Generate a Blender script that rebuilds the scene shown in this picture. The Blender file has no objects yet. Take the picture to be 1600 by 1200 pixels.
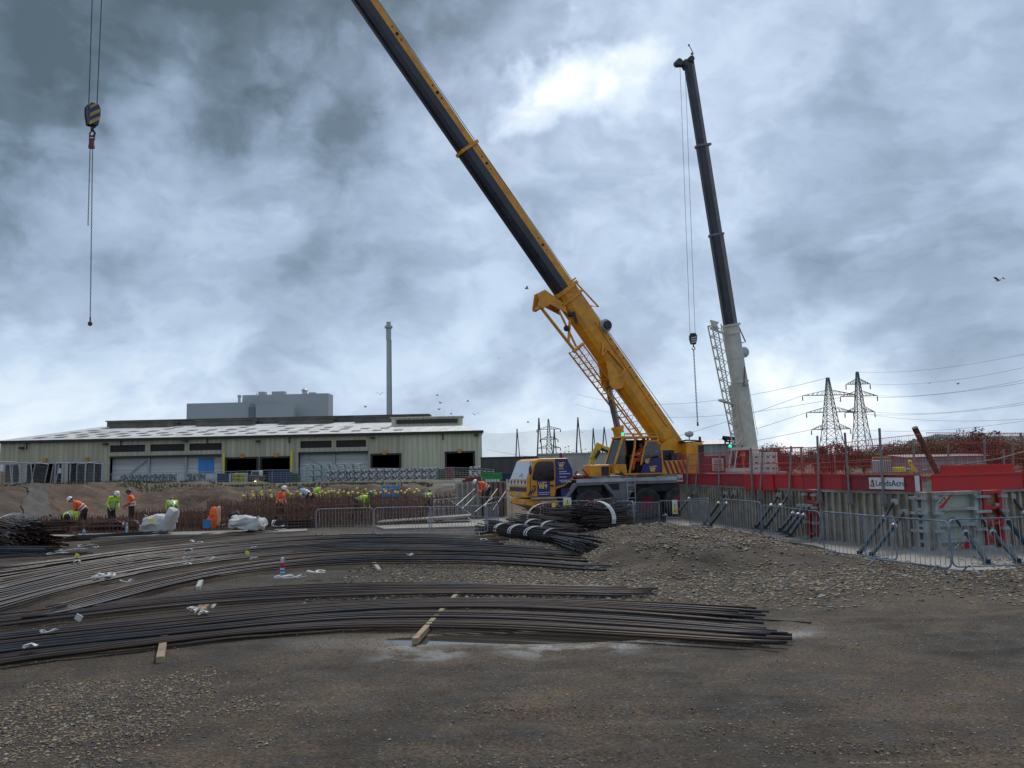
import bpy, math, random
from math import sin, cos, pi, radians, sqrt, atan2
from mathutils import Vector, Matrix, noise as mn
random.seed(7)
R = random.random
def U(a, b): return a + (b - a) * random.random()
sc = bpy.context.scene
COL = sc.collection
V = Vector
# ------------------------------------------------------------------ camera
F, EYE, HZ, ROLL = 1250.0, 2.4, 732.0, 0.022
PITCH = math.atan((HZ - 600) / F)
cd = bpy.data.cameras.new('camera'); cam = bpy.data.objects.new('camera', cd); COL.objects.link(cam)
cd.sensor_width = 36; cd.lens = F / 1600 * 36; cd.clip_end = 12000; cd.clip_start = 0.1
CR = Matrix.Rotation(pi / 2 + PITCH, 4, 'X') @ Matrix.Rotation(-ROLL, 4, 'Z')
cam.matrix_world = Matrix.Translation((0, 0, EYE)) @ CR
sc.camera = cam
def ray(px, py): return CR.to_3x3() @ V(((px - 800) / F, -(py - 600) / F, -1))
def W(px, py, Y):
    d = ray(px, py); t = Y / d.y
    return V((0, 0, EYE)) + d * t
def G(px, py, z=0.0):
    d = ray(px, py); t = (z - EYE) / d.z
    return V((0, 0, EYE)) + d * t
def WX(px, Y, z=0.0):            # the point of depth Y and height z that stands in picture column px
    y = 700
    for _ in range(4):
        p = W(px, y, Y); y -= (z - p.z) / Y * F
    p.z = z
    return p
# ------------------------------------------------------------------ materials
def srgb(r, g, b):
    f = lambda c: (c / 255 / 12.92) if c / 255 <= .04045 else ((c / 255 + .055) / 1.055) ** 2.4
    return (f(r), f(g), f(b))
def nd(nt, t, **kw):
    n = nt.nodes.new(t)
    for k, v in kw.items():
        if hasattr(n, k): setattr(n, k, v)
    return n
def lk(nt, a, b): nt.links.new(a, b)
def mix(nt, fac, a, b, mode='MIX'):
    n = nt.nodes.new('ShaderNodeMix'); n.data_type = 'RGBA'; n.blend_type = mode
    for s, v in ((n.inputs[0], fac), (n.inputs[6], a), (n.inputs[7], b)):
        if isinstance(v, (int, float)): s.default_value = v
        elif isinstance(v, tuple): s.default_value = (*v[:3], 1)
        else: lk(nt, v, s)
    return n.outputs[2]
def mth(nt, op, a, b=None, c=None, clamp=False):
    n = nt.nodes.new('ShaderNodeMath'); n.operation = op; n.use_clamp = clamp
    for i, v in enumerate((a, b, c)):
        if v is None: continue
        if isinstance(v, (int, float)): n.inputs[i].default_value = v
        else: lk(nt, v, n.inputs[i])
    return n.outputs[0]
def noise(nt, vec, scale, detail=4, rough=.55, dist=0.0):
    n = nt.nodes.new('ShaderNodeTexNoise')
    n.inputs['Scale'].default_value = scale; n.inputs['Detail'].default_value = detail
    n.inputs['Roughness'].default_value = rough; n.inputs['Distortion'].default_value = dist
    if vec is not None: lk(nt, vec, n.inputs['Vector'])
    return n.outputs['Fac']
def mr(nt, v, a, b, c=0.0, d=1.0, smooth=False):
    n = nt.nodes.new('ShaderNodeMapRange'); n.clamp = True
    if smooth: n.interpolation_type = 'SMOOTHSTEP'
    lk(nt, v, n.inputs[0])
    for i, x in enumerate((a, b, c, d)): n.inputs[i + 1].default_value = x
    return n.outputs[0]
MATS = {}
def mat(name, col, rough=.6, metal=0.0, n=.18, ns=3.0, dirt=None, da=.5, ds=1.2, bump=0.0, bs=40, rnd=0.0, island=False, spec=None):
    """weathered surface: base colour varied by noise, with dirt patches of their own colour"""
    m = bpy.data.materials.new(name); m.use_nodes = True; nt = m.node_tree
    b = nt.nodes['Principled BSDF']; tc = nt.nodes.new('ShaderNodeTexCoord'); o = tc.outputs['Object']
    f = noise(nt, o, ns, 5)
    lo = tuple(c * (1 - n * 1.6) for c in col); hi = tuple(min(1, c * (1 + n * 1.3)) for c in col)
    c = mix(nt, mr(nt, f, .3, .7), lo, hi)
    if dirt:
        g = noise(nt, o, ds, 7, .65)
        c = mix(nt, mth(nt, 'MULTIPLY', mr(nt, g, .42, .68), da), c, dirt)
    if rnd:
        if island:
            r = nt.nodes.new('ShaderNodeNewGeometry').outputs['Random Per Island']
        else:
            r = nt.nodes.new('ShaderNodeObjectInfo').outputs['Random']
        k = mth(nt, 'MULTIPLY_ADD', r, 2 * rnd, 1 - rnd)
        cmb = nt.nodes.new('ShaderNodeCombineColor')
        for i in range(3): lk(nt, k, cmb.inputs[i])
        c = mix(nt, 1.0, c, cmb.outputs[0], 'MULTIPLY')
    lk(nt, c, b.inputs['Base Color'])
    b.inputs['Roughness'].default_value = rough; b.inputs['Metallic'].default_value = metal
    if spec is not None: b.inputs['Specular IOR Level'].default_value = spec
    lk(nt, mr(nt, f, .2, .8, max(0, rough - .12), min(1, rough + .12)), b.inputs['Roughness'])
    if bump:
        bp = nt.nodes.new('ShaderNodeBump'); bp.inputs['Strength'].default_value = bump; bp.inputs['Distance'].default_value = .02
        lk(nt, noise(nt, o, bs, 4), bp.inputs['Height']); lk(nt, bp.outputs[0], b.inputs['Normal'])
    MATS[name] = m
    return m
def emis(name, col, s):
    m = bpy.data.materials.new(name); m.use_nodes = True; b = m.node_tree.nodes['Principled BSDF']
    b.inputs['Base Color'].default_value = (*col, 1); b.inputs['Emission Color'].default_value = (*col, 1); b.inputs['Emission Strength'].default_value = s
    MATS[name] = m; return m
mud = (.05, .042, .034)
YEL = mat('crane_yellow', (.70, .285, .006), .42, n=.08, dirt=(.22, .11, .03), da=.5, ds=2.2)
BLU = mat('crane_blue', (.022, .018, .12), .45, n=.1)
GOLD = mat('logo_gold', (.66, .42, .12), .5, n=.03)
WTXT = mat('lettering_white', (.6, .6, .62), .5, n=.03)
BLK = mat('black_steel', (.012, .013, .017), .55, n=.3, dirt=(.05, .05, .055), da=.4)
SLEEVE = mat('boom_black', (.012, .014, .022), .38, n=.3, ns=1.5, dirt=(.035, .038, .05), da=.7, ds=.7)
GRYC = mat('carrier_grey', (.17, .17, .17), .5, n=.12, dirt=(.09, .07, .05), da=.6)
LGR = mat('light_steel', (.42, .43, .44), .45, .2, n=.1, dirt=(.15, .13, .11), da=.4)
TYRE = mat('tyre_rubber', (.022, .021, .02), .85, n=.3, dirt=(.08, .065, .05), da=.6, ds=3)
MARO = mat('maroon_paint', (.17, .012, .02), .5, n=.15, dirt=(.06, .03, .03), da=.4)
HUBR = mat('hub_red', (.14, .010, .016), .45, n=.15)
WHT = mat('crane_white', (.58, .56, .49), .45, n=.06, dirt=(.3, .28, .22), da=.4)
GLS = mat('dark_glass', (.012, .015, .018), .08, n=.1, spec=.6)
WSCR = mat('windscreen_sheet', (.5, .53, .57), .25, n=.12, ns=1.2, dirt=(.4, .43, .48), da=.5)
CHROME = mat('cylinder_rod', (.25, .26, .29), .25, .8, n=.05)
GALV = mat('galvanised_steel', (.33, .35, .38), .42, .55, n=.15, ns=8, dirt=(.12, .10, .09), da=.35, ds=5)
BGAL = mat('blue_painted_steel', (.11, .16, .23), .45, .2, n=.25, ns=4, dirt=(.34, .36, .38), da=.8, ds=3)
TUBE = mat('scaffold_tube', (.23, .22, .21), .5, .4, n=.2, ns=5, dirt=(.12, .08, .06), da=.4, ds=3)
REDD = mat('red_board_faded', (.27, .014, .02), .6, n=.15, ns=1.5, dirt=(.2, .03, .03), da=.5, ds=1.3, rnd=.15)
REDB = mat('red_board', (.46, .006, .008), .5, n=.12, ns=1.5, dirt=(.28, .03, .03), da=.45, ds=1.3, rnd=.12)
REDM = mat('red_mesh_steel', (.40, .02, .022), .5, n=.15)
REDF = mat('red_formwork', (.36, .028, .03), .6, n=.2, dirt=(.16, .07, .05), da=.5, ds=3)
FORM = mat('formwork_panel', (.34, .30, .24), .75, n=.2, ns=2, dirt=(.13, .11, .09), da=.7, ds=1.6, bump=.3)
FRAME = mat('formwork_frame', (.33, .35, .33), .6, .1, n=.18, ns=3, dirt=(.12, .1, .08), da=.5, ds=2.5)
PLY = mat('panel_face', (.36, .40, .34), .6, n=.12, ns=2, dirt=(.16, .16, .13), da=.5, ds=2)
PROP = mat('prop_teal', (.014, .04, .055), .75, 0, n=.25, dirt=(.04, .045, .05), da=.4, ds=4, spec=.15)
RUST = mat('rusty_steel', (.13, .055, .028), .8, .1, n=.35, ns=6, dirt=(.05, .035, .03), da=.6, rnd=.3)
BAR = mat('rebar_dark', (.022, .027, .035), .45, .0, n=.35, ns=2.2, dirt=(.06, .03, .016), da=.6, ds=.5, rnd=.6, spec=.3)
BARR = mat('rebar_rust', (.045, .025, .015), .6, .0, n=.4, ns=3, dirt=(.13, .052, .018), da=.6, ds=.8, rnd=.45, spec=.25)
CAGE = mat('cage_rust', (.125, .062, .040), .8, .1, n=.35, ns=5, dirt=(.13, .06, .035), da=.5, rnd=.35)
WOOD = mat('timber', (.30, .22, .13), .8, n=.25, ns=6, dirt=(.12, .085, .055), da=.6, ds=5, bump=.3)
STRAP = mat('white_strap', (.6, .61, .62), .6, n=.12, dirt=(.35, .33, .3), da=.5, ds=5)
BAG = mat('bulk_bag_white', (.50, .50, .48), .8, n=.1, ns=4, dirt=(.25, .22, .17), da=.5, ds=2, bump=.5, bs=12)
CONC = mat('concrete', (.42, .40, .36), .85, n=.15, ns=1, dirt=(.15, .14, .12), da=.6, ds=.5, bump=.2)
DCONC = mat('dark_concrete', (.085, .08, .075), .9, n=.25, ns=.3, dirt=(.04, .04, .035), da=.6, ds=.3)
PAD = mat('slab_concrete', (.25, .24, .215), .8, n=.12, ns=1, dirt=(.13, .11, .09), da=.8, ds=.9, bump=.2)
YTAG = mat('yellow_plastic', (.65, .55, .03), .5, n=.1)
ORNG = mat('hivis_orange', (.85, .11, .012), .7, n=.12, ns=8, dirt=(.4, .06, .02), da=.35, ds=6)
LIME = mat('hivis_yellow', (.40, .66, .03), .7, n=.12, ns=8, dirt=(.2, .3, .03), da=.3, ds=6)
SILV = mat('reflective_tape', (.55, .56, .56), .35, .2, n=.1)
TROU = mat('work_trousers', (.014, .016, .022), .85, n=.3, dirt=(.05, .04, .03), da=.4, ds=5)
GTROU = mat('grey_trousers', (.10, .11, .13), .85, n=.2)
SKIN = mat('skin', (.36, .2, .14), .55, n=.1)
HELM = mat('helmet_white', (.68, .67, .63), .35, n=.05)
HDRK = mat('helmet_dark', (.02, .02, .03), .4, n=.1)
HGRN = mat('helmet_green', (.02, .14, .09), .4, n=.1)
GREEN = mat('skip_green', (.02, .27, .05), .5, n=.15, dirt=(.05, .08, .03), da=.5)
DGREEN = mat('bin_green', (.01, .07, .035), .5, n=.15)
NAVY = mat('container_navy', (.015, .035, .11), .55, n=.2, dirt=(.05, .05, .06), da=.4)
BLUEP = mat('bright_blue', (.03, .19, .48), .55, n=.15, ns=.6)
XYEL = mat('excavator_yellow', (.64, .42, .012), .45, n=.08, dirt=(.2, .13, .04), da=.35)
LEAD = mat('pylon_steel', (.075, .085, .1), .6, .3, n=.2)
WIRE = mat('overhead_wire', (.05, .055, .065), .6, .2, n=.1)
GREYB = mat('plant_cladding', (.33, .355, .365), .55, n=.05, ns=.05)
GREYD = mat('recess_shade_and_pipe', (.14, .165, .185), .55, n=.1, ns=.1)  # darker grey: painted shade on the recess plate, own colour on the pipe
VENT = mat('ridge_vent', (.11, .105, .085), .8, n=.25, ns=.4, dirt=(.05, .05, .045), da=.7, ds=.3)
DARKI = mat('interior_shade', (.006, .007, .011), .9, n=.2)  # near-black colour stands in for the shade inside shed and cab
LOUV = mat('dark_louvre', (.03, .027, .026), .8, n=.2, ns=.5)
def clad(name, col, sc_, stain, horiz=False, amt=.5):
    """ribbed sheet cladding, streaked down the sheet"""
    m = bpy.data.materials.new(name); m.use_nodes = True; nt = m.node_tree; b = nt.nodes['Principled BSDF']
    tc = nt.nodes.new('ShaderNodeTexCoord'); mp = nt.nodes.new('ShaderNodeMapping'); lk(nt, tc.outputs['Object'], mp.inputs[0])
    mp.inputs['Scale'].default_value = (1.6, 1, .08) if not horiz else (.05, 1, 1.5)
    f = noise(nt, mp.outputs[0], 1.0, 5, .6)
    g = noise(nt, mp.outputs[0], .5, 7, .65)
    w = nt.nodes.new('ShaderNodeTexWave'); w.bands_direction = 'Z' if horiz else 'X'; w.inputs['Scale'].default_value = sc_
    lk(nt, tc.outputs['Object'], w.inputs['Vector'])
    c = mix(nt, mr(nt, f, .35, .65), tuple(x * .72 for x in col), tuple(x * 1.2 for x in col))
    c = mix(nt, mth(nt, 'MULTIPLY', mr(nt, g, .4, .7), amt), c, stain)
    c = mix(nt, mr(nt, w.outputs['Fac'], 0, .35, .35, 0), c, tuple(x * .45 for x in col))  # grooves between ribs darkened in colour, as shade in the corrugation
    lk(nt, c, b.inputs['Base Color']); b.inputs['Roughness'].default_value = .7
    bp = nt.nodes.new('ShaderNodeBump'); bp.inputs['Strength'].default_value = .6; bp.inputs['Distance'].default_value = .05
    lk(nt, w.outputs['Fac'], bp.inputs['Height']); lk(nt, bp.outputs[0], b.inputs['Normal'])
    MATS[name] = m; return m
CLAD = clad('shed_cladding', (.43, .385, .275), .32, (.22, .19, .145))
CLADP = clad('shed_cladding_pale', (.50, .475, .34), .32, (.32, .30, .22), amt=.4)
WPANEL = clad('white_wall_panel', (.52, .53, .52), .28, (.33, .31, .29), True, .6)
SHEDR = clad('far_shed_cladding', (.27, .31, .31), .2, (.2, .24, .24))
def leafmat(name, c1, c2):
    m = bpy.data.materials.new(name); m.use_nodes = True; nt = m.node_tree; b = nt.nodes['Principled BSDF']
    g = nt.nodes.new('ShaderNodeNewGeometry'); lk(nt, mix(nt, g.outputs['Random Per Island'], c1, c2), b.inputs['Base Color'])
    b.inputs['Roughness'].default_value = .7; MATS[name] = m; return m
LEAF = leafmat('leaf_green', (.032, .055, .016), (.10, .13, .04))
LEAF2 = leafmat('leaf_autumn', (.055, .036, .02), (.13, .075, .04))
GRASSM = leafmat('grass_blades', (.03, .05, .015), (.09, .10, .04))
BARK = mat('bark', (.06, .05, .04), .9, n=.3)
def stone_mat():
    m = bpy.data.materials.new('gravel_stone'); m.use_nodes = True; nt = m.node_tree; b = nt.nodes['Principled BSDF']
    g = nt.nodes.new('ShaderNodeNewGeometry'); r = nt.nodes.new('ShaderNodeValToRGB'); lk(nt, g.outputs['Random Per Island'], r.inputs[0])
    e = r.color_ramp.elements; e[0].position = 0; e[0].color = (.03, .027, .025, 1); e[1].position = 1; e[1].color = (.3, .28, .25, 1)
    for p, c in ((.2, (.09, .07, .048, 1)), (.4, (.20, .14, .075, 1)), (.58, (.30, .20, .09, 1)), (.74, (.10, .10, .105, 1)), (.9, (.25, .21, .155, 1))):
        x = e.new(p); x.color = c
    lk(nt, r.outputs[0], b.inputs['Base Color']); b.inputs['Roughness'].default_value = .75; MATS['gravel_stone'] = m; return m
STONE = stone_mat()
# ------------------------------------------------------------------ mesh building
class MB:
    def __init__(s): s.v = []; s.f = []
    def add(s, vs, fs):
        k = len(s.v); s.v += [V(v) for v in vs]; s.f += [tuple(i + k for i in f) for f in fs]; return s
    def box(s, c, d, M=None):
        x, y, z = [t / 2 for t in d]; c = V(c)
        vs = [V((a * x, b * y, e * z)) for a in (-1, 1) for b in (-1, 1) for e in (-1, 1)]
        vs = [c + (M @ q if M is not None else q) for q in vs]
        return s.add(vs, [(0, 1, 3, 2), (4, 6, 7, 5), (0, 4, 5, 1), (2, 3, 7, 6), (0, 2, 6, 4), (1, 5, 7, 3)])
    def bb(s, a, b):      # box from corner to corner
        return s.box([(a[i] + b[i]) / 2 for i in range(3)], [abs(b[i] - a[i]) for i in range(3)])
    def beam(s, p, q, w, h=None, up=(0, 0, 1)):
        p, q = V(p), V(q); h = h or w; d = q - p; L = d.length
        if L < 1e-6: return s
        x = d / L; u = V(up)
        if abs(x.dot(u)) > .98: u = V((0, 1, 0))
        y = u.cross(x).normalized(); z = x.cross(y)
        M = Matrix((x, y, z)).transposed()
        return s.box((p + q) / 2, (L, w, h), M)
    def tube(s, pts, r, n=6, cap=True):
        pts = [V(p) for p in pts]; rs = r if isinstance(r, (list, tuple)) else [r] * len(pts)
        k = len(s.v); m = len(pts); prev = None
        for i, p in enumerate(pts):
            d = (pts[min(i + 1, m - 1)] - pts[max(i - 1, 0)]).normalized()
            if prev is None:
                a = V((0, 0, 1)) if abs(d.z) < .9 else V((1, 0, 0)); u = d.cross(a).normalized()
            else: u = (prev - d * prev.dot(d)).normalized()
            prev = u; w = d.cross(u)
            for j in range(n):
                t = 2 * pi * j / n; s.v.append(p + (u * cos(t) + w * sin(t)) * rs[i])
        for i in range(m - 1):
            for j in range(n):
                a = k + i * n + j; b = k + i * n + (j + 1) % n
                s.f.append((a, b, b + n, a + n))
        if cap:
            s.f.append(tuple(k + j for j in reversed(range(n)))); s.f.append(tuple(k + (m - 1) * n + j for j in range(n)))
        return s
    def prism(s, poly, d, o=(0, 0, 0), ax=((1, 0, 0), (0, 0, 1)), nrm=(0, 1, 0)):
        """polygon in the plane (ax[0],ax[1]) at o, pushed out by d along nrm"""
        a, b, c, o = V(ax[0]), V(ax[1]), V(nrm), V(o); n = len(poly)
        vs = [o + a * p[0] + b * p[1] for p in poly] + [o + a * p[0] + b * p[1] + c * d for p in poly]
        fs = [tuple(range(n)), tuple(reversed(range(n, 2 * n)))] + [(i, i + n, (i + 1) % n + n, (i + 1) % n) for i in range(n)]
        return s.add(vs, fs)
    def lathe(s, prof, o, axis=(0, 0, 1), n=16):
        ax = V(axis).normalized(); a = V((1, 0, 0)) if abs(ax.x) < .9 else V((0, 1, 0)); u = ax.cross(a).normalized(); w = ax.cross(u); o = V(o)
        k = len(s.v); m = len(prof)
        for r, h in prof:
            for j in range(n):
                t = 2 * pi * j / n; s.v.append(o + ax * h + (u * cos(t) + w * sin(t)) * max(r, 1e-4))
        for i in range(m - 1):
            for j in range(n):
                p = k + i * n + j; q = k + i * n + (j + 1) % n; s.f.append((p, q, q + n, p + n))
        s.f.append(tuple(k + j for j in reversed(range(n)))); s.f.append(tuple(k + (m - 1) * n + j for j in range(n)))
        return s
    def ball(s, c, r, nu=10, nv=7, M=None):
        r = r if isinstance(r, (tuple, list)) else (r, r, r); c = V(c); k = len(s.v)
        for i in range(nv + 1):
            t = pi * i / nv
            for j in range(nu):
                q = 2 * pi * j / nu; p = V((r[0] * sin(t) * cos(q), r[1] * sin(t) * sin(q), r[2] * cos(t)))
                s.v.append(c + (M @ p if M is not None else p))
        for i in range(nv):
            for j in range(nu):
                a = k + i * nu + j; b = k + i * nu + (j + 1) % nu; s.f.append((a, a + nu, b + nu, b))
        return s
    def caps(s, p, q, r1, r2):   # tapered capsule
        p, q = V(p), V(q); d = (q - p); L = d.length; d = d / max(L, 1e-6)
        s.tube([p, q], [r1, r2], 12); s.ball(p, r1, 12, 8); s.ball(q, r2, 12, 8); return s
    def lumpy(s, c, d, amp, fr, seg=6, M=None, seed=0, sag=0.0, rnd_=.45):
        c = V(c); sv = V((seed * 7.3, seed * 3.1, seed)); grid = {}
        def vid(i, j, k_):
            key = (i, j, k_)
            if key not in grid:
                p = V((i / seg - .5, j / seg - .5, k_ / seg - .5)); r = .86 + .14 / max(1e-3, 2 * p.length / 1.0) if False else 1
                q = V((p.x * d[0], p.y * d[1], p.z * d[2]))
                e = max(0, p.length - .55) * rnd_; q *= (1 - e)
                q += mn.noise_vector(q * fr + sv) * amp; q.z -= sag * (p.x ** 2 + p.y ** 2) * d[2] if p.z > 0 else 0
                grid[key] = len(s.v); s.v.append(c + (M @ q if M is not None else q))
            return grid[key]
        for a in range(seg):
            for b in range(seg):
                for w, fl in ((0, 1), (seg, 0)):
                    for t in range(3):
                        q = [(a, b), (a + 1, b), (a + 1, b + 1), (a, b + 1)]
                        P = []
                        for (m_, n_) in q:
                            l = [0, 0, 0]; l[t] = w; l[(t + 1) % 3] = m_; l[(t + 2) % 3] = n_; P.append(vid(*l))
                        s.f.append(tuple(reversed(P)) if fl else tuple(P))
        return s
    def mesh(s, name, m=None, smooth=False):
        me = bpy.data.meshes.new(name); me.from_pydata([tuple(v) for v in s.v], [], s.f); me.validate(); me.update()
        if m is not None: me.materials.append(m)
        if smooth: me.polygons.foreach_set('use_smooth', [True] * len(me.polygons))
        return me
    def build(s, name, m, parent=None, world=False, smooth=False, bevel=0):
        if world and parent is not None:
            I = WM[root_of(parent)].inverted(); s.v = [I @ v for v in s.v]
        o = bpy.data.objects.new(name, s.mesh(name, m, smooth)); COL.objects.link(o)
        if parent is not None: o.parent = parent
        else: WM[o.name] = Matrix.Identity(4)
        if bevel:
            b = o.modifiers.new('bevel', 'BEVEL'); b.width = bevel; b.segments = 2; b.limit_method = 'ANGLE'
        return o
WM = {}
def root_of(o):
    while o.parent: o = o.parent
    return o.name
def tag(o, label, cat, group=None, kind=None):
    if label: o['label'] = label
    if cat: o['category'] = cat
    if group: o['group'] = group
    if kind: o['kind'] = kind
    return o
def thing(name, label, cat, loc=(0, 0, 0), rz=0, group=None):
    o = bpy.data.objects.new(name, None); COL.objects.link(o); o.location = loc; o.rotation_euler = (0, 0, rz); o.empty_display_size = .2
    WM[o.name] = Matrix.Translation(loc) @ Matrix.Rotation(rz, 4, 'Z')
    return tag(o, label, cat, group)
def dup(root, loc, rz, label=None, group=None, scale=None):
    r = root.copy(); COL.objects.link(r); r.location = loc; r.rotation_euler = (0, 0, rz)
    if label: r['label'] = label
    if group: r['group'] = group
    if scale: r.scale = scale
    def rec(a, b):
        for ch in list(a.children):
            if ch.name in skip: continue
            c = ch.copy(); COL.objects.link(c); c.parent = b; rec(ch, c)
    skip = set()
    rec(root, r)
    return r
def struct(o): o['kind'] = 'structure'; return o
def text(s, size, origin, xdir, ydir, m, parent, name='lettering', world=True, depth=.004, align='LEFT'):
    cu = bpy.data.curves.new('t', 'FONT'); cu.body = s; cu.size = size; cu.extrude = depth; cu.align_x = align; cu.resolution_u = 2
    t = bpy.data.objects.new('t', cu); COL.objects.link(t)
    me = bpy.data.meshes.new_from_object(t); bpy.data.objects.remove(t)
    x, y = V(xdir).normalized(), V(ydir).normalized(); z = x.cross(y)
    M = Matrix.Translation(origin) @ Matrix((x, y, z)).transposed().to_4x4()
    if world and parent is not None: M = WM[root_of(parent)].inverted() @ M
    me.transform(M); me.materials.clear(); me.materials.append(m); me.name = name
    o = bpy.data.objects.new(name, me); COL.objects.link(o); o.parent = parent
    return o
def ss(x, a, b):
    if a == b: return float(x > a)
    t = max(0, min(1, (x - a) / (b - a))); return t * t * (3 - 2 * t)
# ------------------------------------------------------------------ world and light
SUN_EL, SUN_AZ = radians(48), radians(8)      # high, ahead and a touch right, behind cloud
w = bpy.data.worlds.new('World'); sc.world = w; w.use_nodes = True; nt = w.node_tree
bg = nt.nodes['Background']; out = nt.nodes['World Output']
sky = nt.nodes.new('ShaderNodeTexSky'); sky.sky_type = 'NISHITA'; sky.sun_disc = False; sky.sun_elevation = SUN_EL; sky.sun_rotation = SUN_AZ
lk(nt, sky.outputs[0], bg.inputs[0]); bg.inputs[1].default_value = .09
tc = nt.nodes.new('ShaderNodeTexCoord'); D = tc.outputs['Generated']
sep = nt.nodes.new('ShaderNodeSeparateXYZ'); lk(nt, D, sep.inputs[0])
zz = mth(nt, 'ADD', mth(nt, 'MAXIMUM', sep.outputs[2], 0.0), .20)
cx = mth(nt, 'DIVIDE', sep.outputs[0], zz); cy = mth(nt, 'DIVIDE', sep.outputs[1], zz)
cb = nt.nodes.new('ShaderNodeCombineXYZ'); lk(nt, cx, cb.inputs[0]); lk(nt, cy, cb.inputs[1])
P_ = cb.outputs[0]
# banks of cloud in direction space, flattened towards the horizon and broken up by warping
def scalev(v, k):
    n = nt.nodes.new('ShaderNodeMapping'); n.inputs['Scale'].default_value = k; lk(nt, v, n.inputs[0]); return n.outputs[0]
Sv = scalev(D, (1, 1, 1.6))
wq = nt.nodes.new('ShaderNodeTexNoise'); wq.inputs['Scale'].default_value = 2.6; wq.inputs['Detail'].default_value = 5; wq.inputs['Roughness'].default_value = .55; lk(nt, Sv, wq.inputs['Vector'])
wm = nt.nodes.new('ShaderNodeVectorMath'); wm.operation = 'MULTIPLY_ADD'; lk(nt, wq.outputs['Color'], wm.inputs[0]); wm.inputs[1].default_value = (.30, .30, .30); lk(nt, Sv, wm.inputs[2])
Q_ = wm.outputs[0]
n1 = noise(nt, Q_, 2.3, 12, .5, 0)
n4 = noise(nt, Q_, 5.2, 12, .54, 0)
n3 = noise(nt, Q_, 14, 9, .55, 0)
n1s = mr(nt, n1, .36, .64, 0, 1, True); n4s = mr(nt, n4, .38, .60, 0, 1, True); n3s = mr(nt, n3, .36, .64, 0, 1, True)
val = mth(nt, 'ADD', mth(nt, 'MULTIPLY', n1s, .15), mth(nt, 'MULTIPLY', n4s, .15))
val = mth(nt, 'ADD', val, mth(nt, 'MULTIPLY', n3s, .09))
val = mth(nt, 'ADD', val, .335)
warp = nt.nodes.new('ShaderNodeTexNoise'); warp.inputs['Scale'].default_value = 6.5; warp.inputs['Detail'].default_value = 7; lk(nt, D, warp.inputs['Vector'])
wv = nt.nodes.new('ShaderNodeVectorMath'); wv.operation = 'MULTIPLY_ADD'; lk(nt, warp.outputs['Color'], wv.inputs[0]); wv.inputs[1].default_value = (.36, .36, .36); lk(nt, D, wv.inputs[2])
wn = nt.nodes.new('ShaderNodeVectorMath'); wn.operation = 'SUBTRACT'; lk(nt, wv.outputs[0], wn.inputs[0]); wn.inputs[1].default_value = (.18, .18, .18)
wz = nt.nodes.new('ShaderNodeVectorMath'); wz.operation = 'NORMALIZE'; lk(nt, wn.outputs[0], wz.inputs[0])
def lobe(px, py, rad, amt, soft=.0):
    """lighter or darker bank of cloud round one bearing of the sky"""
    global val
    d = ray(px, py).normalized(); dt = nt.nodes.new('ShaderNodeVectorMath'); dt.operation = 'DOT_PRODUCT'
    lk(nt, wz.outputs[0], dt.inputs[0]); dt.inputs[1].default_value = d
    k = mr(nt, dt.outputs['Value'], cos(rad), cos(rad * soft), 0, 1, True)
    val = mth(nt, 'ADD', val, mth(nt, 'MULTIPLY', k, amt))
LOBES = [(80, -180, .62, -.42, .05), (420, 0, .24, -.16, .0), (300, 100, .12, -.04, .0), (862, 150, .085, .36, .0), (850, 110, .06, .14, .0), (990, 130, .07, .22, 0), (270, 280, .15, .14, .0), (30, 350, .2, .14, 0), (700, 215, .08, .10, 0),
         (760, 560, .12, -.02, 0), (1400, 80, .2, -.03, .1), (1480, 460, .13, -.15, .0), (1250, 450, .10, -.07, .0), (70, 440, .08, -.10, .0), (450, 490, .10, -.03, .0), (520, 330, .22, .08, .1), (860, 540, .08, -.10, .0), (1150, 300, .2, .06, .1), (300, 600, .12, .08, 0), (1300, 560, .12, .10, 0)]
for a in LOBES: lobe(*a)
# paler towards the horizon
val = mth(nt, 'ADD', val, mth(nt, 'MULTIPLY', mr(nt, sep.outputs[2], .0, .26, 1, 0, True), .20))
rp = nt.nodes.new('ShaderNodeValToRGB'); lk(nt, val, rp.inputs[0]); e = rp.color_ramp.elements
e[0].position = 0; e[0].color = (.07, .105, .13, 1); e[1].position = 1; e[1].color = (1.0, 1.0, 1.0, 1)
for p, c in ((.14, (.115, .165, .215, 1)), (.32, (.225, .30, .405, 1)), (.48, (.335, .425, .56, 1)), (.64, (.47, .58, .725, 1)), (.80, (.64, .735, .82, 1)), (.92, (.82, .87, .89, 1))):
    x = e.new(p); x.color = c
bg2 = nt.nodes.new('ShaderNodeBackground'); lk(nt, rp.outputs[0], bg2.inputs[0]); bg2.inputs[1].default_value = 1.0
mx = nt.nodes.new('ShaderNodeMixShader'); mx.inputs[0].default_value = .94; lk(nt, bg.outputs[0], mx.inputs[1]); lk(nt, bg2.outputs[0], mx.inputs[2]); lk(nt, mx.outputs[0], out.inputs[0])
sl = bpy.data.lights.new('sun', 'SUN'); sl.energy = 1.9; sl.angle = radians(14); sl.color = (1, .91, .79)
so = bpy.data.objects.new('sun', sl); COL.objects.link(so)
sd = V((sin(SUN_AZ) * cos(SUN_EL), cos(SUN_AZ) * cos(SUN_EL), sin(SUN_EL)))
so.rotation_euler = sd.to_track_quat('Z', 'Y').to_euler(); so.location = (0, 0, 60)
sc.view_settings.view_transform = 'Standard'; sc.view_settings.look = 'None'; sc.view_settings.exposure = .30; sc.view_settings.gamma = 1
sc.render.engine = 'CYCLES'
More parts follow.
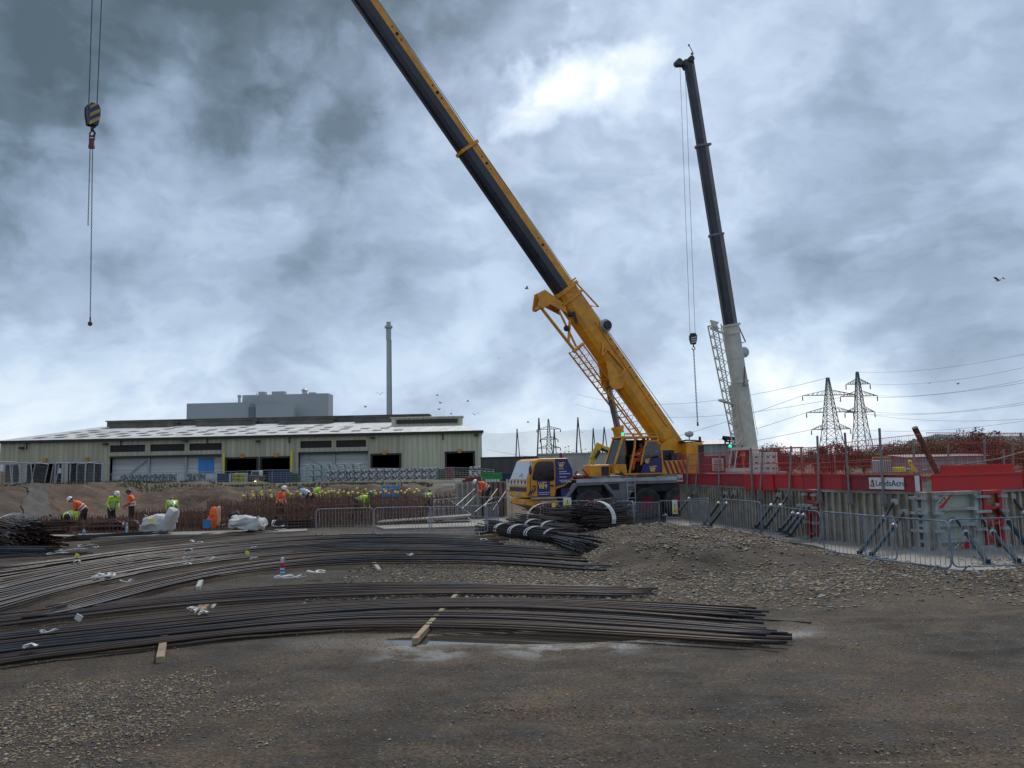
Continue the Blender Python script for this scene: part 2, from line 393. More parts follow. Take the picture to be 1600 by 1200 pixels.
# ------------------------------------------------------------------ ground
def mound(x, y):
    xl = 1.6 + (y - 17) * .05
    n = mn.noise(V((x * .45, y * .45, 2.2)))
    m = ss(y + n * 1.2 + .12 * x, 17.2, 20.6) * (1 - ss(y, 25.5, 30)) * ss(x + n * .5, xl - .7, xl + 1.5) * (1 - ss(x + n * .4 - (y - 20) * .05, 6.2, 8.7))
    return m
def H(x, y):
    n1 = mn.noise(V((x * .18, y * .18, 0))); n2 = mn.noise(V((x * .9, y * .9, 5))); n3 = mn.noise(V((x * 3.1, y * 3.1, 9)))
    n5 = mn.noise(V((x * .5 + y * .1, y * 2.6, 12))); z = .05 * n1 + .026 * n2 + .012 * n3 + (.030 * max(0, n5 - .05) - .045 * max(0, -n5 - .25)) * (y < 14) * ss(14 - y, 0, 2)
    if y < 14:
        for yc, w_ in ((11.9 + .06 * x, .16), (9.9 + .10 * x, .2), (8.1 - .05 * x, .2), (6.9 - .02 * x, .18)):
            k = abs(y + .25 * n1 - yc) / w_
            if k < 2.2 and x > -3 + yc * .3: z += (-.045 * ss(1 - k, 0, 1) + .028 * ss(1 - abs(k - 1.35), 0, 1)) * (.5 + n2 + .5 * n3)
    m = mound(x, y)
    z += m * (.47 + .16 * n2 + .06 * n3 + .1 * n1) * (1 - .35 * ss(x, 4.5, 7.5))
    # low gravel ridge running right of the mound towards the barriers
    z += .10 * ss(y, 13.5, 16) * (1 - ss(y, 19, 22)) * ss(x, 3, 7)
    # excavated bank behind the rebar, falling away to the yard beyond
    nb = mn.noise(V((x * .25, y * .2, 3))); nc = mn.noise(V((x * .8, y * .8, 7)))
    b = ss(y + nb * 3, 45.5, 54) * (1 - ss(x + nb * 2, -9, 3))
    zb = 1.42 + .2 * nb - .72 * ss(y, 58, 105)
    z = z * (1 - b) + b * zb + (.25 * nc + .16 * mn.noise(V((x * 1.9, y * 1.9, 3))) + .09 * n3) * b * (1 - ss(y, 54, 60)) + .1 * nc * ss(y, 42, 46) * (1 - ss(y, 56, 62)) * (x < 2)
    l = ss(-x + nb * 1.2 - (46 - y) * .12, 22.2, 27.0) * ss(y + nb * 2, 30, 35.5)
    z = max(z, l * (1.9 + .2 * nb + .2 * nc + .1 * n3) * (1 - ss(y, 58, 105) * .55))
    # puddle hollow
    z -= .035 * ss(1 - (((x - .6) / 3.2) ** 2 + ((y - 11.75) / .5) ** 2), 0, .8)
    return z * (1 - .9 * ss(y, 110, 160)) + (.7 if x < 4 else .0) * ss(y, 110, 160)
def lines(a, b, s, lo, hi):
    L = []; x = a
    while x <= b: L.append(x); x += s
    l = [a]; st = s
    while l[-1] > lo: st *= 1.18; l.append(l[-1] - st)
    h = [L[-1]]; st = s
    while h[-1] < hi: st *= 1.12; h.append(h[-1] + st)
    return sorted(set(l[1:] + L + h[1:]))
xs = lines(-13, 13, .13, -13.2, 13.2); ys = lines(5.5, 27, .13, -400, 27.2)
def grow(L, upto, st, hi):
    x = L[-1]
    while x < upto: x += st; L.append(x)
    while x < hi: st *= 1.12; x += st; L.append(x)
    return L
xs = [x for x in xs if -13.01 <= x <= 13.01]; ys = [y for y in ys if y <= 27.01]
xr = grow(xs[-1:], 16, .35, 6000)[1:]; xl = [-x for x in grow([13.0], 34, .33, 6000)[1:]]; xs = sorted(xl) + xs + xr; ys = grow(ys, 58, .28, 9000)
vs = []; gr = []; wt = []; soil = []; pale = []
for y in ys:
    for x in xs:
        vs.append((x, y, H(x, y)))
        n = mn.noise(V((x * .35, y * .35, 1))); n_ = mn.noise(V((x * 1.1, y * 1.1, 4)))
        m = mound(x, y)
        g = ss(y + n * 1.2, 13.2 if x > -1 else 14.2, 15.5) * (1 - ss(y, 34, 42)) * ss(x + n, -9, -2)
        g *= 1 - .85 * ss(m * (1 - m) * 4 + n_ * .5, .45, .9) * ss(20.5 - y, 0, 1.5) * (1 - ss(x, 7, 9))
        g = max(g, .8 * ss(m, .75, .98))
        g2 = ss(n_ + n * .6 - ss(abs(x + 5.0), 1.0, 4.5) * 1.2 - ss(abs(y - 8.6), .8, 2.2), -.5, .3) * .8      # loose stone at near left
        gr.append(max(0, min(1, max(g, g2))))
        soil.append(ss(y + n * 2, 40, 45) * (1 - ss(y, 62, 70)) * (1 - ss(x, 2, 8)) if y > 38 else (ss(-x, 21.5, 23) * ss(y, 29, 32)))
        e_ = min(((x + .1) / 2.6) ** 2 + ((y - 10.95) / .85) ** 2, ((x - 1.6) / 3.2) ** 2 + ((y - 11.6) / .45) ** 2)
        pale.append(ss(1.1 - e_ + n_ * .9 - .2, .1, .9)); wt.append(ss(1.2 - (((x - .5) / 4.4) ** 2 + ((y - 11.7) / .8) ** 2) + n_ * .5, 0, 1))
nx = len(xs); fs = [(j * nx + i, j * nx + i + 1, (j + 1) * nx + i + 1, (j + 1) * nx + i) for j in range(len(ys) - 1) for i in range(nx - 1)]
me = bpy.data.meshes.new('ground'); me.from_pydata(vs, [], fs); me.update()
me.polygons.foreach_set('use_smooth', [True] * len(me.polygons))
for nm, L in (('gravel', gr), ('soil', soil), ('wet', wt), ('pale', pale)):
    a = me.attributes.new(nm, 'FLOAT', 'POINT'); a.data.foreach_set('value', L)
gm = bpy.data.materials.new('ground_mud'); gm.use_nodes = True; nt = gm.node_tree; b = nt.nodes['Principled BSDF']
tcg = nt.nodes.new('ShaderNodeTexCoord').outputs['Object']
def att(nm): a = nt.nodes.new('ShaderNodeAttribute'); a.attribute_name = nm; return a.outputs['Fac']
big = noise(nt, tcg, .35, 6, .62, .4); mid = noise(nt, tcg, 2.3, 7, .62); fine = noise(nt, tcg, 26, 6, .7)
stx = nt.nodes.new('ShaderNodeMapping'); stx.inputs['Scale'].default_value = (.5, 1.5, 1); stx.inputs['Rotation'].default_value = (0, 0, radians(-6)); lk(nt, tcg, stx.inputs[0])
strk = noise(nt, stx.outputs[0], 1.1, 6, .6, .3)
c = mix(nt, mr(nt, big, .40, .60), (.030, .0225, .016), (.094, .064, .038))
c = mix(nt, mth(nt, 'MULTIPLY', mr(nt, mid, .46, .62), .75), c, (.020, .018, .0165))
c = mix(nt, mth(nt, 'MULTIPLY', mr(nt, strk, .5, .68), .5), c, (.095, .072, .052))
c = mix(nt, mth(nt, 'MULTIPLY', mr(nt, strk, .34, .46, 1, 0), .8), c, (.024, .023, .024))
vo = nt.nodes.new('ShaderNodeTexVoronoi'); vo.inputs['Scale'].default_value = 34; lk(nt, tcg, vo.inputs['Vector'])
vs2 = nt.nodes.new('ShaderNodeSeparateColor'); lk(nt, vo.outputs['Color'], vs2.inputs[0])
peb = nt.nodes.new('ShaderNodeValToRGB'); lk(nt, vs2.outputs[0], peb.inputs[0]); e = peb.color_ramp.elements
e[0].color = (.03, .027, .025, 1); e[1].color = (.36, .32, .27, 1)
for p, cc in ((.3, (.10, .08, .055, 1)), (.55, (.19, .14, .08, 1)), (.75, (.10, .095, .09, 1))): e.new(p).color = cc
edge = mr(nt, vo.outputs['Distance'], .25, .62, 1, .0)
pm = mth(nt, 'MULTIPLY', edge, 1.0)
pebc = mix(nt, pm, (.035, .03, .025), peb.outputs[0])
gk = mth(nt, 'MULTIPLY', att('gravel'), mr(nt, mid, .35, .55, .35, 1))
# stray pebbles everywhere: only the rare bright cells
stray = mth(nt, 'MULTIPLY', mth(nt, 'MULTIPLY', mr(nt, vs2.outputs[1], .62, .70), edge), mr(nt, mid, .35, .6, .2, 1))
c = mix(nt, mth(nt, 'MULTIPLY', stray, .8), c, peb.outputs[0])
c = mix(nt, mth(nt, 'MULTIPLY', mr(nt, vs2.outputs[2], .5, .42), mth(nt, 'MULTIPLY', edge, .65)), c, (.014, .012, .011))
c = mix(nt, gk, c, pebc)
c = mix(nt, mth(nt, 'MULTIPLY', fine, .0), c, c)
blot = mr(nt, noise(nt, tcg, .9, 6, .6, .6), .40, .60, .58, 1.02)
cf = mth(nt, 'MULTIPLY', mr(nt, fine, .36, .64, .35, 1.7), blot); cc3 = nt.nodes.new('ShaderNodeCombineColor')
for i in range(3): lk(nt, cf, cc3.inputs[i])
c = mix(nt, 1.0, c, cc3.outputs[0], 'MULTIPLY')
c = mix(nt, mth(nt, 'MULTIPLY', att('pale'), mr(nt, mid, .42, .56)), c, (.17, .17, .165))
sm = mr(nt, noise(nt, tcg, 1.3, 8, .7), .38, .62)
sc1 = mix(nt, sm, (.035, .022, .015), (.14, .083, .05)); sc1 = mix(nt, mr(nt, mid, .45, .62, 0, .85), sc1, (.035, .022, .016))
c = mix(nt, att('soil'), c, sc1)
sepg = nt.nodes.new('ShaderNodeSeparateXYZ'); lk(nt, tcg, sepg.inputs[0])
gfar = mr(nt, sepg.outputs[1], 54, 62)
gmask = mth(nt, 'MULTIPLY', gfar, mr(nt, noise(nt, tcg, .25, 5), .4, .6, .3, 1))
c = mix(nt, gmask, c, (.075, .08, .04))
lk(nt, c, b.inputs['Base Color'])
lk(nt, mth(nt, 'SUBTRACT', mr(nt, mid, .3, .7, .93, .7), mth(nt, 'MULTIPLY', att('wet'), .35)), b.inputs['Roughness'])
b.inputs['Specular IOR Level'].default_value = .3
bp = nt.nodes.new('ShaderNodeBump'); bp.inputs['Strength'].default_value = .8; bp.inputs['Distance'].default_value = .03
hh = mth(nt, 'ADD', mth(nt, 'MULTIPLY', fine, .7), mth(nt, 'MULTIPLY', mid, 1.1))
hh = mth(nt, 'ADD', hh, mth(nt, 'MULTIPLY', edge, mth(nt, 'ADD', mth(nt, 'MULTIPLY', gk, .9), mth(nt, 'MULTIPLY', stray, .8))))
lk(nt, hh, bp.inputs['Height']); lk(nt, bp.outputs[0], b.inputs['Normal'])
me.materials.append(gm)
g = bpy.data.objects.new('ground', me); COL.objects.link(g); struct(g)
# puddle
pm_ = bpy.data.materials.new('puddle_water'); pm_.use_nodes = True; bb_ = pm_.node_tree.nodes['Principled BSDF']; bb_.inputs['Base Color'].default_value = (.06, .055, .045, 1); bb_.inputs['Roughness'].default_value = .05
m = MB(); m.prism([(.6 + 3.4 * cos(t * pi / 12), 11.75 + .55 * sin(t * pi / 12)) for t in range(24)], -.01, (0, 0, -.012), ((1, 0, 0), (0, 1, 0)), (0, 0, 1))
struct(m.build('puddle', pm_))
# loose stones
def stones(n, fn, smin, smax, name, label, ex=3.6):
    m = MB(); k = 0; tries = 0
    while k < n and tries < n * 12:
        tries += 1; p = fn()
        if p is None: continue
        x, y = p; r = smin + (smax - smin) * R() ** ex; z = H(x, y)
        a = R() * pi; q = [(r * U(.8, 1.2) * cos(a + t * pi / 2), r * U(.55, 1.2) * sin(a + t * pi / 2), U(-.1, .25) * r) for t in range(4)]
        vs = [(x + u, y + v_, z + w_ + r * .2) for u, v_, w_ in q] + [(x + U(-.3, .3) * r, y + U(-.3, .3) * r, z + r * U(.5, .85)), (x, y, z - r * .4)]
        m.add(vs, [(0, 1, 4), (1, 2, 4), (2, 3, 4), (3, 0, 4), (1, 0, 5), (2, 1, 5), (3, 2, 5), (0, 3, 5)]); k += 1
    return tag(m.build(name, STONE), label, 'gravel', kind='stuff')
def fn_mound():
    y = U(13.2, 30); x = U(-4, 13)
    d = ss(y + mn.noise(V((x * .35, y * .35, 1))) * 1.2, 13.2, 15.2) if x > -1 else .5 * ss(y, 14, 16)
    mm = mound(x, y); n_ = mn.noise(V((x * 1.1, y * 1.1, 4)))
    d *= 1 - .85 * ss(mm * (1 - mm) * 4 + n_ * .5, .45, .9) * ss(20.5 - y, 0, 1.5)
    return (x, y) if R() < d and R() < 17 / y else None
stones(60000, fn_mound, .008, .05, 'gravel', 'loose tan and grey gravel over the mound and along the barriers', 3.0)
def fn_left():
    x = U(-9, -.5); y = U(5.6, 11.5); n = mn.noise(V((x * .35, y * .35, 1))); n_ = mn.noise(V((x * 1.1, y * 1.1, 4)))
    d = ss(n_ + n * .6 - ss(abs(x + 5.0), 1.0, 4.5) * 1.2 - ss(abs(y - 8.6), .8, 2.2), -.5, .3)
    return (x, y) if R() < d else None
stones(11000, fn_left, .006, .024, 'gravel', 'patch of loose broken stone in the near left mud')
def fn_all():
    y = 5.4 + 12 * R() ** 1.2; x = U(-.72, .72) * y
    n = mn.noise(V((x * .7, y * 1.4, 11)))
    return (x, y) if R() < .45 + n * 1.2 else None
stones(17000, fn_all, .003, .017, 'gravel', 'stray pebbles pressed into the dark foreground mud', 2.2)
# grass tufts along the top of the bank
m = MB()
for _ in range(9000):
    x = U(-45, -4); y = U(53.5, 66)
    if mn.noise(V((x * .3, y * .3, 6))) < -.05: continue
    z = H(x, y)
    if z < 1.2: continue
    h = U(.08, .3); a = R() * pi; m.add([(x - .05 * cos(a), y - .05 * sin(a), z), (x + .05 * cos(a), y + .05 * sin(a), z), (x + U(-.1, .1), y, z + h)], [(0, 1, 2)])
tag(m.build('grass', GRASSM), 'rough grass and weeds along the top of the excavated bank', 'grass', kind='stuff')
# ------------------------------------------------------------------ yellow mobile crane
A1 = radians(18)
cr = thing('mobile_crane', 'yellow and blue mobile crane with its long black sleeved boom raised to the left', 'crane', (5.54, 37.19, -.02), pi + A1)
fw = V((-cos(A1), -sin(A1), 0)); lf = V((sin(A1), -cos(A1), 0))
def L3(u, y, z): return (u, y, z)
XZ = ((1, 0, 0), (0, 0, 1))
def side(poly, y0, y1, name, m, parent=cr, bevel=0):     # profile in (u,z), from y0 to y1
    b = MB(); b.prism(poly, y1 - y0, (0, y0, 0)); return b.build(name, m, parent, bevel=bevel)
# carrier cab
ck = side([(5.66, 1.16), (5.64, 1.88), (5.28, 2.74), (5.05, 2.82), (3.75, 2.82), (3.55, 2.35), (3.53, 1.9), (3.95, 1.6), (4.3, 1.5), (4.42, 1.12)], -1.25, 1.25, 'carrier_cab', YEL, bevel=.05)
b = MB(); n_ = V((.92, 0, .385)).normalized()
b.box((5.475, 0, 2.32), (.03, 2.2, .84), Matrix.Rotation(radians(-22.5), 3, 'Y')); ws = b.build('windscreen', WSCR, ck)
b = MB(); b.tube([(5.70, .75, 1.98), (5.62, .5, 2.2), (5.6, .0, 2.02)], .012); b.tube([(5.70, -.3, 1.98), (5.63, -.7, 2.15)], .012); b.build('wiper', BLK, ck)
b = MB(); b.prism([(4.42, 1.92), (4.42, 2.6), (4.5, 2.69), (5.12, 2.69), (5.28, 2.55), (5.42, 1.98), (5.36, 1.9), (4.5, 1.85)], .03, (0, 1.245, 0)); b.build('side_window', GLS, ck)
b = MB()
for u in (4.36, 5.5 ): b.bb((u - .012, 1.255, 1.2), (u + .012, 1.262, 2.0))
b.bb((4.36, 1.255, 1.19), (5.5, 1.262, 1.215)); b.build('door_seam', BLK, ck)
b = MB(); b.bb((4.45, 1.25, 1.62), (4.6, 1.285, 1.68)); b.bb((5.3, 1.25, 1.62), (5.4, 1.285, 1.68)); b.build('door_handle', BLK, ck)
b = MB(); b.prism([(4.62, 1.22), (4.62, 1.86), (5.2, 1.90), (5.2, 1.22)], .012, (0, 1.252, 0)); pn = b.build('door_panel', BLU, ck)
b = MB(); b.prism([(4.36, 2.79), (3.8, 2.79), (3.58, 2.35), (3.56, 2.02), (3.9, 1.72), (4.36, 1.6)], .012, (0, 1.252, 0)); b.build('side_panel', BLU, ck)
ZU = (0, 0, 1); XS = (-1, 0, 0)      # lettering read from the near side runs towards the rear
def logo(u, z, s, y=1.27, parent=ck):
    b = MB(); w_ = .15 * s; X = (lambda a: u - a * s)
    def st(a0, z0, a1, z1, dy=0): b.prism([(X(a0), z + z0 * s), (X(a0 + .15), z + z0 * s), (X(a1 + .15), z + z1 * s), (X(a1), z + z1 * s)], .006, (0, y + dy, 0))
    for k in range(2): st(k * .34, 1, k * .34 + .24, 0); st(k * .34 + .24, 0, k * .34 + .36, .75, .002)
    st(.80, 1, .80, -.05, .004); st(.80, 1, 1.45, 1, .001) 
    b.prism([(X(.62), z + s), (X(1.4), z + s), (X(1.4), z + .84 * s), (X(.62), z + .84 * s)], .006, (0, y + .006, 0))
    b.prism([(X(.86), z + .58 * s), (X(1.22), z + .58 * s), (X(1.22), z + .44 * s), (X(.86), z + .44 * s)], .006, (0, y + .006, 0))
    b.build('logo', GOLD, parent)
logo(5.17, 1.54, .28); logo(4.22, 2.42, .22)
b = MB(); b.bb((4.75, 1.266, 1.6), (4.85, 1.27, 1.72)); b.bb((4.78, 1.266, 1.52), (4.81, 1.27, 1.6)); b.build('hook_emblem', GOLD, ck)
def lab(s, u, z, size, m=WTXT, y=1.27, parent=ck): return text(s, size, WM[cr.name] @ V((u, y, z)), -fw, (0, 0, 1), m, parent)
for i, t in enumerate(('WINDHOIST CITY', 'CRANE HIRE', 'CONTRACT LIFTING', '0800 000 000')[:0]): pass
b = MB()                                   # the small unreadable print: short pale strokes
for z, a, c_ in ((2.22, 4.18, 3.9), (2.13, 4.18, 3.72), (1.99, 4.18, 3.9), (1.85, 4.18, 3.72), (1.78, 4.12, 3.7)):
    u = a
    while u > c_: l = U(.03, .09); b.bb((u - l, 1.264, z), (u, 1.268, z + .035)); u -= l + .02
for z in (1.36, 1.28):
    u = 5.15
    while u > 4.68: l = U(.03, .08); b.bb((u - l, 1.264, z), (u, 1.268, z + .03)); u -= l + .018
b.bb((3.98, 1.264, 2.35), (4.22, 1.268, 2.37)); b.build('small_print', WTXT, ck)
b = MB()                                   # band of chevrons over the grille
for i in range(5):
    y = -1.05 + i * .48; b.prism([(y, 1.88), (y + .26, 1.88), (y + .13, 1.70)], .012, (5.652, 0, 0), ((0, 1, 0), (0, 0, 1)), (1, 0, 0))
b.bb((5.655, -1.15, 1.42), (5.672, 1.15, 1.60)); b.build('grille', BLK, ck)
b = MB(); b.bb((5.645, -1.2, 1.68), (5.656, 1.2, 1.88)); b.build('white_band', WHT, ck)
b = MB(); b.bb((5.66, -.3, 1.26), (5.685, .22, 1.38)); b.build('number_plate', LGR, ck)
b = MB()
for i in range(3): b.prism([(5.62 - i * .12, 1.2 + i * .06), (5.62 - i * .12, 1.32 + i * .06), (5.50 - i * .12, 1.52 + i * .06), (5.50 - i * .12, 1.40 + i * .06)], .008, (0, 1.252, 0))
b.build('corner_stripe', BLU, ck)
b = MB(); b.bb((3.9, 1.2, 1.10), (5.5, 1.33, 1.16)); b.build('cab_step', LGR, ck)
b = MB(); b.tube([(5.35, 1.2, 2.66), (5.55, 1.42, 2.7), (5.56, 1.45, 2.35)], .015); b.ball((5.56, 1.42, 2.33), (.05, .14, .2)); b.build('mirror', BLK, ck, smooth=True)
b = MB(); b.lathe([(.09, 0), (.09, .05), (.07, .06), (.07, .2), (.04, .24)], (3.95, .9, 2.82)); b.build('beacon', HUBR, ck)
# bumper
bm_ = side([(5.68, 1.10), (4.3, 1.10), (4.25, .46), (4.62, .42), (5.1, .68), (5.5, .82), (5.68, .86)], -1.2, 1.2, 'front_bumper', YEL, bevel=.02)
b = MB()
for u in (4.45, 5.0): b.bb((u, 1.195, .8), (u + .3, 1.21, .9))
for i in range(7): b.bb((4.32 + i * .09, 1.195, .56), (4.37 + i * .09, 1.207, .76))
b.build('bumper_slot', BLK, bm_)
for y in (-.95, .95):
    b = MB(); b.lathe([(.09, 0), (.1, .03), (.07, .05)], (5.68, y, .98), (1, 0, 0)); b.build('headlight', LGR, bm_)
side([(5.0, .60), (4.2, .62), (3.4, .9), (3.4, .5), (4.4, .36)], -1.0, 1.0, 'underbody', BLK)
# chassis
ch = side([(4.3, 1.0), (3.9, 1.52), (3.5, 1.80), (-3.4, 1.84), (-3.4, 1.0)], -.75, .75, 'chassis', BLK)
b = MB(); b.bb((3.35, -1.24, 1.80), (-3.4, 1.24, 1.88)); b.build('deck', GRYC, ch, bevel=.01)
b = MB(); b.bb((3.4, 1.24, 1.74), (-2.6, 1.27, 1.90)); b.build('deck_edge', LGR, ch)
# fender pieces: flat grey bands round each arch
def poly_band(pts, wd, y0, y1, name, m, parent=ch):
    b = MB()
    for p, q in zip(pts, pts[1:]): b.beam((p[0], (y0 + y1) / 2, p[1]), (q[0], (y0 + y1) / 2, q[1]), abs(y1 - y0), wd, up=(0, 1, 0) if False else (0, 0, 1))
    return b.build(name, m, parent)
poly_band([(4.05, .95), (3.38, 1.68), (2.05, 1.70), (1.48, 1.05)], .14, .95, 1.24, 'wheel_arch', GRYC)
poly_band([(.98, 1.05), (.55, 1.68), (-2.5, 1.70)], .14, .95, 1.24, 'wheel_arch', GRYC)
b = MB(); b.prism([(1.95, 1.74), (.60, 1.74), (.92, .82), (1.52, .82)], .5, (0, .72, 0)); tb = b.build('tank_box', GRYC, ch, bevel=.02)
b = MB(); b.bb((1.35, 1.215, 1.38), (1.95, 1.228, 1.66)); b.build('recess', BLK, ch)
b = MB(); b.bb((3.3, .4, 1.3), (2.1, 1.05, 1.62)); b.bb((.5, .3, 1.25), (-2.6, 1.0, 1.6)); b.build('underframe', BLK, ch)
# outrigger boxes with hazard stripes
b = MB(); b.bb((4.10, 1.0, .5), (3.62, 1.22, 1.5)); ob = b.build('outrigger_box', BLU, ch)
b = MB()
for i in range(4): b.prism([(4.08 - i * .12, .55), (4.02 - i * .12, .55), (3.98 - i * .12, 1.0), (4.04 - i * .12, 1.0)], .01, (0, 1.222, 0))
b.build('hazard_stripe', YEL, ob)
b = MB(); b.bb((3.78, .95, .1), (3.9, 1.1, .5)); b.lathe([(.28, 0), (.28, .06), (.08, .1)], (3.84, 1.02, .02)); b.build('outrigger_leg', LGR, ch)
def wheel(parent, u, y, r=.72, w=.42, hub=HUBR):
    s = 1 if y > 0 else -1
    b = MB(); b.lathe([(r * .52, -w / 2), (r * .84, -w / 2), (r * .97, -w / 2 + .06), (r, -w / 2 + .1), (r, w / 2 - .1), (r * .97, w / 2 - .06), (r * .84, w / 2), (r * .52, w / 2)], (u, y, r), (0, 1, 0), 28)
    wh = b.build('wheel', TYRE, parent)
    b = MB(); b.lathe([(r * .5, w / 2 + .005), (r * .5, w / 2 - .05), (r * .36, w / 2 - .14), (r * .2, w / 2 - .12), (r * .18, w / 2 + .02), (.02, w / 2 + .03)] if s > 0 else [(r * .5, -w / 2 - .005), (r * .5, -w / 2 + .05), (r * .3, -w / 2 + .14), (.02, -w / 2 - .02)], (u, y, r), (0, 1, 0), 20)
    for i in range(10):
        a = i * pi / 5; b.lathe([(.03, 0), (.02, .06)], (u + r * .3 * cos(a), y + s * (w / 2 - .12), r + r * .3 * sin(a)), (0, s, 0), 6)
    b.build('rim', hub, wh)
for u in (2.75, 0.0, -1.62):
    for y in (1.02, -1.02): wheel(cr, u, y)
# ladder
b = MB()
for u in (.62, 1.0): b.beam((u, 1.3, .35), (u, 1.3, 2.0), .03)
for i in range(6): b.beam((.62, 1.3, .45 + i * .28), (1.0, 1.3, .45 + i * .28), .03)
b.build('ladder', LGR, cr)
# things lying on the deck
b = MB(); b.ball((3.0, .6, 1.98), (.35, .3, .14)); b.tube([(3.3, .5, 1.9), (3.1, .7, 2.25), (2.8, .6, 2.3), (2.6, .8, 1.95)], .03); b.bb((2.2, .3, 1.88), (2.6, .9, 1.98)); b.build('deck_tackle', HUBR, cr)
# turntable and superstructure
b = MB(); b.lathe([(.85, 0), (.85, .12), (.8, .12)], (-.2, 0, 1.88), n=24); b.build('turntable', BLK, cr)
b = MB(); b.bb((2.62, .15, 1.98), (1.65, 1.0, 2.50)); fb = b.build('front_housing', YEL, cr, bevel=.04)
b = MB(); b.bb((1.72, .995, 2.02), (2.08, 1.012, 2.42)); b.build('housing_grille', BLK, fb)
b = MB(); b.bb((2.6, -1, 1.92), (-3.0, 1.2, 2.0)); b.build('superstructure_base', GRYC, cr)
# upper cab: frame, glass and blue door
uc = side([(1.55, 2.45), (1.05, 2.02), (-.75, 2.02), (-.75, 2.08), (1.02, 2.10), (1.45, 2.46)], .25, 1.28, 'upper_cab', YEL)
def frame(pts, y, parent=uc, r=.05, name='cab_frame', m=YEL, close=False):
    b = MB(); P = pts + ([pts[0]] if close else [])
    for p, q in zip(P, P[1:]): b.beam((p[0], y, p[1]), (q[0], y, q[1]), r * 1.5, r * 1.5)
    return b.build(name, m, parent)
for y in (.3, 1.25):
    frame([(1.55, 2.5), (1.12, 3.66), (-.62, 3.70), (-.74, 2.05)], y); frame([(.5, 3.66), (.55, 3.2), (.85, 2.1)], y) if y > 1 else None
frame([(-.02, 3.35), (.02, 3.5), (-.52, 3.52), (-.66, 3.35)], 1.3)
b = MB(); b.bb((1.2, .25, 3.66), (-.68, 1.3, 3.74)); b.build('cab_roof', YEL, uc, bevel=.02)
b = MB()
for p in ((-.6, .35), (1.0, .35), (-.6, 1.2), (1.0, 1.2)): b.beam((p[0], p[1], 3.74), (p[0], p[1], 3.86), .03)
b.beam((-.6, 1.2, 3.86), (1.0, 1.2, 3.86), .03); b.beam((-.6, .35, 3.86), (1.0, .35, 3.86), .03); b.build('roof_rail', YEL, uc)
b = MB(); b.prism([(1.56, 2.46), (1.12, 3.62), (.98, 3.62), (1.0, 2.5)], -.012, (0, 1.22, 0)); b.box((1.34, .77, 3.05), (.02, .9, 1.15), Matrix.Rotation(radians(-20.5), 3, 'Y')); b.build('cab_glass', GLS, uc)
b = MB(); b.bb((1.56, .28, 2.1), (1.3, 1.26, 2.46)); b.prism([(1.58, 2.5), (1.1, 2.02), (.95, 2.02), (1.0, 2.5)], .98, (0, .28, 0)); b.build('cab_nose', YEL, uc)
b = MB(); b.bb((-.68, .27, 2.05), (.9, .30, 3.6)); b.bb((-.72, .27, 2.05), (-.69, 1.2, 3.6)); b.build('cab_back_wall', DARKI, uc)
dr = MB().prism([(.33, 2.04), (-.74, 2.04), (-.76, 2.8), (-.3, 2.74), (.2, 2.45)], .05, (0, 1.29, 0)).build('cab_door', BLU, uc)
b = MB(); b.prism([(.26, 2.5), (-.3, 2.8), (-.72, 2.84), (-.66, 3.36), (-.5, 3.5), (-.02, 3.48), (.1, 3.2)], .02, (0, 1.29, 0)); b.build('door_glass', GLS, dr)
frame([(.30, 2.45), (.1, 3.25), (-.02, 3.52), (-.55, 3.54), (-.74, 3.35), (-.78, 2.06), (.36, 2.06)], 1.33, dr, .035, 'door_frame')
logo(-.1, 2.14, .26, 1.35, dr); logo(.12, 2.52, .2, 1.345, dr)
b = MB(); b.bb((-.42, 1.32, 2.98), (-.56, 1.33, 3.1)); b.build('sticker', BLUEP, dr)
b = MB(); b.bb((.35, .5, 2.1), (-.2, 1.0, 2.5)); b.box((-.25, .75, 2.85), (.12, .45, .8), Matrix.Rotation(radians(-12), 3, 'Y')); b.build('operator_seat', BLK, uc)
b = MB(); b.tube([(.95, .8, 2.1), (.85, .8, 2.7)], .03); b.bb((1.2, .4, 2.1), (.95, 1.1, 2.6)); b.build('cab_console', BLK, uc)
b = MB(); b.lathe([(.07, 0), (.07, .12), (.04, .15)], (1.05, 1.15, 3.76)); b.build('green_lamp', emis('green_lamp', (.02, .6, .3), 1.2), uc)
# engine housing, counterweight, stripes
b = MB(); b.bb((-.85, -1.1, 2.0), (-2.1, 1.15, 2.62)); eh = b.build('engine_housing', YEL, cr, bevel=.03)
b = MB()
for i in range(5): u = -.9 - i * .24; b.prism([(u, 2.6), (u - .12, 2.6), (u - .34, 2.02), (u - .22, 2.02)], .012, (0, 1.152, 0))
b.build('hazard_stripe', MARO, eh)
cwt = MB().bb((-2.1, -1.2, 1.95), (-2.98, 1.2, 3.42)).build('counterweight', YEL, cr, bevel=.04)
b = MB(); b.bb((-2.72, 1.2, 2.0), (-2.98, 1.25, 3.3)); b.build('counterweight_edge', BLK, cwt)
b = MB(); b.bb((-2.0, -.9, 3.43), (-3.1, 1.1, 3.47)); b.tube([(-2.0, .7, 3.47), (-2.4, .7, 3.55), (-3.0, .9, 3.5)], .04); b.build('top_plate', BLK, cwt)
b = MB(); b.ball((-2.45, .9, 3.83), (.24, .12, .15)); b.tube([(-2.45, .9, 3.5), (-2.45, .9, 3.7)], .03); b.build('work_lamp', LGR, cwt)
b = MB(); b.lathe([(.08, 0), (.08, .05), (.06, .06), (.06, .2), (.03, .24)], (-3.0, .9, 3.47)); b.build('beacon', HUBR, cwt)
